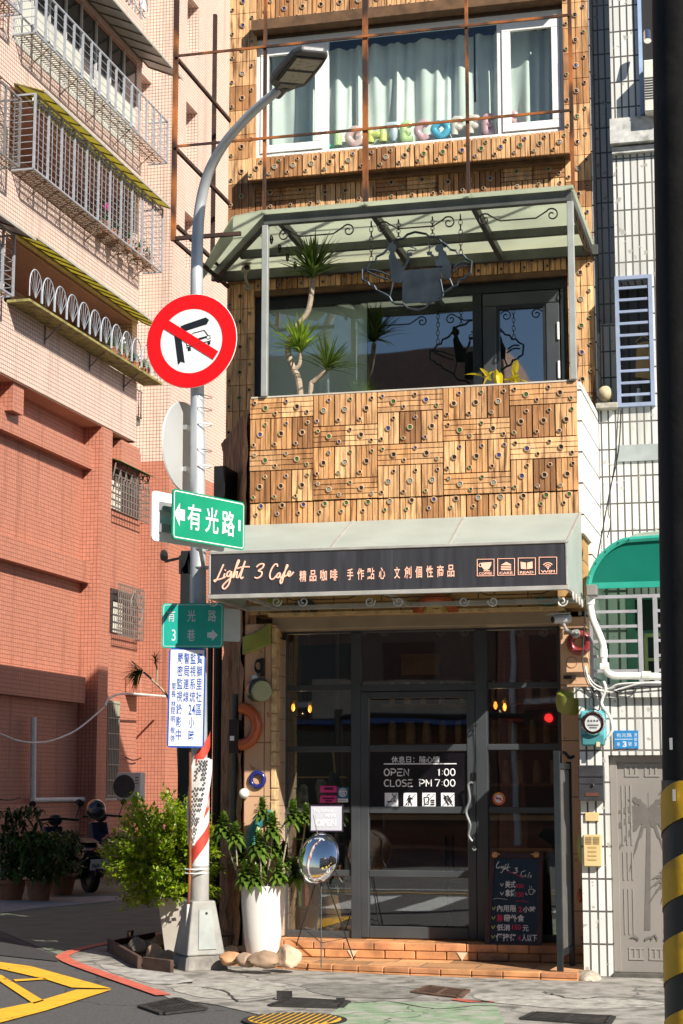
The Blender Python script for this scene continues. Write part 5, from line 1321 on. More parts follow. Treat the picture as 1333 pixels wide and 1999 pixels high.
for y in (775, 800, 880): m_.torus((px0 - .012, YPO, PY(385, y, YPO).z), .070, .003, (.12, 0, 1), 20, 5)
m_.build('wire', BLACK, bk)

# green street name signs
def sign_plate(name, label, c, r_, u_, n_, W, H, rim, face, cr=.03, th=.012):
    t = thing(name, label, 'street sign', c)
    def rr(w_, h_, k):
        pts = []
        for cx_, cy_, a0 in ((w_ / 2 - k, h_ / 2 - k, 0), (-w_ / 2 + k, h_ / 2 - k, 90), (-w_ / 2 + k, -h_ / 2 + k, 180), (w_ / 2 - k, -h_ / 2 + k, 270)):
            for j in range(5): a = radians(a0 + j * 22.5); pts.append(c + r_ * (cx_ + k * cos(a)) + u_ * (cy_ + k * sin(a)))
        return pts
    m_ = MB(); m_.prism(rr(W, H, cr), -n_ * th); m_.build('plate', face, t)
    if rim:
        m_ = MB(); a = rr(W - .022, H - .022, cr * .8); b = rr(W - .036, H - .036, cr * .6); k = len(a)
        m_.add([p + n_ * .002 for p in a] + [p + n_ * .002 for p in b], [(i, (i + 1) % k, k + (i + 1) % k, k + i) for i in range(k)]); m_.build('border_line', rim, t)
    return t
gd = V((.37, .93, 0)).normalized(); gn = V((gd.y, -gd.x, 0))
# near plane of the sign runs past the pole on its street side
Y0_ = 12.8
while (V((px0, YPO, 0)) - PY(337, 1002, Y0_) * 1).dot(gn) > -.085 and Y0_ < 14: Y0_ += .01
while (V((px0, YPO, 0)) - PY(337, 1002, Y0_) * 1).dot(gn) < -.085 and Y0_ > 12: Y0_ -= .01
g0 = PY(337, 1002, Y0_); Wg, Hg = .82, .365
gc = g0 + gd * Wg / 2
gs = sign_plate('street_name_sign', 'bright green street name sign with a left arrow, angled past the awning corner', gc, gd, V((0, 0, 1)), gn, Wg, Hg, SW, SG_)
m_ = MB()
for ch, u in zip('有光路', (-.175, .025, .215)): m_.text(ch, gc + gd * u + gn * .002, gd, ZW, .15, .19, .001, .012)
for s2, u in ((-1, -.335),):
    m_.prism([gc + gd * (u + s2 * x) + ZW * y + gn * .002 for x, y in ((.06, 0), (.0, .085), (.0, .04), (-.055, .04), (-.055, -.04), (0, -.04), (0, -.085))], gn * .001)
m_.prism([gc + gd * x + ZW * y + gn * .002 for x, y in ((.335, .042), (.358, .042), (.358, -.042), (.335, -.042))], gn * .001)
m_.build('lettering', SW, gs)
gb_ = gc - gn * .19 - gd * .02
gsb = sign_plate('street_name_sign', 'white back of a street name sign with two grey rails left of the green sign', gb_ , -gd, V((0, 0, 1)), -gn, Wg, Hg, None, mat('white_sign_back', (.72, .72, .74), .5, var=.06, scale=2))
for dz in (.075, -.085):
    m_ = MB(); m_.obox(gb_ + gn * .028 + ZW * dz, gd * .34, gn * .015, V((0, 0, .03))); m_.build('rail', mat('rail_grey', (.36, .37, .38), .5, .3), gsb)
m_ = MB()
for dz in (.075, -.085): m_.torus((px0 - .005, YPO, gc.z + dz), .075, .008, (0, 0, 1), 20, 6)
m_.bar((px0, YPO, gc.z - .085), gc - gn * .012 - gd * .12 + ZW * -.085, .03); m_.build('bracket', GALV, gs)
f_ = YPO - .15
lr, lu, ln_ = basis(radians(12))
lc = PY(376, 1221, f_)
ls = sign_plate('lane_sign', 'dull green lane sign with an arrow to the right, below the awning corner', lc, lr, ZW, ln_, .525, .38, mat('pale_green_line', (.35, .6, .52), .5), SGD)  # duller, bluer green and greyer lettering than the street name sign
m_ = MB()
for ch, u, v_ in (('有', -.185, .082), ('光', -.012, .082), ('路', .165, .082), ('3', -.16, -.082), ('巷', -.012, -.082)): m_.text(ch, lc + lr * u + ZW * v_ + ln_ * .002, lr, ZW, .035 if ch == '3' else .07, .10, .001, .012)
m_.prism([lc + lr * (.165 + x) + ZW * (-.082 + y) + ln_ * .002 for x, y in ((.05, 0), (.0, .05), (.0, .024), (-.04, .024), (-.04, -.024), (0, -.024), (0, -.05))], ln_ * .001)
m_.build('lettering', mat('grey_lettering', (.48, .56, .58), .5), ls)
lb_ = PY(450, 1220, YPO + .12)
sign_plate('lane_sign', 'pale grey back of a lane sign half hidden beside the stone flank', lb_, *[V(q) for q in (basis(radians(50))[0], (0, 0, 1), basis(radians(50))[2])], .2, .28, None, mat('pale_sign_back', (.48, .52, .56), .5, var=.08), .02)
nr, nu, nn_ = basis(radians(17), radians(-.6)); ncx = PY(364, 1362, f_ - .01)
ns = sign_plate('notice_sign', 'tall white and blue neighbourhood watch notice with four columns of characters', ncx, nr, nu, nn_, .312, .835, SBL, SBL, .03)
m_ = MB(); m_.obox(ncx + nn_ * .001, nr * .142, nu * .403, nn_ * .0016); m_.build('white_face', mat('sign_face_white', (.66, .67, .66), .45, var=.05), ns, bevel=.0)
m_ = MB()
def nchar(ch, x, y, w_=11, h_=20):
    u = (x - 401) / 425 * .288; v_ = -(y - 1268) / 1230 * .80
    m_.text(ch, ncx + nr * u + nu * v_ + nn_ * .0032, nr, nu, w_ * .0043, h_ * .0046, .0006, .012)
for col, x in (('寶獅里社區', 554), ('監視系統', 473), ('警局連線', 393), ('嚴密監視錄影中', 313)):
    for i, ch in enumerate(col): nchar(ch, x, 760 + i * (165 if len(col) != 7 else 164))
nchar('24', 470, 1420, 13, 19); nchar('小', 470, 1585); nchar('時', 470, 1755)
for ch, y in zip('里長林昆明敬啓', (1120, 1222, 1350, 1435, 1545, 1690, 1790)): nchar(ch, 240, y, 9, 12)
m_.build('lettering', SBL, ns)

# dark steel post, black camera, black box and pipes at the alley corner
pf = PY(360, 1570, YPO + 1.0)
dp = thing('steel_post', 'dark steel channel post standing behind the lamp pole at the alley corner', 'post', (pf.x, YPO + 1.0, 0))
Yq = YPO + 1.0
m_ = MB(); a, b, c, d = rect(349, 1075, 369, 1570, Yq); m_.box(a, b, Yq, Yq + .1, 0, d); m_.build('channel', mat('post_black_green', (.02, .024, .026), .55, .3, var=.2), dp, bevel=.006)
m_ = MB(); p = PY(370, 1078, Yq); m_.prism([PY(x, y, Yq) for x, y in ((349, 1085), (369, 1076), (372, 1080), (372, 1120), (349, 1120))], (0, .12, 0)); m_.build('cap', mat('post_black_green'), dp)
bcam = thing('security_camera', 'black security camera on an arm left of the lamp pole', 'security camera', PY(320, 1085, Yq))
p = PY(320, 1083, Yq - .05); m_ = MB(); m_.lathe(p, [(.001, -.06), (.03, -.055), (.036, 0), (.036, .07), (.028, .085)], 14, (.3, -.75, -.45)); m_.build('housing', BLACK, bcam, smooth=True)
m_ = MB(); m_.bar(PY(322, 1096, Yq), PY(349, 1090, Yq), .03, .02); m_.build('arm', BLACK, bcam)
cpipe = thing('drain_pipes', 'two dark pipes running down the cafe flank behind the lamp pole', 'pipe', (PY(415, 1600, 15.9).x, 15.9, 0))
for x, r in ((409, .028), (424, .04)):
    m_ = MB(); q = PY(x, 1400, 15.9); m_.tube([(q.x, 15.9, 0), (q.x, 15.9, 3.2)], r, 12); m_.build('pipe', mat('dark_pipe', (.03, .034, .03), .35, .2, var=.2, bump=0), cpipe, smooth=True)
m_ = MB(); q = PY(452, 1420, 15.35); m_.tube([(q.x, 15.42, .9), (q.x + .005, 15.42, 2.32)], .03, 10); m_.build('conduit', mat('grey_green_conduit', (.10, .11, .10), .6), cpipe, smooth=True)
ib = thing('meter_box', 'small dark brown box with a pale label on the cafe flank', 'box', PY(460, 1438, 15.2))
m_ = MB(); m_.pbox(450, 1405, 469, 1470, 15.22, -.06, .05); m_.build('box', mat('dark_brown_box', (.025, .012, .01), .5), ib, bevel=.006)
m_ = MB(); m_.pbox(453, 1437, 461, 1446, 15.22, -.064, -.0605); m_.build('label', WHITE, ib)
bb = MB(); bb.pbox(440, 922, 462, 985, 15.6, -.35, .2); solo(bb, 'lamp_box', BLACK, 'plain black box fixed to the stone flank above the awning', 'box', bevel=.006)
# ---------------------------------------------------------------- the white tiled neighbour
nbh = thing('neighbour_house', 'white tiled neighbouring house with grille bay, green awning window and grey steel door', 'building', (0.6, 15, 0))
YN, YNU = 14.62, 16.4
nx0 = PY(1136, 1700, YN).x
dx0 = PY(1192, 1700, YN).x; dzt = PY(1250, 1474, YN).z; dzb = PY(1250, 1900, YN).z
zcap = PY(1220, 1362, YN).z; zc1 = PY(1220, 1340, YN - .06).z
w = MB()
w.box(nx0, dx0, YN, YN + .25, -.02, zcap); w.box(dx0, 2.4, YN, YN + .25, dzt, zcap)
w.box(nx0 - .03, 2.4, YN - .06, YNU + .3, zcap, zc1)
w.box(dx0 + .95, 2.4, YN, YN + .25, -.02, dzt)
ys = YNU + .5
lit = PY(1198, 400, YNU).x
w.box(XR + .015, lit, ys, ys + .2, PY(1180, 640, ys).z, 14)
zwin = [PY(1240, y, YNU).z for y in (795, 540)]
wxa, wxb = PY(1203, 670, YNU).x, PY(1276, 670, YNU).x
w.box(lit, 3.2, YNU, ys + .2, zwin[1], 14); w.box(lit - .0, wxa, YNU, ys + .2, zwin[0], zwin[1]); w.box(wxb, 3.2, YNU, ys + .2, zwin[0], zwin[1])
w.box(XR + .035, 3.2, YNU + .003, ys + .2, PY(1220, 1030, YNU).z - .9, zwin[0])
w.box(XR + .035, lit, YNU + .35, ys + .15, zwin[0], PY(1180, 640, ys).z)
w.build('wall', WT, nbh)
DOORG = mat('dark_room')
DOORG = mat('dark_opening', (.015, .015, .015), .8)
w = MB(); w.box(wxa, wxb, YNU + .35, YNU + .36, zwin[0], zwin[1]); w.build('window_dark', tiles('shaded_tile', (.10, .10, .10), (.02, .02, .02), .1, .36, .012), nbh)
# ledges
w = MB(); a, b, c, d = rect(1195, 236, 1300, 300, YNU); w.box(lit - .01, 3.2, YNU - .12, YNU, c + .08, d); w.box(lit, 3.2, YNU - .06, YNU, c, c + .06); w.build('ledge', mat('mottled_plaster', (.55, .55, .53), .8, var=.2, scale=20, stain=(.3, .3, .29)), nbh)
w = MB(); a, b, c, d = rect(1205, 868, 1300, 900, YNU); w.box(a, 3.2, YNU - .02, YNU, c, d); w.build('ledge', mat('weathered_lintel', (.30, .33, .33), .8), nbh)
# blue framed grille window
BLUEM = mat('blue_painted_metal', (.30, .36, .50), .5, .2, var=.1)
w = MB(); yg = YNU - .05; t_ = .035
w.box(wxa, wxb, yg, yg + .05, zwin[0], zwin[0] + t_); w.box(wxa, wxb, yg, yg + .05, zwin[1] - t_, zwin[1]); w.box(wxa, wxa + t_, yg, yg + .05, zwin[0] + t_, zwin[1] - t_); w.box(wxb - t_, wxb, yg, yg + .05, zwin[0] + t_, zwin[1] - t_)
gw = w.build('grille_window', BLUEM, nbh)
w = MB()
for i in range(1, 11): z = zwin[0] + (zwin[1] - zwin[0]) * i / 11; w.box(wxa + t_, wxb - t_, yg + .01, yg + .035, z - .012, z + .012)
w.build('bars', BLUEM, gw)
sh = MB(); p = PY(1248, 700, YNU + .2); sh.prism([PY(x, y, YNU + .2) for x, y in ((1243, 670), (1268, 665), (1272, 740), (1240, 735))], (0, .03, 0)); sh.tube([PY(1240, 668, YNU + .2), PY(1255, 655, YNU + .2), PY(1270, 664, YNU + .2)], .006)
solo(sh, 'hung_shirt', mat('tan_cloth', (.40, .28, .12), .9, bump=.3), 'tan shirt on a hanger behind the blue grille window', 'shirt')
bt_ = MB(); q = PY(1247, 775, YNU + .2); bt_.lathe((q.x, YNU + .2, zwin[0] + .02), [(.03, 0), (.035, .12), (.015, .16), (.015, .2)], 12); solo(bt_, 'bottle', mat('pale_bottle', (.55, .62, .62), .3), 'pale bottle inside the foot of the blue grille window', 'bottle', smooth=True)
# upper window with blue edge and air conditioner
w = MB(); a, b, c, d = rect(1247, -30, 1254, 228, YNU); w.box(a, b, YNU - .05, YNU + .0, c, d); w.build('window_edge', mat('pale_blue_edge', (.30, .42, .62), .5), nbh)
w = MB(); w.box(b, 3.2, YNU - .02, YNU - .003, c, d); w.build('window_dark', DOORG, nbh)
ac = thing('air_conditioner', 'cream air conditioner in the top right window behind the black pole', 'air conditioner', PY(1266, 220, YNU - .2))
w = MB(); w.pbox(1256, 115, 1300, 216, YNU - .25, 0, .22); w.build('case', mat('cream_plastic', (.66, .64, .56), .5), ac, bevel=.01)
w = MB()
for i in range(9): w.pbox(1258, 150 + i * 5, 1300, 152 + i * 5, YNU - .25, -.006, -.001)
w.build('louvres', mat('dark_slot', (.08, .08, .08), .6), ac)
w = MB(); w.tube([PY(1263, 62, YNU - .2), PY(1264, 80, YNU - .24)], .035, 14); w.build('vent_pipe', CHROME, ac)
# ball finial on its slab
bl_ = thing('stone_ball', 'weathered stone ball on a small mossy slab beside the balcony wall', 'stone ball', PY(1182, 788, YNU + .05))
p = PY(1182, 769, YNU + .05); w = MB(); w.ball(p, .076, 16); w.build('ball', mat('cracked_plaster_ball', (.55, .45, .30), .9, var=.3, scale=14, bump=.8, stain=(.14, .11, .08), stain_amt=.42), bl_, smooth=True)
w = MB(); q0 = PY(1163, 790, YNU - .05); q1 = PY(1206, 798, YNU - .05); w.box(q0.x, q1.x, YNU - .1, YNU + .2, q1.z, q0.z + .005); w.build('slab', mat('mossy_slab', (.36, .34, .28), .9, var=.4, scale=18, stain=(.07, .07, .05)), bl_, bevel=.006)
# green barrel awning and grille bay
GA = sheer('green_awning_sheet', (.012, .23, .165), .35, .3)
GAF = mat('green_awning_frame', (.03, .36, .27), .4, .2, var=.1)
YG = 14.95
gx0 = PY(1148, 1120, YG).x; zg0 = PY(1230, 1143, YG).z; zg1 = PY(1265, 1052, YG).z; gx1 = gx0 + 1.45
ga = thing('window_awning', 'green barrel shaped plastic awning with a pale top on the white neighbour house', 'awning', ((gx0 + gx1) / 2, YG, zg0))
prof = [V((gx0, 0, zg0)), V((gx0 + .03, 0, zg0 + .12)), V((gx0 + .12, 0, zg0 + .26)), V((gx0 + .26, 0, zg0 + .36)), V((gx0 + .42, 0, zg1)), V((gx1 - .42, 0, zg1)), V((gx1 - .12, 0, zg0 + .26)), V((gx1, 0, zg0))]
prof = smooth_path(prof, 4)
w = MB(); w.prism([p + V((0, YG + .01, 0)) for p in prof], (0, .008, 0)); w.build('front_sheet', GA, ga)
w = MB(); w.tube([p + V((0, YG, 0)) for p in prof], .026, 6); w.bar((gx0, YG, zg0 + .005), (gx1, YG, zg0 + .005), .03, .05); w.bar((gx0 + .65, YG, zg1), (gx0 + .95, YG, zg0 + .1), .02, .04); w.build('frame', GAF, ga)
w = MB()
for i in range(6):
    for sx_ in (0,):
        q = prof[min(len(prof) - 1, 3 + i * 3)]; w.lathe((q.x, YG - .027, q.z), [(.008, 0), (.006, .006)], 8, (0, -1, 0))
w.build('rivets', CHROME, ga)
w = MB(); n = len(prof); vs = [p + V((0, YG + .02, .012)) for p in prof] + [V((p.x, YNU - .02, p.z + .25 * min(1, (p.z - zg0) / .3) + .012)) for p in prof]
w.add(vs, [(i, i + 1, n + i + 1, n + i) for i in range(n - 1)]); w.build('top_sheet', sheer('pale_green_top_sheet', (.42, .58, .48), .45, .4, stain=(.3, .32, .28)), ga)
gbay = thing('window_grille', 'grey square bar grille bay below the green barrel awning', 'grille', (-.7, 15.0, zc1))
GR = mat('grey_grille_bar', (.38, .37, .40), .5, .3, var=.12)
w = MB(); yq = YG - .0
ztop = PY(1230, 1158, yq).z
X_ = lambda px, y=1250: PY(px, y, yq).x
rows = [PY(1230, y, yq).z for y in (1164, 1193, 1222, 1251, 1280, 1309)]
for i, z in enumerate(rows):
    if i == 0: w.box(X_(1160), 1.2, yq, yq + .03, z - .014, z + .014)
    else:
        w.box(X_(1157), X_(1247), yq + .004, yq + .026, z - .012, z + .012); w.box(X_(1283), 1.2, yq + .004, yq + .026, z - .012, z + .012)
for px in (1250, 1280): w.box(X_(px) - .018, X_(px) + .018, yq - .002, yq + .032, zc1, rows[0] - .014)
w.box(X_(1154) - .012, X_(1154) + .012, yq, yq + .03, zc1, rows[1]); w.box(X_(1154), 1.2, yq, yq + .03, zc1 + .002, zc1 + .04)
w.build('bars', GR, gbay)
w = MB(); w.box(PY(1165, 1230, YNU).x - .1, PY(1222, 1230, YNU - .3).x, YNU - .25, YNU - .22, zc1 + .1, zg0 + .3); w.build('green_lit_wall', tiles('green_lit_tile', (.50, .66, .55), (.03, .05, .04), .105, .36, .012), nbh)  # green light from the awning put into this copy of the white tile
w = MB(); a, b, c, d = rect(1222, 1160, 1330, 1345, YNU - .25); w.box(a, b, YNU - .25, YNU - .2, c - .3, d); win_ = w.build('window_frame', mat('green_window_frame', (.05, .20, .13), .5), nbh)
w = MB(); w.pbox(1240, 1170, 1330, 1230, YNU - .26, -.01, 0); w.pbox(1266, 1245, 1330, 1330, YNU - .26, -.01, 0); w.build('dark_pane', mat('dark_green_glass', (.01, .025, .02), .15, bump=0), win_)
w = MB(); w.pbox(1258, 1236, 1330, 1243, YNU - .275, -.01, .005); w.pbox(1258, 1243, 1265, 1335, YNU - .275, -.01, .005); w.pbox(1265, 1284, 1330, 1290, YNU - .275, -.01, .005); w.build('sash', mat('yellow_green_sash', (.22, .30, .12), .5), win_)
# pipes, cables and meters
pv = thing('waste_pipe', 'bent dirty white plastic pipe beside the green awning grille', 'pipe', PY(1165, 1330, YG - .1))
w = MB(); ypv = YG - .09
w.tube(smooth_path([PY(x, y, ypv) for x, y in ((1152, 1160), (1153, 1190), (1158, 1212), (1170, 1240), (1177, 1262), (1178, 1290), (1181, 1305), (1195, 1318), (1230, 1319), (1333, 1322))], 5), .030, 12); w.build('pipe', PVC, pv, smooth=True)
for x, y in ((1152, 1172), (1177, 1275), (1180, 1302), (1262, 1319)):
    w = MB(); q = PY(x, y, ypv); dd = V((0, 0, 1)) if y < 1300 else V((1, 0, 0)); w.tube([q - dd * .035, q + dd * .035], .037, 12); w.build('coupling', PVC, pv)
jbx = MB(); jbx.pbox(1145, 1142, 1165, 1163, YG - .14, -.04, .1); solo(jbx, 'junction_box', mat('grey_plastic', (.2, .19, .18), .6), 'dark grey junction box at the foot of the green awning', 'box', bevel=.006)
cb_ = thing('cable_bundle', 'tangle of white and black cables on the neighbour house ledge above the meter', 'cables', PY(1180, 1350, YN - .1))
def cab(pts, r, m, Y=YN - .09): 
    w = MB(); w.tube(smooth_path([PY(x, y, Y + (random.random() - .5) * .04) for x, y in pts], 6), r, 6); w.build('cable', m, cb_, smooth=True)
CW = mat('white_cable', (.62, .61, .58), .5); CK = mat('black_cable', (.02, .02, .02), .5)
cab([(1142, 1300), (1150, 1330), (1165, 1345), (1190, 1350), (1220, 1342), (1260, 1333), (1333, 1336)], .008, CW)
cab([(1148, 1318), (1160, 1335), (1185, 1345), (1205, 1336), (1240, 1333), (1333, 1330)], .007, CW)
cab([(1143, 1170), (1140, 1230), (1137, 1290), (1145, 1330), (1165, 1360), (1190, 1348), (1230, 1355), (1240, 1342), (1200, 1352)], .006, CK)
cab([(1160, 1345), (1175, 1380), (1180, 1395)], .012, CW); cab([(1172, 1345), (1176, 1365), (1165, 1385), (1150, 1400)], .012, CW)
cab([(1178, 1330), (1182, 1345), (1174, 1372), (1185, 1390), (1193, 1405), (1195, 1425), (1186, 1440)], .012, CW)
cab([(1126, 1348), (1135, 1343), (1170, 1349), (1333, 1338)], .005, CK)
cab([(1168, 1340), (1150, 1370), (1170, 1385), (1168, 1330)], .005, CK)
cab([(1212, 800), (1207, 880), (1190, 960), (1175, 1040), (1160, 1120), (1150, 1142)], .006, CK, YB - .0); cab([(1207, 800), (1200, 900), (1187, 990), (1192, 1020), (1185, 1050)], .005, CK, YB + .3)
em = thing('electricity_meter', 'turquoise electricity meter with round glass dial on the white tiles', 'electricity meter', PY(1160, 1445, YN - .06))
w = MB(); w.pbox(1136, 1388, 1184, 1446, YN, -.10, -.002); w.build('case', mat('turquoise_paint', (.10, .40, .44), .45, var=.15, stain=(.06, .2, .22), stain_amt=.35), em, bevel=.012, seg=2)
p = PY(1158, 1412, YN - .1); w = MB(); w.lathe((p.x, YN - .10, p.z), [(.098, 0), (.098, .03), (.088, .045), (.088, .02)], 28, (0, -1, 0)); w.build('dial_ring', CHROME, em, smooth=True)
w = MB(); w.lathe((p.x, YN - .102, p.z), [(.084, .012), (.06, .02), (.001, .022)], 24, (0, -1, 0)); w.build('dial', mat('dial_face', (.56, .58, .58), .12, coat=.6, bump=0), em, smooth=True)
w = MB()
for k in range(4): w.lathe((p.x - .036 + k * .024, YN - .126, p.z + .02), [(.009, 0), (.007, .001)], 10, (0, -1, 0))
w.box(p.x - .045, p.x + .045, YN - .127, YN - .126, p.z - .018, p.z - .010); w.box(p.x - .03, p.x + .03, YN - .125, YN - .124, p.z - .04, p.z - .03); w.build('dial_print', mat('dial_ink', (.12, .12, .13), .6), em)
w = MB(); w.pbox(1138, 1434, 1182, 1456, YN, -.11, -.02); w.build('terminal_cover', mat('dark_turquoise', (.05, .20, .22), .4), em, bevel=.01)
w = MB(); w.pbox(1167, 1449, 1174, 1458, YN, -.12, -.11); w.build('tag', mat('pale_tag', (.55, .5, .3), .6), em)
ap_ = thing('address_plate', 'small blue house number plate with a 3 over the steel door', 'sign', PY(1222, 1442, YN))
w = MB(); w.pbox(1199, 1426, 1246, 1461, YN, -.012, -.001); w.build('plate', mat('blue_plate', (.03, .20, .46), .4, var=.08, scale=8), ap_)
w = MB()
put_text(w, '有光路', 1203, 1431, 1233, 1439, YN - .0125); put_text(w, '3', 1215, 1447, 1223, 1458, YN - .0125, .02); put_text(w, '號', 1226, 1448, 1233, 1456, YN - .0125); put_text(w, '巷', 1204, 1449, 1210, 1456, YN - .0125)
for i, ch in enumerate('寶獅里'): put_text(w, ch, 1237.5, 1431 + i * 9, 1243.5, 1438 + i * 9, YN - .0125)
w.pbox(1200, 1442.5, 1235, 1443.6, YN, -.0135, -.0125); w.build('lettering', mat('pale_blue_print', (.6, .72, .8), .5), ap_)
mb_ = thing('mailbox', 'dented dark steel mailbox with a round lock and letter slot on the white tiles', 'mailbox', PY(1156, 1562, YN - .05))
w = MB(); w.pbox(1131, 1494, 1181, 1563, YN, -.09, -.002); w.build('box', mat('dark_brushed_steel', (.13, .13, .14), .3, .7, var=.3, scale=5, stain=(.05, .045, .045)), mb_, bevel=.006)
w = MB(); w.pbox(1133, 1512, 1180, 1516, YN, -.10, -.088); w.pbox(1133, 1527, 1180, 1530, YN, -.097, -.088); w.build('flap', mat('dark_brushed_steel'), mb_, bevel=.002)
w = MB(); p = PY(1156, 1534, YN - .09); w.lathe((p.x, YN - .09, p.z), [(.015, 0), (.012, .008)], 14, (0, -1, 0)); w.build('lock', CHROME, mb_)
w = MB(); w.pbox(1145, 1547, 1171, 1554, YN, -.0955, -.091); w.build('slot', mat('rust_slot', (.10, .03, .02), .7), mb_)
sw = MB(); sw.pbox(1142, 1586, 1169, 1603, YN, -.02, -.001); solo(sw, 'switch_plate', mat('yellowed_plastic', (.62, .46, .22), .5), 'small yellowed blank switch plate above the intercom', 'switch plate', bevel=.004)
it = thing('intercom', 'yellowed plastic door intercom with two speaker grilles', 'intercom', PY(1158, 1690, YN - .02))
w = MB(); w.pbox(1140, 1629, 1175, 1691, YN, -.055, -.001); w.build('case', mat('yellowed_plastic'), it, bevel=.006)
w = MB()
for k in range(5): w.pbox(1144, 1634 + k * 3, 1156, 1635.4 + k * 3, YN, -.058, -.054); w.pbox(1159, 1634 + k * 3, 1171, 1635.4 + k * 3, YN, -.058, -.054)
w.build('speaker_grille', mat('brown_slot', (.2, .13, .05), .6), it)
w = MB()
for k in range(4): w.pbox(1149, 1652 + k * 8, 1166, 1655 + k * 8, YN, -.058, -.054)
w.build('buttons', mat('ochre_button', (.45, .32, .12), .5), it)
# grey steel door etched with palms
dr_ = thing('steel_door', 'grey steel door with embossed palm trees and a fret border', 'door', (-.9, YN + .1, dzb))
dX1 = dx0 + .95; yd_ = YN + .10
DG = mat('matt_zinc', (.30, .275, .25), .5, .35, var=.06, scale=2, bump=.05); DGD = mat('etched_zinc', (.13, .118, .106), .65, .1, var=.1, scale=12); DGL = mat('polished_zinc', (.36, .34, .31), .42, .4, var=.05)
w = MB(); w.box(dx0 + .003, dX1, yd_, yd_ + .05, dzb, dzt - .003); w.build('leaf', DG, dr_)
w = MB(); w.box(dx0 + .003, dx0 + .06, yd_ - .03, yd_ - .002, dzb, dzt - .003); w.box(dx0 + .06, dX1, yd_ - .03, yd_ - .002, dzt - .05, dzt - .003); w.build('frame', DG, dr_, bevel=.003)
w = MB(); e_ = yd_ - .006
def dz_(f): return dzb + (dzt - dzb) * f
def key(x, z, s_, mb):
    for k in (0, .35, .7):
        mb.box(x + k * s_, x + (k + .14) * s_, e_, e_ + .004, z, z + s_ * .8)
    mb.box(x, x + s_, e_ - .0012, e_ + .003, z, z + s_ * .12); mb.box(x, x + s_, e_ - .0014, e_ + .003, z + s_ * .7, z + s_ * .82)
for f in (.055, .90):
    for k in range(4): key(dx0 + .12 + k * .16, dz_(f), .12, w)
for x in (.09, .125, .16): 
    for a, b in ((.17, .38), (.42, .55), (.58, .86)): w.box(dx0 + x, dx0 + x + .012, e_, e_ + .004, dz_(a), dz_(b))
w.build('fret_border', DGL, dr_)
w = MB()
FD = [0]
def frond(c, ang, L, wd=.022):
    FD[0] += 1
    pts = []; n = 9
    for i in range(n):
        t = i / (n - 1); a = ang - (1.5 * t * t if cos(ang) > 0 else -1.5 * t * t)
        pts.append((c[0] + cos(ang) * L * t, c[1] + sin(ang) * L * t - .55 * L * t * t))
    up_, dn = [], []
    for i, (x, z) in enumerate(pts):
        t = i / (n - 1); k = wd * (1 - t) ** .7 * (1.4 if i % 2 else .75) + .001
        o_ = yd_ - .004 - .00012 * FD[0]; up_.append(V((x, o_, z + k * .5))); dn.append(V((x, o_, z - k)))
    w.prism(up_ + dn[::-1], (0, .003, 0))
def palm(x, z0, z1, L, n=11):
    w.add([V((x - .024, yd_ - .003, z0)), V((x + .024, yd_ - .003, z0)), V((x + .05, yd_ - .003, z1)), V((x + .02, yd_ - .003, z1))], [(0, 1, 2, 3)])
    for i in range(n): frond((x + .035, z1), radians(-60 + 300 * i / (n - 1)), L * random.uniform(.8, 1.1), .05 * L / .3)
palm(dx0 + .27, dz_(.19), dz_(.73), .33); palm(dx0 + .42, dz_(.18), dz_(.43), .17); palm(dx0 + .55, dz_(.18), dz_(.40), .16); palm(dx0 + .78, dz_(.2), dz_(.62), .32); palm(dx0 + .62, dz_(.55), dz_(.93), .3, 7)
for k in range(14): frond((dx0 + .2 + k * .05, dz_(.15)), radians(random.choice((40, 70, 110, 140))), .09, .014)
w.build('palm_relief', DGD, dr_)
w = MB(); w.box(dx0 - .0, dX1 + .05, YN - .03, YN + .3, -.02, dzb - .004); w.build('door_sill', mat('black_stained_step', (.075, .07, .06), .9, var=.4, scale=10, stain=(.2, .19, .17), stain_amt=.3), nbh)
w = MB(); w.box(XR + .02, 2.4, YN + .25, 19, 0.0, 3.3); 
# ---------------------------------------------------------------- black utility pole with hazard bands
YUP = 5.8
upl = thing('utility_pole', 'thick black utility pole with yellow hazard bands in the right foreground', 'utility pole', (PY(1393, 2040, YUP).x, YUP, 0))
q1, q0 = PY(1353, -60, YUP), PY(1393, 2030, YUP)
dirp = (q1 - q0); 
def axis_pt(z): return q0 + dirp * ((z - q0.z) / dirp.z)
PB = mat('black_tar_paint', (.013, .012, .012), .75, var=.4, scale=7, bump=.35, stain=(.028, .026, .025), stain_amt=.42, spec=.3)
w = MB(); zz_ = [0, .5, 1, 2, 3, 4, 5, 6, 8, 9]; w.tube([axis_pt(z) for z in zz_], [.147 - .0018 * z for z in zz_], 48); w.build('shaft', PB, upl, smooth=True)
hz0, hz1 = axis_pt(0).z + .0, PY(1330, 1524, YUP).z
w = MB(); n = 32
zr_ = hz1
w.tube([axis_pt(.02), axis_pt(zr_)], [.1496, .1476], 48, cap=False); w.build('black_sleeve', mat('black_rubber_sleeve', (.012, .012, .012), .45), upl, smooth=True)
w = MB()
for k in range(-1, 12):
    vs = []
    for i in range(n + 1):
        a = -pi + 2 * pi * i / n; zb0 = .05 + k * .231 + .19 * (a / pi)
        for z in (zb0, zb0 + .121):
            zc2 = min(max(z, .02), zr_); c_ = axis_pt(zc2); vs.append((c_.x + .1510 * sin(a), c_.y - .1510 * cos(a), zc2))
    w.add(vs, [(2 * i, 2 * i + 2, 2 * i + 3, 2 * i + 1) for i in range(n)])
w.build('yellow_bands', mat('hazard_yellow', (.72, .42, .01), .55, var=.15, scale=8, stain=(.30, .19, .03), stain_amt=.42), upl, smooth=True)
w = MB()
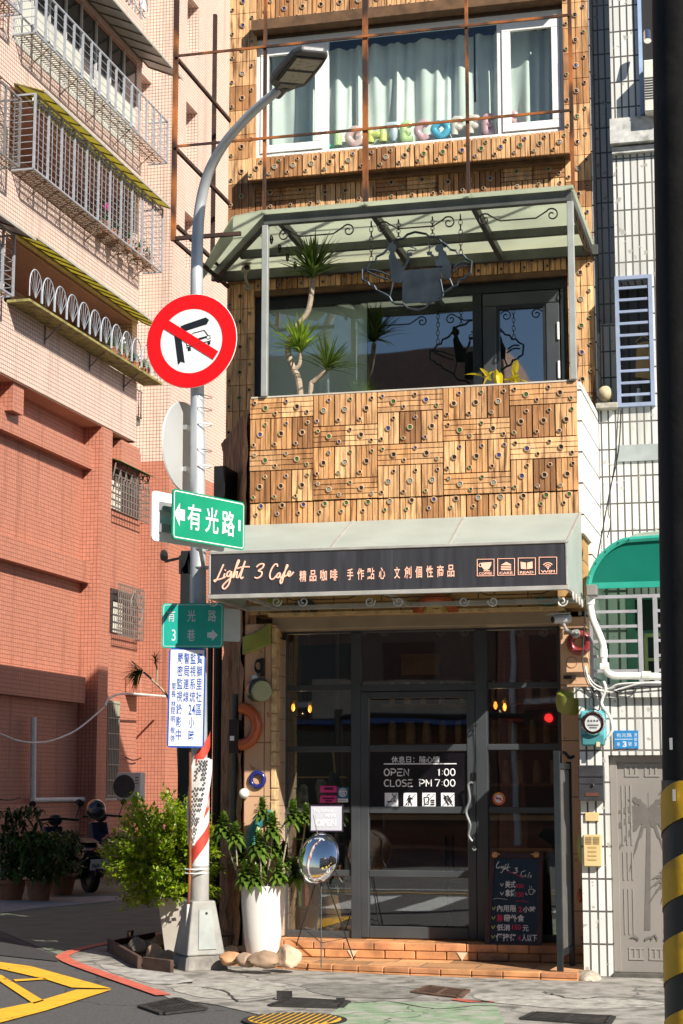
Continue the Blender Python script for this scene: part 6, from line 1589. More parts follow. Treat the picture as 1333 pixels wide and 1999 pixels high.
for x, y, dx, dy in ((1310, 1452, 5, 22), (1316, 1552, 6, 18)): 
    p = PY(x, y, YUP - .11); w.obox((p.x, YUP - .124, p.z), (.0045, -.003, 0), (0, .003, 0), (0, 0, .018))
w.build('paper_scraps', WHITE, upl)
# ---------------------------------------------------------------- pots, plants and stones at the corner
STN = mat('river_stone', (.42, .32, .24), .85, var=.3, scale=7, bump=.6, tone=True, stain=(.2, .17, .15), stain_amt=.4)
def rnd_dir0():
    return V((random.gauss(0, 1), random.gauss(0, 1), random.gauss(0, 1))).normalized()
def rock(px, py, w_, h_, Z, label, tone=(1, 1, 1.001)):
    p = PZ(px, py, Z); mb = MB(); mb.c = tone; k = (p - EYE_P).length / 3521; r = w_ * k / 2; hh = h_ * k / 2
    sd = random.random() * 50
    mb.ball((p.x, p.y + r * .3, Z + hh * .9), 1, 28, (r, r * .85, hh))
    c = V((p.x, p.y + r * .3, Z + hh * .9))
    cuts = [(rnd_dir0(), random.uniform(.68, .9)) for _ in range(9)]
    for q in mb.v:
        d = q - c
        e = V((d.x / r, d.y / (r * .85), d.z / hh))
        for n_, k_ in cuts:
            o_ = e.dot(n_) - k_
            if o_ > 0: e -= n_ * o_ * .9
        d.x, d.y, d.z = e.x * r * 1.12, e.y * r * .95, e.z * hh * 1.1
        f = 1 + .14 * noise.noise(V((d.x / r * 1.1 + sd, d.y / r * 1.1, d.z / hh))) + .10 * noise.noise(V((d.x / r * 3 + sd, d.y / r * 3, d.z / hh * 3)))
        q.x, q.y, q.z = c.x + d.x * f, c.y + d.y * f, max(Z - .004, c.z + d.z * f)
    solo(mb, 'stone', STN, label, 'stone', 'stones round the plant pots', smooth=True)
ZP = .052
rock(449, 1885, 44, 26, ZP, 'orange brown oval stone, leftmost in the row before the round white pot', (1.15, .8, .55))
rock(477, 1888, 36, 27, ZP, 'small grey brown stone, second from the left before the round white pot', (.8, .75, .7))
rock(512, 1890, 54, 32, ZP, 'grey brown angular stone in the middle of the row before the round white pot', (.7, .62, .55))
rock(562, 1888, 46, 42, ZP, 'large pale cream stone, rightmost of the row before the round white pot', (1.35, 1.25, 1.15))
rock(528, 1862, 36, 18, ZP, 'tan stone leaning on the foot of the round white pot', (1.25, 1.05, .85))
rock(473, 1864, 26, 18, ZP, 'small pale tan stone behind the grey one at the pot', (1.2, 1.05, .9))
rock(447, 1866, 34, 20, ZP, 'long pinkish stone beside the little succulent pot', (1.1, .95, .85))
rock(300, 1880, 30, 36, 0.0, 'pale upright stone in the wooden edged bed under the shrub', (1.15, .98, .82))
rock(268, 1862, 34, 32, 0.05, 'grey round stone at the back of the wooden edged bed', (.5, .52, .52))
rock(322, 1882, 40, 26, 0.0, 'tan stone against the concrete lamp footing', (.95, .85, .72))
rock(308, 1855, 26, 30, 0.05, 'brown stone beside the square white planter', (.9, .7, .5)); rock(288, 1862, 22, 24, .05, 'small dark stone between the two back stones of the bed', (.45, .45, .45))
WB = mat('rotten_wood_edge', (.075, .04, .028), .9, var=.4, scale=9, bump=.7)
wb = thing('bed_edging', 'dark rotten wooden edging boards round the stone bed', 'edging', PZ(270, 1880))
w = MB(); a, b, c = PZ(212, 1858), PZ(272, 1893), PZ(336, 1900)
w.bar(a + V((0, 0, .06)), b + V((0, 0, .05)), .035, .12); w.build('board', WB, wb, bevel=.005)
w = MB(); w.bar(b + V((.03, .02, .05)), c + V((0, .0, .05)), .035, .11); w.build('board', WB, wb, bevel=.005)
w = MB(); p = PZ(253, 1843); w.obox(p + V((0, 0, .07)), (.02, .02, 0), (0, .012, 0), (.01, 0, .06)); w.bar(PZ(212, 1856) + V((0, 0, .05)), PZ(300, 1838) + V((0, 0, .05)), .03, .08); w.build('board', WB, wb)
sb = MB(); sb.add([PZ(214, 1858) + V((0, 0, .04)), PZ(272, 1890) + V((0, 0, .04)), PZ(340, 1896) + V((0, 0, .04)), PZ(372, 1850) + V((0, 0, .04)), PZ(300, 1838) + V((0, 0, .04))], [(0, 1, 2, 3, 4)]); setting(sb, 'planting_bed', SOIL)
# shrub in a square white planter
pq_ = PZ(352, 1862, .04); Yp = pq_.y + .12
sq = thing('square_planter', 'tall tapered square white planter under the leafy shrub', 'planter', (PY(350, 1800, Yp).x, Yp, .04))
zt1 = PY(350, 1752, Yp - .15).z
cx_ = PY(350, 1800, Yp).x
def sqp(mb, z0, w0_, z1, w1_):
    mb.add([(cx_ + a * w0_, Yp + b * w0_, z0) for a, b in ((-1, -1), (1, -1), (1, 1), (-1, 1))] + [(cx_ + a * w1_, Yp + b * w1_, z1) for a, b in ((-1, -1), (1, -1), (1, 1), (-1, 1))], [(3, 2, 1, 0), (4, 5, 6, 7), (0, 1, 5, 4), (1, 2, 6, 5), (2, 3, 7, 6), (3, 0, 4, 7)])
w = MB(); sqp(w, .04, .10, zt1, .155); w.build('pot', mat('cream_white_pot', (.58, .53, .46), .55, var=.1, stain=(.42, .36, .3), stain_amt=.34), sq, bevel=.008)
w = MB(); sqp(w, zt1 + .001, .14, zt1 + .006, .14); w.build('soil', SOIL, sq)
def leaf(mb, p, d, L, w_, up):
    s2 = d.cross(up); s2 = s2.normalized() if s2.length > .05 else V((1, 0, 0)); n2 = s2.cross(d).normalized()
    mid = p + d * L * .5 - n2 * L * .06; tip = p + d * L - n2 * L * .02
    mb.add([p, mid - s2 * w_ + n2 * w_ * .3, tip, mid + s2 * w_ + n2 * w_ * .3, mid], [(0, 4, 2, 1), (0, 3, 2, 4)])
def rnd_dir():
    while True:
        v = V((random.uniform(-1, 1), random.uniform(-1, 1), random.uniform(-1, 1)))
        if .05 < v.length < 1: return v.normalized()
SH1 = leafmat('shrub_leaf', (.24, .36, .02), .5)
shb = thing('shrub', 'dense bright green shrub with small leaves spilling over the square white planter', 'shrub', (cx_, Yp, zt1))
def shp(x, y, dy=0): q = PY(x, y, Yp + dy); return q
sprigs = []
for (x, y) in ((262, 1560), (330, 1555), (345, 1572), (300, 1585), (270, 1590), (240, 1605), (285, 1615), (320, 1600), (350, 1610), (225, 1640), (255, 1650), (300, 1650), (340, 1650), (365, 1640), (208, 1655), (215, 1690), (235, 1700), (270, 1700), (310, 1700), (350, 1695), (370, 1690), (225, 1725), (255, 1740), (290, 1738), (325, 1735), (352, 1735), (247, 1762), (278, 1758), (312, 1752), (230, 1670), (205, 1662), (335, 1580), (258, 1575), (380, 1665), (392, 1640), (400, 1600), (415, 1620), (405, 1650), (420, 1665), (408, 1690), (425, 1700), (400, 1720), (418, 1735), (402, 1752), (290, 1640), (320, 1630), (310, 1670), (330, 1720), (345, 1750), (365, 1600), (360, 1570)):
    for k in range(6): sprigs.append(shp(x + random.uniform(-14, 14), y + random.uniform(-14, 14), random.uniform(-.42, .38)))
root = V((cx_, Yp, zt1 + .1))
st_ = MB(); lv = MB()
for tip in sprigs:
    b_ = root + (tip - root) * .25 + V((random.uniform(-.05, .05), random.uniform(-.05, .05), .05))
    pts = smooth_path([root, b_, root + (tip - root) * .6 + V((0, 0, .08)), tip], 3); st_.tube(pts, .0025, 4)
    g0_ = (tip - pts[-4]).normalized()
    for i in range(56):
        t = random.random() ** .8; p = pts[-6].lerp(tip, t) + rnd_dir() * .04; d = (rnd_dir() * 1.1 + g0_ * .7 + V((0, -.1, .25))).normalized()
        k = random.uniform(.6, 1.5); lv.c = (k * random.uniform(.85, 1.25), k, k * .8); leaf(lv, p, d, random.uniform(.035, .06), random.uniform(.012, .019), V((0, 0, 1)))
st_.build('stems', BARK, shb); lv.build('foliage', SH1, shb)
# tall round white pot with song-of-India like heads
Yr = 14.92
xr_ = PY(513, 1800, Yr).x
rp = thing('round_planter', 'tall round glossy white planter holding leafy plants beside the shop window', 'planter', (xr_, Yr, ZP))
zt2 = PY(513, 1728, Yr).z; z0_ = ZP
H_ = zt2 - z0_
w = MB(); w.lathe((xr_, Yr, z0_), [(.125, 0), (.135, .02), (.16, H_ * .3), (.183, H_ * .7), (.192, H_), (.178, H_), (.172, H_ - .05), (.001, H_ - .05)], 36); w.build('pot', mat('glossy_white_pot', (.72, .70, .66), .35, var=.05, coat=.2, bump=.05, stain=(.5, .46, .4), stain_amt=.33), rp, smooth=True)
w = MB(); w.lathe((xr_, Yr, zt2 - .049), [(.172, 0), (.001, .012)], 20); w.build('soil', SOIL, rp)
drc = thing('leafy_plant', 'cluster of dark green rosette plants on thin pale stems in the round white planter', 'plant', (xr_, Yr, zt2 - .04))
DRL = leafmat('rosette_leaf', (.085, .15, .025), .25)
def rosette(c, R, n, par, el0=.15):
    mb = MB()
    for i in range(n):
        t = 2.4 * i; lev = i / n; el = el0 + 1.35 * lev
        d = V((cos(t) * sin(el), sin(t) * sin(el), cos(el)))
        k = random.uniform(.55, 1.45); mb.c = (k, k, k * .75); blade(mb, V(c) - V((0, 0, lev * R * .9)), d, R * random.uniform(.7, 1.05), R * .19, .35 + .5 * lev, seg=4)
    mb.build('leaf_rosette', DRL, par)
def rp_(x, y, dy=0): return PY(x, y, Yr + dy)
for i, (x, y, dy, R, bx_, by_) in enumerate(((437, 1600, -.05, .115, 462, 1700), (460, 1618, -.1, .10, 463, 1690), (512, 1570, .05, .10, 520, 1720), (532, 1600, -.05, .115, 520, 1726), (505, 1635, -.1, .12, 508, 1726), (480, 1695, -.14, .12, 490, 1728), (572, 1575, .0, .115, 545, 1728), (598, 1580, .06, .095, 580, 1690), (510, 1665, .05, .12, 510, 1728), (545, 1690, -.1, .11, 535, 1728), (575, 1690, -.05, .115, 553, 1726), (470, 1650, .1, .12, 480, 1726), (555, 1660, .12, .11, 545, 1726), (500, 1700, -.15, .10, 505, 1728), (540, 1640, .1, .11, 535, 1728))):
    top = rp_(x, y + 12, dy); b_ = rp_(bx_, by_, dy * .5)
    w = MB(); w.tube(smooth_path([b_ if by_ > 1715 else b_, b_.lerp(top, .5) + V((random.uniform(-.015, .015), 0, 0)), top], 5), .0075, 6); w.build('stem', BARK, drc, smooth=True)
    rosette(rp_(x, y, dy), R * 1.25, 54, drc)
w = MB(); w.tube(smooth_path([rp_(490, 1728), rp_(467, 1720), rp_(463, 1695)], 5), .009, 6); w.tube(smooth_path([rp_(553, 1728), rp_(566, 1715), rp_(580, 1690)], 5), .008, 6); w.build('stem', BARK, drc, smooth=True)
for i in range(5):
    w = MB(); x, y = random.choice(((441, 1640), (585, 1640), (530, 1672), (502, 1652), (560, 1640)))
    k = 1.2; w.c = (k, k, .8); blade(w, rp_(x, y), V((random.uniform(-1, 1), -.6, .4)), .12, .016, .3); w.build('leaf', DRL, drc)
sc2 = thing('succulent', 'little snake plant with curved striped leaves in a small clay pot', 'plant', PZ(458, 1846, ZP))
p = PZ(459, 1846, ZP); w = MB(); w.lathe(p, [(.05, 0), (.062, .10), (.066, .105), (.054, .105), (.001, .09)], 18); w.build('pot', TERRACOTTA, sc2, smooth=True)
w = MB()
for dx, L in ((-.5, .2), (-.2, .24), (.2, .18), (.5, .16), (-.7, .13)): w.c = (1.5, 1.4, .8); blade(w, p + V((0, 0, .09)), V((dx, -.1, .8)), L, .014, -.1 if abs(dx) < .4 else .25)
w.build('leaves', LEAF_M, sc2)

# ---------------------------------------------------------------- mirror sign on a tripod, open board, menu board, gate
Ys_ = 14.62
ts_ = thing('mirror_sign', 'oval domed chrome sign painted Light 3 Cafe on a thin tripod stand', 'sign', PZ(630, 1885, ZP))
c0 = PY(622, 1676, Ys_); n0 = V((-.42, -.88, .2)).normalized(); u0, v0, n0 = frame_of(n0)
w = MB(); w.lathe(c0, [(.205, -.008), (.212, .0), (.205, .012), (.17, .036), (.10, .055), (.04, .064), (.0005, .066)], 40, n0); w.build('dome', CHROME, ts_, smooth=True)
w = MB(); w.torus(c0, .208, .010, n0, 40, 8); w.build('rim', mat('dark_chrome', (.12, .11, .14), .2, .9), ts_, smooth=True)
w = MB(); PW = mat('white_marker_paint', (.85, .85, .85), .5)
def dome_pt(r, a): 
    k = r / .21; return c0 + (u0 * cos(a) + v0 * sin(a)) * r + n0 * (.072 * (1 - k * k) + .006)
word = 'Light 3 Cafe'
for i, ch in enumerate(word):
    a = radians(218 + i * 9.5) ; q = dome_pt(.165, a); rr_ = (u0 * -sin(a) + v0 * cos(a)); uu_ = (u0 * cos(a) + v0 * sin(a)) * -1
    if ch != ' ': w.text(ch, q, rr_, uu_, None, .042 if ch in 'Lgh3Cf' else .034, .001, .02)
for i, ch in enumerate('Hi there'):
    a = radians(125 - i * 8); q = dome_pt(.155, a); rr_ = (u0 * sin(a) - v0 * cos(a)); uu_ = (u0 * cos(a) + v0 * sin(a))
    if ch != ' ': w.text(ch, q, rr_, uu_, None, .03, .001, .02)
w.build('lettering', PW, ts_)
w = MB()
for a, r in ((-30, .15), (-22, .16), (-14, .165), (-42, .13)): w.lathe(dome_pt(r, radians(a)), [(.010, 0), (.008, .002)], 10, n0)
w.build('yellow_dots', mat('yellow_marker', (.75, .55, .06), .5), ts_)
w = MB()
for a in (-34,): 
    q = dome_pt(.172, radians(a)); 
    for s_ in ((-1, 0), (1, 0)): w.obox(q + u0 * s_[0] * .014, u0 * .0025, v0 * .02, n0 * .001)
    for s_ in (-1, 1): w.obox(q + v0 * s_ * .018, u0 * .015, v0 * .0025, n0 * .0012)
w.build('white_square', PW, ts_)
hub = c0 - n0 * .03
for x, y, Z in ((627, 1888, ZP), (691, 1874, ZP), (578, 1846, FL)):
    w = MB(); f = PZ(x, y, Z); w.tube([hub + V((0, 0, -.05)), f], .0052, 8); w.build('leg', BLACK, ts_)
w = MB(); a_, b_, c_ = [hub.lerp(PZ(x, y, Z), .78) for x, y, Z in ((627, 1888, ZP), (691, 1874, ZP), (578, 1846, FL))]; w.tube([a_, b_, c_], .004, 5, closed=True); w.build('brace', BLACK, ts_)
w = MB(); 
w.tube(smooth_path([hub, PY(618, 1620, Ys_ + .05), PY(612, 1590, Ys_ + .08)], 4), .006, 6); w.tube(smooth_path([PY(640, 1640, Ys_ + .04), PY(650, 1650, Ys_), PY(652, 1690, Ys_), PY(660, 1712, Ys_)], 4), .006, 6); w.build('upright', BLACK, ts_)
ob = thing('open_board', 'white board reading OPEN in a thin black frame above the chrome sign', 'sign', PY(636, 1622, Ys_ + .12))
w = MB(); w.pbox(604, 1571, 669, 1624, Ys_ + .12, 0, .018); w.build('frame', mat('purple_black_frame', (.03, .015, .04), .5), ob, bevel=.002)
w = MB(); w.pbox(607, 1574, 667, 1621, Ys_ + .12, -.003, -.0005); w.build('board', mat('board_lilac_white', (.56, .57, .63), .4, var=.06), ob)
w = MB(); put_text(w, 'OPEN', 616, 1599, 656, 1613, Ys_ + .1155, .03); put_text(w, 'we are', 634, 1589, 655, 1595, Ys_ + .1155, .02); put_text(w, 'Yes, come in', 611, 1578, 650, 1587, Ys_ + .1155, .01); w.build('lettering', mat('white_board_print', (.85, .85, .85), .5), ob)
# chalk menu board leaning in the doorway
cbd = thing('menu_board', 'black chalk menu board in a dark red frame leaning beside the door', 'menu board', PZ(1005, 1852, FL))
Yc0, Yc1 = 15.16, 15.36
def cq(x, y, d=0.0):
    t = (1855 - y) / (1855 - 1660); return PY(x, y, Yc0 + (Yc1 - Yc0) * t - d)
def cpoly(mb, pts, d, th): mb.prism([cq(*p, d) for p in pts], (0, th, 0))
w = MB(); RW = mat('dark_red_wood', (.055, .018, .012), .4, var=.3, scale=6)
for pts in ([(946, 1852), (955, 1852), (967, 1664), (957, 1664)], [(1048, 1852), (1057, 1852), (1060, 1666), (1051, 1666)], [(956, 1664), (1060, 1665), (1060, 1676), (956, 1675)], [(946, 1840), (1057, 1841), (1057, 1853), (946, 1853)]): cpoly(w, pts, .012, .035)
w.build('frame', RW, cbd, bevel=.004)
w = MB(); cpoly(w, [(952, 1846), (1052, 1846), (1055, 1668), (962, 1668)], 0, .012); w.build('slate', mat('blackboard', (.012, .02, .024), .22, var=.3, scale=4, bump=0, stain=(.03, .035, .04), stain_amt=.3), cbd)
CHW, CHR, CHY = mat('chalk_white', (.7, .7, .7), .9), mat('chalk_red', (.70, .03, .10), .9), mat('chalk_lime', (.5, .6, .15), .9)
def z3(x, y): return (930 + x * .1201, 1640 + y * .1201)
cu_ = (cq(1000, 1700) - cq(1000, 1800)).normalized()
def ctext(mb, body, x, y, w_, h_, bold=.02):
    p = cq(*z3(x + w_ / 2, y + h_ / 2), .003); k = (p - EYE_P).length / 3521 * .1201; mb.text(body, p, XW, cu_, w_ * k, h_ * k, .001, bold)
W_, R_3, Y_3 = MB(), MB(), MB()
def cst(mb, pts, r=.0035): mb.tube(smooth_path([cq(*z3(*p), .004) for p in pts], 4), r, 5)
cst(W_, [(365, 345), (325, 410), (335, 455), (390, 430)]); cst(W_, [(405, 420), (398, 460)]); cst(W_, [(440, 420), (415, 450), (440, 450), (420, 515), (390, 525)]); cst(W_, [(480, 390), (450, 480), (485, 440), (490, 480)]); cst(W_, [(520, 380), (500, 485), (525, 490)]); cst(W_, [(500, 440), (550, 440)])
cst(W_, [(625, 460), (665, 450), (640, 485), (665, 500), (640, 530), (595, 525)], .005); cst(W_, [(790, 495), (735, 520), (725, 570), (770, 590)]); cst(W_, [(800, 560), (785, 590), (810, 590)]); cst(W_, [(870, 520), (845, 560), (835, 610)]); cst(W_, [(870, 580), (895, 570), (870, 600), (895, 605)])
cst(R_3, [(520, 510), (620, 545), (760, 620)], .003); cst(R_3, [(640, 990), (740, 985), (850, 1010)], .002); cst(W_, [(255, 965), (340, 945), (500, 965)], .0015)
ctext(W_, '美式', 465, 660, 170, 115); ctext(R_3, '120', 652, 712, 115, 65, .03); ctext(W_, '拿鐵', 465, 800, 170, 120); ctext(R_3, '150', 652, 845, 115, 75, .02)
ctext(W_, '內用限', 335, 1055, 310, 110); ctext(R_3, '2', 683, 1085, 60, 85, .03); ctext(W_, '小時', 755, 1075, 205, 100); ctext(R_3, '禁', 330, 1210, 95, 110); ctext(W_, '帶外食', 445, 1210, 330, 115)
ctext(W_, '低消', 330, 1370, 215, 100); ctext(R_3, '150', 580, 1375, 140, 80, .01); ctext(W_, '元', 750, 1385, 95, 95); ctext(W_, '僅接待', 315, 1520, 330, 120); ctext(R_3, '4', 668, 1545, 55, 90, .01); ctext(W_, '人以下', 735, 1530, 245, 115, .03)
for x, y in ((390, 700), (390, 845)): cst(W_, [(x, y), (x + 20, y + 45), (x + 50, y)])
for x, y in ((255, 1085), (250, 1240), (245, 1390), (245, 1545)): cst(Y_3, [(x, y), (x + 22, y + 45), (x + 55, y - 5)])
cst(W_, [(850, 800), (860, 870), (910, 875), (925, 800), (850, 800)], .003); cst(W_, [(860, 740), (870, 780)], .002); cst(W_, [(890, 740), (900, 780)], .002); cst(W_, [(800, 850), (805, 880), (830, 890)], .003); cst(W_, [(930, 810), (955, 820), (940, 850)], .003)
W_.build('white_writing', CHW, cbd); R_3.build('red_writing', CHR, cbd); Y_3.build('tick_marks', CHY, cbd)
for x0, s_ in ((966, 1), (1047, -1)):
    w = MB(); p = cq(x0, 1667, .03)
    w.ball(p, .022, 10, (1.15, .5, 1))
    for k in range(4): w.tube([p + V((-.017 + k * .0115, -.012, .005)), p + V((-.017 + k * .0115, -.016, -.012)), p + V((-.017 + k * .0115, -.008, -.030 + abs(k - 1.5) * .004))], [.0065, .0065, .005], 6)
    w.tube([p + V((s_ * .016, -.01, 0)), p + V((s_ * .032, -.014, .002)), p + V((s_ * .045, -.012, -.004))], [.007, .0065, .005], 6)
    w.build('carved_hand', mat('carved_pale_wood', (.60, .36, .14), .6), cbd, smooth=True)
# folded iron gate at the right of the steps
gt = thing('iron_gate', 'narrow black folding gate panel standing at the right end of the steps', 'gate', PY(1106, 1905, 14.45))
gA, gB = PY(1098, 1900, 14.55), PY(1119, 1870, 14.95)
zt3 = PY(1098, 1466, 14.55).z; x0, x1 = gA.x, gB.x
w = MB(); w.bar((x0, 14.42, .05), (x0, 14.42, zt3), .05, .05, up=(1, 0, 0)); w.bar((x0 + .03, 14.95, .05), (x0 + .03, 14.95, zt3 - .08), .045, .045, up=(1, 0, 0))
w.bar((x0, 14.44, .19), (x0 + .03, 14.93, .19), .03, .05); w.bar((x0, 14.44, zt3 - .12), (x0 + .03, 14.93, zt3 - .12), .03, .05); w.build('frame', FR, gt, bevel=.003)
w = MB(); w.add([(x0 + .002, 14.45, .22), (x0 + .03, 14.92, .22), (x0 + .03, 14.92, zt3 - .15), (x0 + .002, 14.45, zt3 - .15), (x0 + .008, 14.45, .22), (x0 + .036, 14.92, .22), (x0 + .036, 14.92, zt3 - .15), (x0 + .008, 14.45, zt3 - .15)], [(3, 2, 1, 0), (4, 5, 6, 7)]); w.build('panel', mat('grey_gate_panel', (.17, .165, .155), .5, .4), gt)
w = MB(); q = V((x0 + .0, 14.6, zt3 - .02)); w.tube(smooth_path([q, q + V((.03, .1, .01)), q + V((.06, .15, -.03)), q + V((.09, .2, -.02))], 4), .014, 8); w.build('latch', BLACK, gt)
# rubble ramp between the steps and the neighbour
w = MB(); w.ball((XR + .06, 14.42, 0.0), 1, 16, (.10, .22, .06))
for q in w.v: q += V((0, 0, 1)) * .03 * noise.noise(q * 9); q.z = max(q.z, -.01)
solo(w, 'mortar_patch', mat('rough_mortar', (.34, .29, .23), .95, var=.4, scale=16, bump=1.0), 'rough patch of mortar at the end of the steps by the white wall', 'mortar', smooth=True)
# ---------------------------------------------------------------- the pink and red tiled apartment house across the alley
PINK = tiles('pink_square_tile', (0.74, 0.56, 0.475), (0.16, 0.095, 0.08), .1, .1, .008, rough=.4, var=.05, dirt=(.66, .48, .40), dirt_amt=.45)
REDT = tiles('brick_red_tile', (0.49, 0.20, 0.132), (0.17, 0.07, 0.052), .1, .1, .0065, rough=.45, var=.07, dirt=(.44, .17, .11), dirt_amt=.45)
SOFF = mat('red_lit_soffit', (.50, .27, .19), .8, var=.1, scale=1)  # red light on the undersides put into the soffit colour
apt = thing('apartment_house', 'pink and red tiled apartment house with caged balconies beyond the alley', 'building', (-18, 40, 0))
XF, XA, YB1 = -17.0, -17.53, 42.23
w = MB()
w.box(-19, XA, 24, YB1, 0, 10.66); w.box(-19, XF, YB1 + .002, 42.9, 0, 10.66); w.box(-19, -17.3, 42.9, 45.8, 0, 10.6)
w.box(XA - .1, -17.27, 24, YB1 - .05, 6.6, 7.15); w.box(XA - .1, -17.2, 24, 41.9, 3.55, 4.2); w.box(XA - .1, -17.4, 24, YB1 - .02, 0, 1.1)
w.box(XA - .1, -17.28, 24, 43.4, 9.55, 10.1); w.box(-19, -17.08, 36.9, 37.5, 10.0, 10.67); w.box(-18.5, -17.05, 43.7, 45.0, 9.9, 10.6)
w.box(-19, -17.9, 45.8, 47.1, 0, 10.6)
w.box(-20, -16.9, 47, 52.6, 0, 10.62); w.box(-17.3, -8, 52.6, 60, 0, 10.62)
w.build('lower_wall', REDT, apt)
w = MB()
def band(z0, z1, x=XF): w.box(x - .25, x, 24, 44.6, z0, z1)
band(10.69, 12.35); band(13.98, 15.45); band(17.5, 18.62); band(21.35, 22.7); band(24.9, 26.4); band(28.4, 30)
for z in (10.69, 13.98, 17.5, 20.9): pass
w.box(-19, XF - .02, 35.7, 36.15, 10.69, 30); w.box(-19, XF - .03, 44.25, 44.62, 10.69, 30)
w.box(-19, -18.7, 24, 45.8, 10.69, 30)
w.box(-19, -17.9, 45.8, 47.1, 10.6, 30); w.box(-17.9, -17.62, 46.2, 47.0, 21.9, 23.2)
dY0, dY1 = PX(364, 180, -16.9).y, PX(386, 200, -16.9).y
for z0, z1 in ((10.62, 13.2), (14.9, 16.6), (18.3, 20.0), (21.7, 23.4), (25.1, 26.8), (28.4, 32)): w.box(-20, -16.9, dY0, dY1, z0, z1)
w.box(-20, -17.35, dY0 + .002, dY1 - .002, 10.62, 32); w.box(-20, -16.9, 47.0, dY0 - .002, 10.62, 32); w.box(-20, -16.9, dY1 + .002, 52.6, 10.62, 32)
w.box(-17.3, -8, 52.62, 60, 10.62, 32)
w.build('upper_wall', PINK, apt)
w = MB()
for z in (10.665, 13.9, 17.42, 21.28): w.box(-18.7, XF - .02, 24, 44.25, z, z + .02)
w.build('balcony_soffit', SOFF, apt)
for z0, z1 in ((18.62, 21.3),):
    w = MB(); w.box(XF - .12, XF - .06, 36.2, 44.2, z0, z1); fr_ = w.build('window_strip', mat('dark_window', (.03, .035, .04), .12, bump=0), apt)
    for k in range(8):
        w = MB(); y = 36.25 + k * 1.0; w.box(XF - .05, XF - .02, y + .05, y + .93, z0 + .02, z0 + 1.35 - (.35 if k == 4 else 0)); w.build('panel', mat('frosted_panel', (.55, .56, .50), .4, var=.1, scale=1), fr_)
        w = MB(); w.box(XF - .055, XF, y - .03, y + .04, z0, z1); w.build('mullion', mat('pale_mullion', (.5, .5, .5), .5), fr_)
# sloping sheet awnings over the balconies
YELA = sheer('yellow_awning_sheet', (.62, .57, .18), .65, .5, stain=(.36, .31, .1), scale=1.5); GRYA = mat('grey_awning_sheet', (.40, .41, .40), .5, .2, var=.12, scale=2); LIP = mat('awning_lip', (.45, .44, .40), .5, .2)
def sheet_awning(nm_lab, y0, y1, z, out, drop, m, n=12):
    t = thing('balcony_awning', nm_lab, 'awning', (XF, (y0 + y1) / 2, z), 'sheet awnings over the balconies')
    a = MB(); a.prism([(XF, y0, z), (XF, y1, z), (XF + out, y1 + .15, z - drop), (XF + out, y0 - .05, z - drop)], (0, 0, .012)); a.build('sheet', m, t)
    a = MB(); a.bar((XF + out, y0 - .06, z - drop), (XF + out, y1 + .16, z - drop), .03, .06); a.build('lip', LIP, t)
    a = MB(); a.bar((XF + .03, y0, z - .03), (XF + .03, y1, z - .03), .025)
    for i in range(n + 1):
        y = y0 + (y1 - y0) * i / n; a.bar((XF + .02, y, z - .02), (XF + out - .03, y, z - drop - .02), .02, .03)
    a.build('frame', mat('awning_rib', (.12, .10, .06), .7), t)
sheet_awning('long yellow sheet awning over the balcony with the white arch railing', 36.3, 44.9, 14.12, .75, .32, YELA)
sheet_awning('long yellow sheet awning over the caged balcony with flowers', 36.3, 44.9, 17.62, .8, .30, YELA)
sheet_awning('long grey sheet awning over the glazed balcony near the top', 36.0, 45.0, 21.55, 1.0, .42, GRYA)
sheet_awning('short grey sheet awning at the left picture edge', 30.5, 35.7, 13.95, .85, .3, GRYA, 6)
# barred bays
BARM = mat('pale_steel_bar', (.36, .39, .44), .5, .3, var=.15); BARD = mat('dull_steel_bar', (.20, .20, .20), .5, .3, var=.2)
def grille_bay(lab, y0, y1, z0, z1, out, m, step_v=.75, step_h=.16, thin=True, floor=True, x0=XF):
    t = thing('window_grille', lab, 'grille', (x0 + out, (y0 + y1) / 2, z0), 'barred window bays of the apartment house')
    a = MB(); x = x0 + out
    for z in (z0, z1): a.bar((x, y0, z), (x, y1, z), .04); a.bar((x0, y0, z), (x, y0, z), .04); a.bar((x0, y1, z), (x, y1, z), .04)
    n = max(1, round((y1 - y0) / step_v))
    for i in range(n + 1): y = y0 + (y1 - y0) * i / n; a.bar((x, y, z0), (x, y, z1), .05)
    a.build('frame', m, t)
    a = MB(); k = max(1, round((z1 - z0) / step_h))
    for i in range(1, k): z = z0 + (z1 - z0) * i / k; a.bar((x - .01, y0, z), (x - .01, y1, z), .010); a.bar((x0, y1, z), (x, y1, z), .016); a.bar((x0, y0, z), (x, y0, z), .016)
    if thin:
        for i in range(n):
            for q in (1 / 3, 2 / 3): y = y0 + (y1 - y0) * (i + q) / n; a.bar((x - .012, y, z0), (x - .012, y, z1), .014)
    a.build('bars', m, t)
    if floor:
        a = MB(); k = max(2, round((y1 - y0) / .12))
        for i in range(k + 1): y = y0 + (y1 - y0) * i / k; a.bar((x0, y, z0 + .01), (x, y, z0 + .01), .018)
        for i in (1, 2): a.bar((x0 + out * i / 3, y0, z0 + .02), (x0 + out * i / 3, y1, z0 + .02), .02)
        k = max(2, round((y1 - y0) / 1.7))
        for i in range(k): y = y0 + (y1 - y0) * (i + .5) / k; a.bar((x0, y, z0 - .42), (x0 + out * .9, y, z0), .025)
        a.build('floor_bars', mat('rusty_bars', (.22, .16, .12), .7, .2, var=.4), t)
    return t
grille_bay('long steel cage bay filled with flower pots under the upper yellow awning', 36.3, 44.9, 15.5, 17.3, .55, BARM)
grille_bay('low pale railing bay before the glazed balcony near the top', 36.2, 45.2, 18.75, 19.95, .55, BARM, .55, .2, False)
grille_bay('steel bay at the left picture edge below the short grey awning', 31.0, 35.6, 12.3, 13.7, .45, BARM, .6, .2, False)
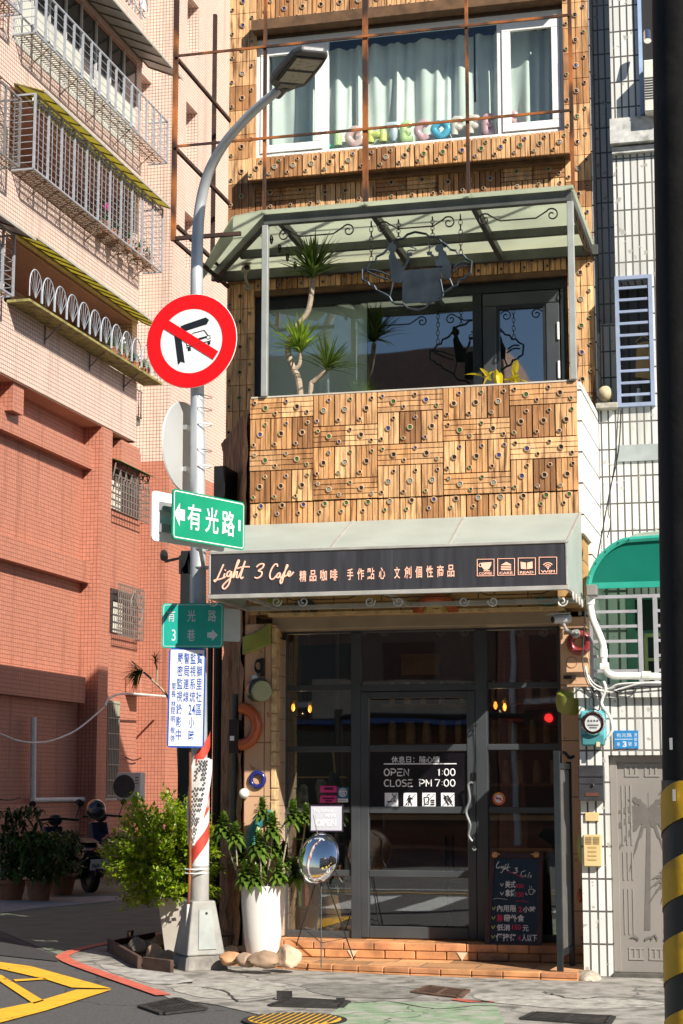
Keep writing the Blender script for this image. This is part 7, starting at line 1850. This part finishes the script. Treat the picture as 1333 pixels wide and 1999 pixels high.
grille_bay('steel bay at the left picture edge beside the long flower cage', 31.0, 35.6, 15.3, 16.9, .5, BARD)
grille_bay('steel bay in the top left picture corner', 31.0, 35.5, 18.9, 20.9, .5, BARM, .7, .25)
w = MB()
for i in range(60):
    y = 36.4 + 8.5 * i / 60; w.torus((XF + .50, y, 17.12), .14, .014, (1, 0, 0), 8, 4, 0, pi)
fo = w.build('scrolls', BARM, apt)
def win_grille(lab, y0, y1, z0, z1, top_fan, lipc):
    t = thing('window_grille', lab, 'grille', (-17.1, (y0 + y1) / 2, z0), 'barred window bays of the apartment house')
    a = MB(); a.box(-17.29, -17.27, y0 + .1, y1 - .1, z0 + .08, z1 - .1); a.build('dark_window', mat('dark_window'), t)
    a = MB(); a.box(-17.265, -17.255, y0 + .2, y0 + .95, z0 + .1, z1 - .45); a.build('pale_blind', mat('ivory_blind', (.6, .58, .5), .6), t)
    a = MB(); x = -17.02
    for i in range(14): y = y0 + (y1 - y0) * i / 13; a.bar((x, y, z0), (x, y, z1 - (.42 if top_fan else 0)), .022)
    for i in range(8): z = z0 + (z1 - z0) * i / 7; a.bar((x - .01, y0, z), (x - .01, y1, z), .026); a.bar((-17.29, y1, z), (x, y1, z), .02)
    if top_fan:
        for i in range(13): y = y0 + (y1 - y0) * i / 12; a.bar((x, y, z1), (x, y + (.2 if i % 2 else -.2), z1 - .45), .028)
    else:
        c = (x, y1 - .55, z0 + (z1 - z0) * .62)
        for q in range(7): an = pi * q / 6; a.bar(c, (x, c[1] + .45 * cos(an), c[2] + .45 * sin(an)), .025)
        a.torus(c, .46, .016, (1, 0, 0), 14, 4, 0, 2 * pi)
    a.build('bars', mat('brown_grey_bar', (.20, .17, .15), .6, .2, var=.2), t)
    if lipc: a = MB(); a.prism([(-17.3, y0 - .05, z1 + .12), (-17.3, y1 + .05, z1 + .12), (-16.85, y1 + .1, z1 - .04), (-16.85, y0 - .1, z1 - .04)], (0, 0, .015)); a.build('lip', lipc, t)
win_grille('wide barred window with a green lip and fan bars on the red wall', 43.25, 45.75, 8.65, 9.95, True, mat('mossy_green_sheet', (.08, .15, .04), .6))
win_grille('small barred window with a sunburst pattern low on the red wall', 43.6, 45.5, 5.4, 6.75, False, None)
w = MB(); sw_ = thing('window_grille', 'tall narrow barred slot window low on the red wall above the white pipe', 'grille', (-17.2, 44, 1.2), 'barred window bays of the apartment house')
w.box(-17.29, -17.27, 43.5, 44.3, 1.2, 3.7); w.build('dark_window', mat('dark_window'), sw_)
w = MB()
for i in range(8): y = 43.5 + .8 * i / 7; w.bar((-17.22, y, 1.2), (-17.22, y, 3.7), .035)
for i in range(7): z = 1.25 + 2.4 * i / 6; w.bar((-17.21, 43.5, z), (-17.21, 44.3, z), .03)
w.build('bars', mat('beige_bar', (.38, .36, .28), .6), sw_)
# white arched railing and its plank shelf
rl = thing('arch_railing', 'white railing of fanned arches on a mossy shelf along the lower balcony', 'railing', (XF + .3, 40.4, 12.4))
WRL = mat('bluish_white_paint', (.30, .34, .40), .5, var=.06)
n = 12; Yr0, Yr1 = 36.3, 45.0; stp = (Yr1 - Yr0) / n; xr2 = XF + .52
w = MB()
for i in range(n):
    y = Yr0 + stp * (i + .5); c = V((xr2, y, 12.52))
    pts = [(xr2, y - stp * .46, 12.5), (xr2, y - stp * .46, 12.75)] + [(xr2, y - stp * .46 * cos(pi * k / 10), 12.80 + .40 * sin(pi * k / 10)) for k in range(11)] + [(xr2, y + stp * .46, 12.75), (xr2, y + stp * .46, 12.5)]
    w.tube(pts, .018, 5)
    for k in range(6):
        a = pi * (k + .5) / 6; w.bar(c, (xr2, y + stp * .44 * cos(a), 12.78 + .40 * sin(a)), .009)
w.build('arches', WRL, rl)
w = MB(); w.box(XF + .002, xr2 + .04, Yr0 - .05, Yr1 + .1, 12.36, 12.42); w.build('shelf', mat('mossy_yellow_board', (.26, .24, .08), .8, var=.4, scale=6, stain=(.10, .09, .05)), rl)
w = MB()
for y in (38.4, 41.2, 43.6): w.bar((XF + .01, y, 12.0), (xr2 - .1, y, 12.36), .03); w.bar((XF + .012, y, 11.9), (XF + .012, y, 12.36), .03)
w.build('bracket', BARD, rl)
# balcony clutter: air conditioners, pots, pole, top rail
def ac_unit(lab, c, wx, wy, wz, face='x'):
    t = thing('air_conditioner', lab, 'air conditioner', c)
    x, y, z = c; a = MB(); a.box(x - wx / 2, x + wx / 2, y - wy / 2, y + wy / 2, z, z + wz); a.build('case', mat('ivory_case', (.74, .72, .64), .5, var=.06), t, bevel=.015)
    a = MB()
    if face == 'x': a.lathe((x + wx / 2 + .004, y - wy * .18, z + wz * .5), [(wz * .42, 0), (wz * .40, .012), (.02, .004)], 24, (1, 0, 0))
    else: a.lathe((x - wx * .18, y - wy / 2 - .004, z + wz * .5), [(wz * .42, 0), (wz * .40, .012), (.02, .004)], 24, (0, -1, 0))
    a.build('fan_grille', mat('dark_fan', (.06, .06, .06), .6), t)
    a = MB()
    for k in range(3):
        if face == 'x': a.box(x + wx / 2 + .002, x + wx / 2 + .006, y + wy * .28, y + wy * .42, z + wz * (.8 - .1 * k), z + wz * (.83 - .1 * k))
        else: a.box(x + wx * .28, x + wx * .42, y - wy / 2 - .006, y - wy / 2 - .002, z + wz * (.8 - .1 * k), z + wz * (.83 - .1 * k))
    a.build('print', mat('dark_fan'), t)
ac_unit('ivory air conditioner standing at the far end of the arched balcony', (-17.75, 43.85, 12.42), 1.0, .4, .82, 'y')
ac_unit('ivory air conditioner high on the top balcony corner', (-17.5, 45.0, 23.4), .5, .9, .6)
ac2 = PY(255, 1562, 42); ac_unit('white air conditioner by the white pipe at the foot of the red wall', (ac2.x, 42, ac2.z), .62, .35, .68, 'y')
def potplant(lab, c, r, hgt, nl, m, flower=None, spread=1.0):
    t = thing('potted_plant', lab, 'potted plant', c)
    a = MB(); a.lathe(c, [(r * .72, 0), (r, hgt * .85), (r * 1.1, hgt * .86), (r * 1.1, hgt), (r * .9, hgt), (.001, hgt * .9)], 16); a.build('pot', TERRACOTTA, t, smooth=True)
    a = MB(); top = V(c) + V((0, 0, hgt))
    for i in range(nl):
        k = random.uniform(.5, 1.6); a.c = (k, k, k); d = (rnd_dir() + V((0, 0, .7))).normalized(); blade(a, top + V((random.uniform(-r, r) * .6, random.uniform(-r, r) * .6, random.uniform(0, r * spread))), d, random.uniform(.12, .32) * spread, .025 * spread, .3, seg=3)
    a.build('foliage', m, t)
    if flower:
        a = MB()
        for i in range(7): a.ball(top + V((random.uniform(-.1, .1), random.uniform(-.12, .12), .35 + random.uniform(-.06, .1))), .055, 6)
        a.build('flowers', flower, t)
PKF = mat('magenta_petals', (.6, .05, .25), .6); WHF = mat('white_petals', (.75, .75, .7), .6)
for i, (y, m, f, lab) in enumerate(((42.0, LEAF_M, None, 'leafy pot on the arch railing shelf, left of the white blossoms'), (42.75, leafmat('pale_yellow_leaf', (.42, .44, .16)), WHF, 'pot with white blossoms on the arch railing shelf'), (43.6, LEAF_M, None, 'pot of hanging leaves on the arch railing shelf, right of the white blossoms'), (44.4, LEAF_B, None, 'bright leafy pot at the far end of the arch railing shelf'))):
    potplant(lab, (XF + .3, y, 12.43), .15, .24, 46, m, f, 1.1)
for y, f, lab in ((41.3, PKF, 'pot with magenta flowers in the steel cage bay'), (42.0, None, 'leafy red pot in the steel cage bay beside the magenta flowers'), (42.9, None, 'red pot third from the far end of the steel cage bay'), (43.7, None, 'red pot second from the far end of the steel cage bay'), (44.4, None, 'red pot at the far end of the steel cage bay')):
    potplant(lab, (XF + .3, y, 15.53), .17, .28, 26, LEAF_M, f)
w = MB(); w.torus((-17.9, 37.6, 12.9), .35, .22, (1, 0, 0), 14, 8); solo(w, 'laundry_bundle', mat('navy_cloth'), 'dark navy bundle behind the near end of the arch railing', 'laundry', smooth=True)
w = MB(); w.tube([(-17.8, 40.2, 13.9), (-17.8, 40.2, 12.95)], .025, 8); w.tube([(-17.8, 37, 12.98), (-17.8, 43, 12.98)], .02, 6); solo(w, 'drying_rail', BARM, 'pale hanging drying rail under the balcony ceiling', 'rail')
tr = thing('top_railing', 'steel loop railing of the topmost visible balcony', 'railing', (XF, 42, 22.7)); w = MB()
for i in range(18): y = 36.4 + 8.2 * i / 17; w.torus((XF + .02, y, 23.15), .3, .02, (1, 0, 0), 14, 4); w.bar((XF + .02, y - .24, 22.7), (XF + .02, y - .24, 23.6), .03)
w.bar((XF + .02, 36.2, 23.6), (XF + .02, 44.7, 23.6), .04); w.build('loops', BARM, tr)
w = MB()
for z in (11.6,): 
    for i in range(6): y = 44.75 + .2 * i; w.bar((-17.3, y, z), (-17.3, y, z + .75), .025)
    w.bar((-17.3, 44.7, z), (-17.3, 45.8, z), .03); w.bar((-17.3, 44.7, z + .75), (-17.3, 45.8, z + .75), .03)
    w.box(-17.6, -17.35, 44.7, 45.8, z - .2, z)
solo(w, 'window_grille', BARD, 'small barred window guard between the lower balcony and the side wall', 'grille', 'barred window bays of the apartment house')
# pipes and cables on the red wall
w = MB(); xp = -17.32; w.tube([(xp - .02, 39.1, 3.1), (xp, 39.15, 1.2)], .07, 10); w.tube([(xp, 39.1, 1.18), (xp, 45.3, 1.18)], .055, 10); solo(w, 'wall_pipe', PVC, 'white plastic pipe running down and along the foot of the red wall', 'pipe')
w = MB(); w.tube(smooth_path([PX(x, y, -17.0) for x, y in ((-5, 1430), (40, 1447), (90, 1448), (140, 1430), (175, 1405), (205, 1378))], 5), .022, 6); w.tube(smooth_path([PX(x, y, -16.6) for x, y in ((205, 1378), (215, 1362), (240, 1354), (280, 1356), (330, 1360))], 5), .03, 6); solo(w, 'slack_cable', PVC, 'slack pale cable looping across the red wall', 'cable')
w = MB(); w.tube(smooth_path([PX(x, y, -17.2) for x, y in ((0, 1560), (20, 1562), (40, 1557))], 4), .02, 5); w.tube(smooth_path([PX(x, y, -17.2) for x, y in ((245, 1478), (260, 1484), (275, 1480))], 4), .02, 5); solo(w, 'short_cable', BLACK, 'short dark cable ends low on the red wall', 'cable')
w = MB(); w.box(-17.29, -16.85, 44.9, 45.75, 3.9, 4.35); solo(w, 'wall_bracket', REDT, 'red tiled bracket block below the sunburst window', 'bracket', bevel=.02)
# thin branching plant behind the notice board
bp2 = thing('spiky_plant', 'thin branching plant with two spiky tufts left of the notice sign', 'plant', (PY(345, 1800, 17.6).x, 17.6, 0))
w = MB(); w.tube(smooth_path([PY(x, y, 17.6) for x, y in ((345, 1855), (350, 1600), (345, 1430), (330, 1365), (300, 1330), (280, 1312))], 4), .012, 6); w.tube(smooth_path([PY(x, y, 17.6) for x, y in ((305, 1336), (307, 1312), (304, 1296))], 4), .009, 6); w.build('stem', BARK, bp2)
spiky_head(PY(276, 1308, 17.6), (-.6, -.1, -.1), 60, .23, .008, bp2, LEAF_D); spiky_head(PY(303, 1294, 17.6), (.1, -.1, 1), 30, .12, .006, bp2, LEAF_D)
# potted plants on the alley
for (x, y, r, h, lab, wd) in ((20, 1757, .20, .27, 'wide clay pot with dark bushy plants, leftmost in the alley', 44), (76, 1759, .17, .27, 'middle clay pot with leafy plants in the alley', 38), (120, 1747, .19, .30, 'clay pot nearest the scooter in the alley', 40)):
    p = PZ(x, y); t = thing('potted_plant', lab, 'potted plant', (p.x, p.y, 0), 'clay pots along the alley')
    a = MB(); a.lathe((p.x, p.y, 0), [(r * .75, 0), (r, h * .8), (r * 1.12, h * .82), (r * 1.12, h), (r, h), (.001, h * .9)], 20); a.build('pot', TERRACOTTA, t, smooth=True)
    a = MB(); b = MB()
    hh = {20: .92, 76: .60, 120: .55}[x]
    for i in range(230):
        u = random.random(); base_ = V((p.x + random.gauss(0, .21 if x != 120 else .12), p.y + random.gauss(0, .16), h + hh * u)); k = random.uniform(.5, 1.5); a.c = (k, k, k)
        for j in range(5): blade(a, base_, (rnd_dir() + V((0, 0, .2))).normalized(), random.uniform(.07, .15), .022, .3, seg=3)
        if i % 10 == 0: b.tube([V((p.x, p.y, h - .03)), base_], .005, 4)
    a.build('foliage', LEAF_DK if x != 76 else LEAF_M, t); b.build('stems', BARK, t)
# scooters in the shade of the alley
SBLU = mat('dark_blue_scooter', (.010, .026, .055), .3, coat=.15, var=.2); SBLK = mat('black_plastic', (.012, .012, .013), .5); TYRE = mat('tyre', (.018, .018, .018), .8)
def scooter(loc, ang, lab, body):
    t = thing('motor_scooter', lab, 'scooter', (0, 0, 0), 'scooters parked in the alley')
    def add(nm, m, fn, par=t, **k): a = MB(); fn(a); return a.build(nm, m, par, **k)
    for x in (-.62, .62):
        wh = add('wheel', TYRE, lambda a: a.torus((x, 0, .23), .18, .068, (0, 1, 0), 24, 8), smooth=True)
        add('rim', mat('dark_alloy_rim', (.06, .06, .065), .4, .6), lambda a: (a.lathe((x, -.03, .23), [(.13, 0), (.13, .06)], 16, (0, 1, 0))), wh)
    add('body', body, lambda a: (a.prism([(-.88, -.15, .60), (-.35, -.19, .74), (.02, -.18, .66), (.1, -.15, .36), (-.1, -.15, .28), (-.5, -.16, .40), (-.8, -.13, .47)], (0, .35, 0)), a.prism([(.1, -.16, .26), (.45, -.16, .26), (.45, -.16, .34), (.1, -.16, .36)], (0, .32, 0)), a.prism([(.42, -.17, .26), (.52, -.17, .5), (.58, -.12, .92), (.66, -.1, .9), (.68, -.14, .55), (.60, -.15, .3)], (0, .30, 0))), bevel=.03, seg=2)
    add('under_body', SBLK, lambda a: a.prism([(-.78, -.19, .56), (-.1, -.2, .5), (.08, -.18, .3), (-.15, -.16, .16), (-.5, -.17, .2), (-.72, -.17, .4)], (0, .36, 0)), bevel=.03)
    add('front_fender', body, lambda a: a.torus((.62, 0, .23), .25, .05, (0, 1, 0), 14, 6, -.3, 2.2), smooth=True)
    add('seat', SBLK, lambda a: a.prism([(-.72, -.13, .70), (-.4, -.15, .76), (-.05, -.15, .72), (.02, -.14, .67), (-.4, -.14, .68)], (0, .28, 0)), bevel=.03, seg=2)
    add('handlebar', SBLK, lambda a: (a.tube([(.5, -.34, 1.0), (.54, -.1, 1.02), (.54, .1, 1.02), (.5, .34, 1.0)], .02, 8), a.tube([(.6, 0, .85), (.54, 0, 1.02)], .04, 8), a.ball((.60, 0, 1.0), .10, 10, (.8, 1.2, .9))))
    for y in (-.3, .3): mr = add('mirror', SBLK, lambda a: (a.tube([(.52, y, 1.02), (.56, y * 1.25, 1.2)], .008, 6), a.ball((.56, y * 1.3, 1.24), .06, 10, (.3, 1, .8))))
    tl_ = add('tail_light', mat('red_lens', (.35, .01, .02), .2), lambda a: a.box(-.89, -.84, -.09, .09, .56, .63), bevel=.015)
    fd = add('rear_fender', SBLK, lambda a: a.prism([(-.84, -.06, .52), (-.78, -.06, .5), (-.9, -.06, .24), (-.93, -.06, .26)], (0, .12, 0)))
    pl_ = add('number_plate', mat('plate_white', (.85, .86, .86), .5), lambda a: a.obox((-.905, 0, .40), (0, .14, 0), (.012, 0, -.075), (.006, 0, .001)))
    def plt(a): a.text('NZA·1080', (-.915, 0, .395), (0, -1, 0), (.15, 0, 1), .23, .07, .001, .02)
    add('plate_print', BLACK, plt, pl_)
    add('exhaust', GREYMETAL, lambda a: a.tube([(-.2, -.2, .25), (-.5, -.21, .28), (-.95, -.21, .34)], [.025, .05, .055], 10))
    t.location = loc; t.rotation_euler = (0, 0, ang); LOC[t.name] = V(loc)
    return t
p1 = PZ(176, 1742); sc1 = scooter((p1.x - .46, p1.y + .40, 0), radians(138), 'dark blue scooter parked in the alley shade with its number plate towards the street', SBLU)
p2 = PZ(232, 1722); sc2_ = copy_thing(sc1, (p2.x - .45, p2.y + .8, 0), 'second dark scooter half hidden behind the bright shrub'); sc2_.rotation_euler = (0, 0, radians(130)); 
hl = thing('helmet', 'round black helmet hung on the scooter mirror in the alley', 'helmet', (0, 0, 0)); q = PY(187, 1580, p1.y + .9)
hl.location = q; LOC[hl.name] = V(q)
w = MB(); w.ball(q, .15, 16, (1, 1, 1.02)); w.build('shell', mat('helmet_black', (.012, .016, .018), .12, coat=.8), hl, smooth=True)
w = MB(); w.ball(q + V((.05, -.06, -.035)), .125, 14, (1, 1, .7)); w.build('visor', mat('visor', (.05, .05, .05), .08), hl, smooth=True)
# unseen block added behind the cafe, sized to shade the alley wall
rb = MB(); rb.box(-5.36, 3, 26.1, 33, 0, 15.6); solo(rb, 'alley_shade_block', mat('grey_render', (.4, .38, .35), .8), 'unseen grey block added behind the cafe to shade the alley wall', 'building')
# houses across the street, seen in the shop glass
def street_house(x0, x1, y, h, m, lab, d=8):
    t = thing('street_house', lab, 'building', ((x0 + x1) / 2, y, 0), 'houses across the street')
    a = MB(); a.box(x0, x1, y - d, y, 0, h); a.build('wall', m, t)
    z = 3.6; a = MB(); b = MB()
    a.box(x0 + .6, x1 - .6, y + .01, y + .05, .1, 2.8)
    while z < h - 1.5:
        x = x0 + .8
        while x < x1 - 1.6: a.box(x, x + 1.3, y + .01, y + .04, z, z + 1.4); b.box(x - .1, x + 1.4, y + .02, y + .5, z - .2, z - .08); x += 2.1
        z += 3.1
    a.build('windows', mat('dark_window'), t); b.build('ledges', WHITE, t)
    a = MB(); a.tube([(x0 + .4, y + .1, .2), (x0 + .4, y + .1, h - .3)], .07, 8); a.build('down_pipe', WHITE, t)
    a = MB(); k = 3.1
    while k < h - 2: a.box(x0 + (x1 - x0) * .45, x1 - .4, y + .05, y + 1.1, k, k + .9); k += 3.1
    a.build('balconies', random.choice((PINK, mat('grey_white_render'), mat('cream_render', (.6, .5, .36), .8))), t)
    a = MB(); sx_ = x0 + random.uniform(1.2, 2.5); a.box(sx_, sx_ + .75, y + .06, y + .26, 4.2, 8.2); a.build('sign_panel', random.choice((mat('yellow_panel', (.7, .5, .05), .4), mat('blue_panel', (.05, .15, .4), .4), mat('green_panel', (.05, .35, .2), .4))), t)
    a = MB(); a.box(x0 + .3, x1 - .3, y + .05, y + 1.4, 2.95, 3.05); a.build('shop_awning_sheet', random.choice((mat('red_panel', (.45, .05, .04), .5), mat('blue_panel', (.05, .15, .4), .4))), t)
street_house(-34, -24, -11, 12, mat('grey_white_render', (.5, .5, .48), .8), 'pale rendered house across the street, far left')
street_house(-23.8, -15, -10, 10, PINK, 'pink tiled house across the street beside the pale rendered one')
street_house(-14.8, -7, -12, 13, mat('dull_brown_render', (.3, .2, .15), .8), 'brown house across the street')
street_house(-6.8, 3, -11, 11, REDT, 'red tiled house across the street behind the viewer'); street_house(3.2, 12, -11, 9, mat('grey_white_render'), 'low pale house across the street, at the right')

# traffic light on a mast across the street, seen only as a red spot in the shop glass
q = PY(1072, 1402, 33.0); tlx, tlz = q.x, q.z
tl = thing('traffic_light', 'red traffic light on a dark mast arm, mirrored in the right shop window', 'traffic light', (tlx - 4.0, -2.0, 0))
w = MB(); w.tube([(tlx - 4, -2, 0), (tlx - 4, -2, tlz + .2)], [.11, .08], 12); w.tube([(tlx - 4, -2, tlz + .05), (tlx - .1, -2, tlz + .05)], .05, 8); w.build('mast', BLACK, tl)
w = MB(); w.box(tlx - .45, tlx + .45, -2.12, -1.86, tlz - .16, tlz + .16); w.build('housing', BLACK, tl, bevel=.02)
w = MB(); w.lathe((tlx, -1.855, tlz), [(.075, 0), (.05, .03), (.001, .04)], 16, (0, 1, 0)); w.build('red_lamp', mat('red_lamp', (.8, .02, .02), .3, emit=((1, .02, .02), 5)), tl)
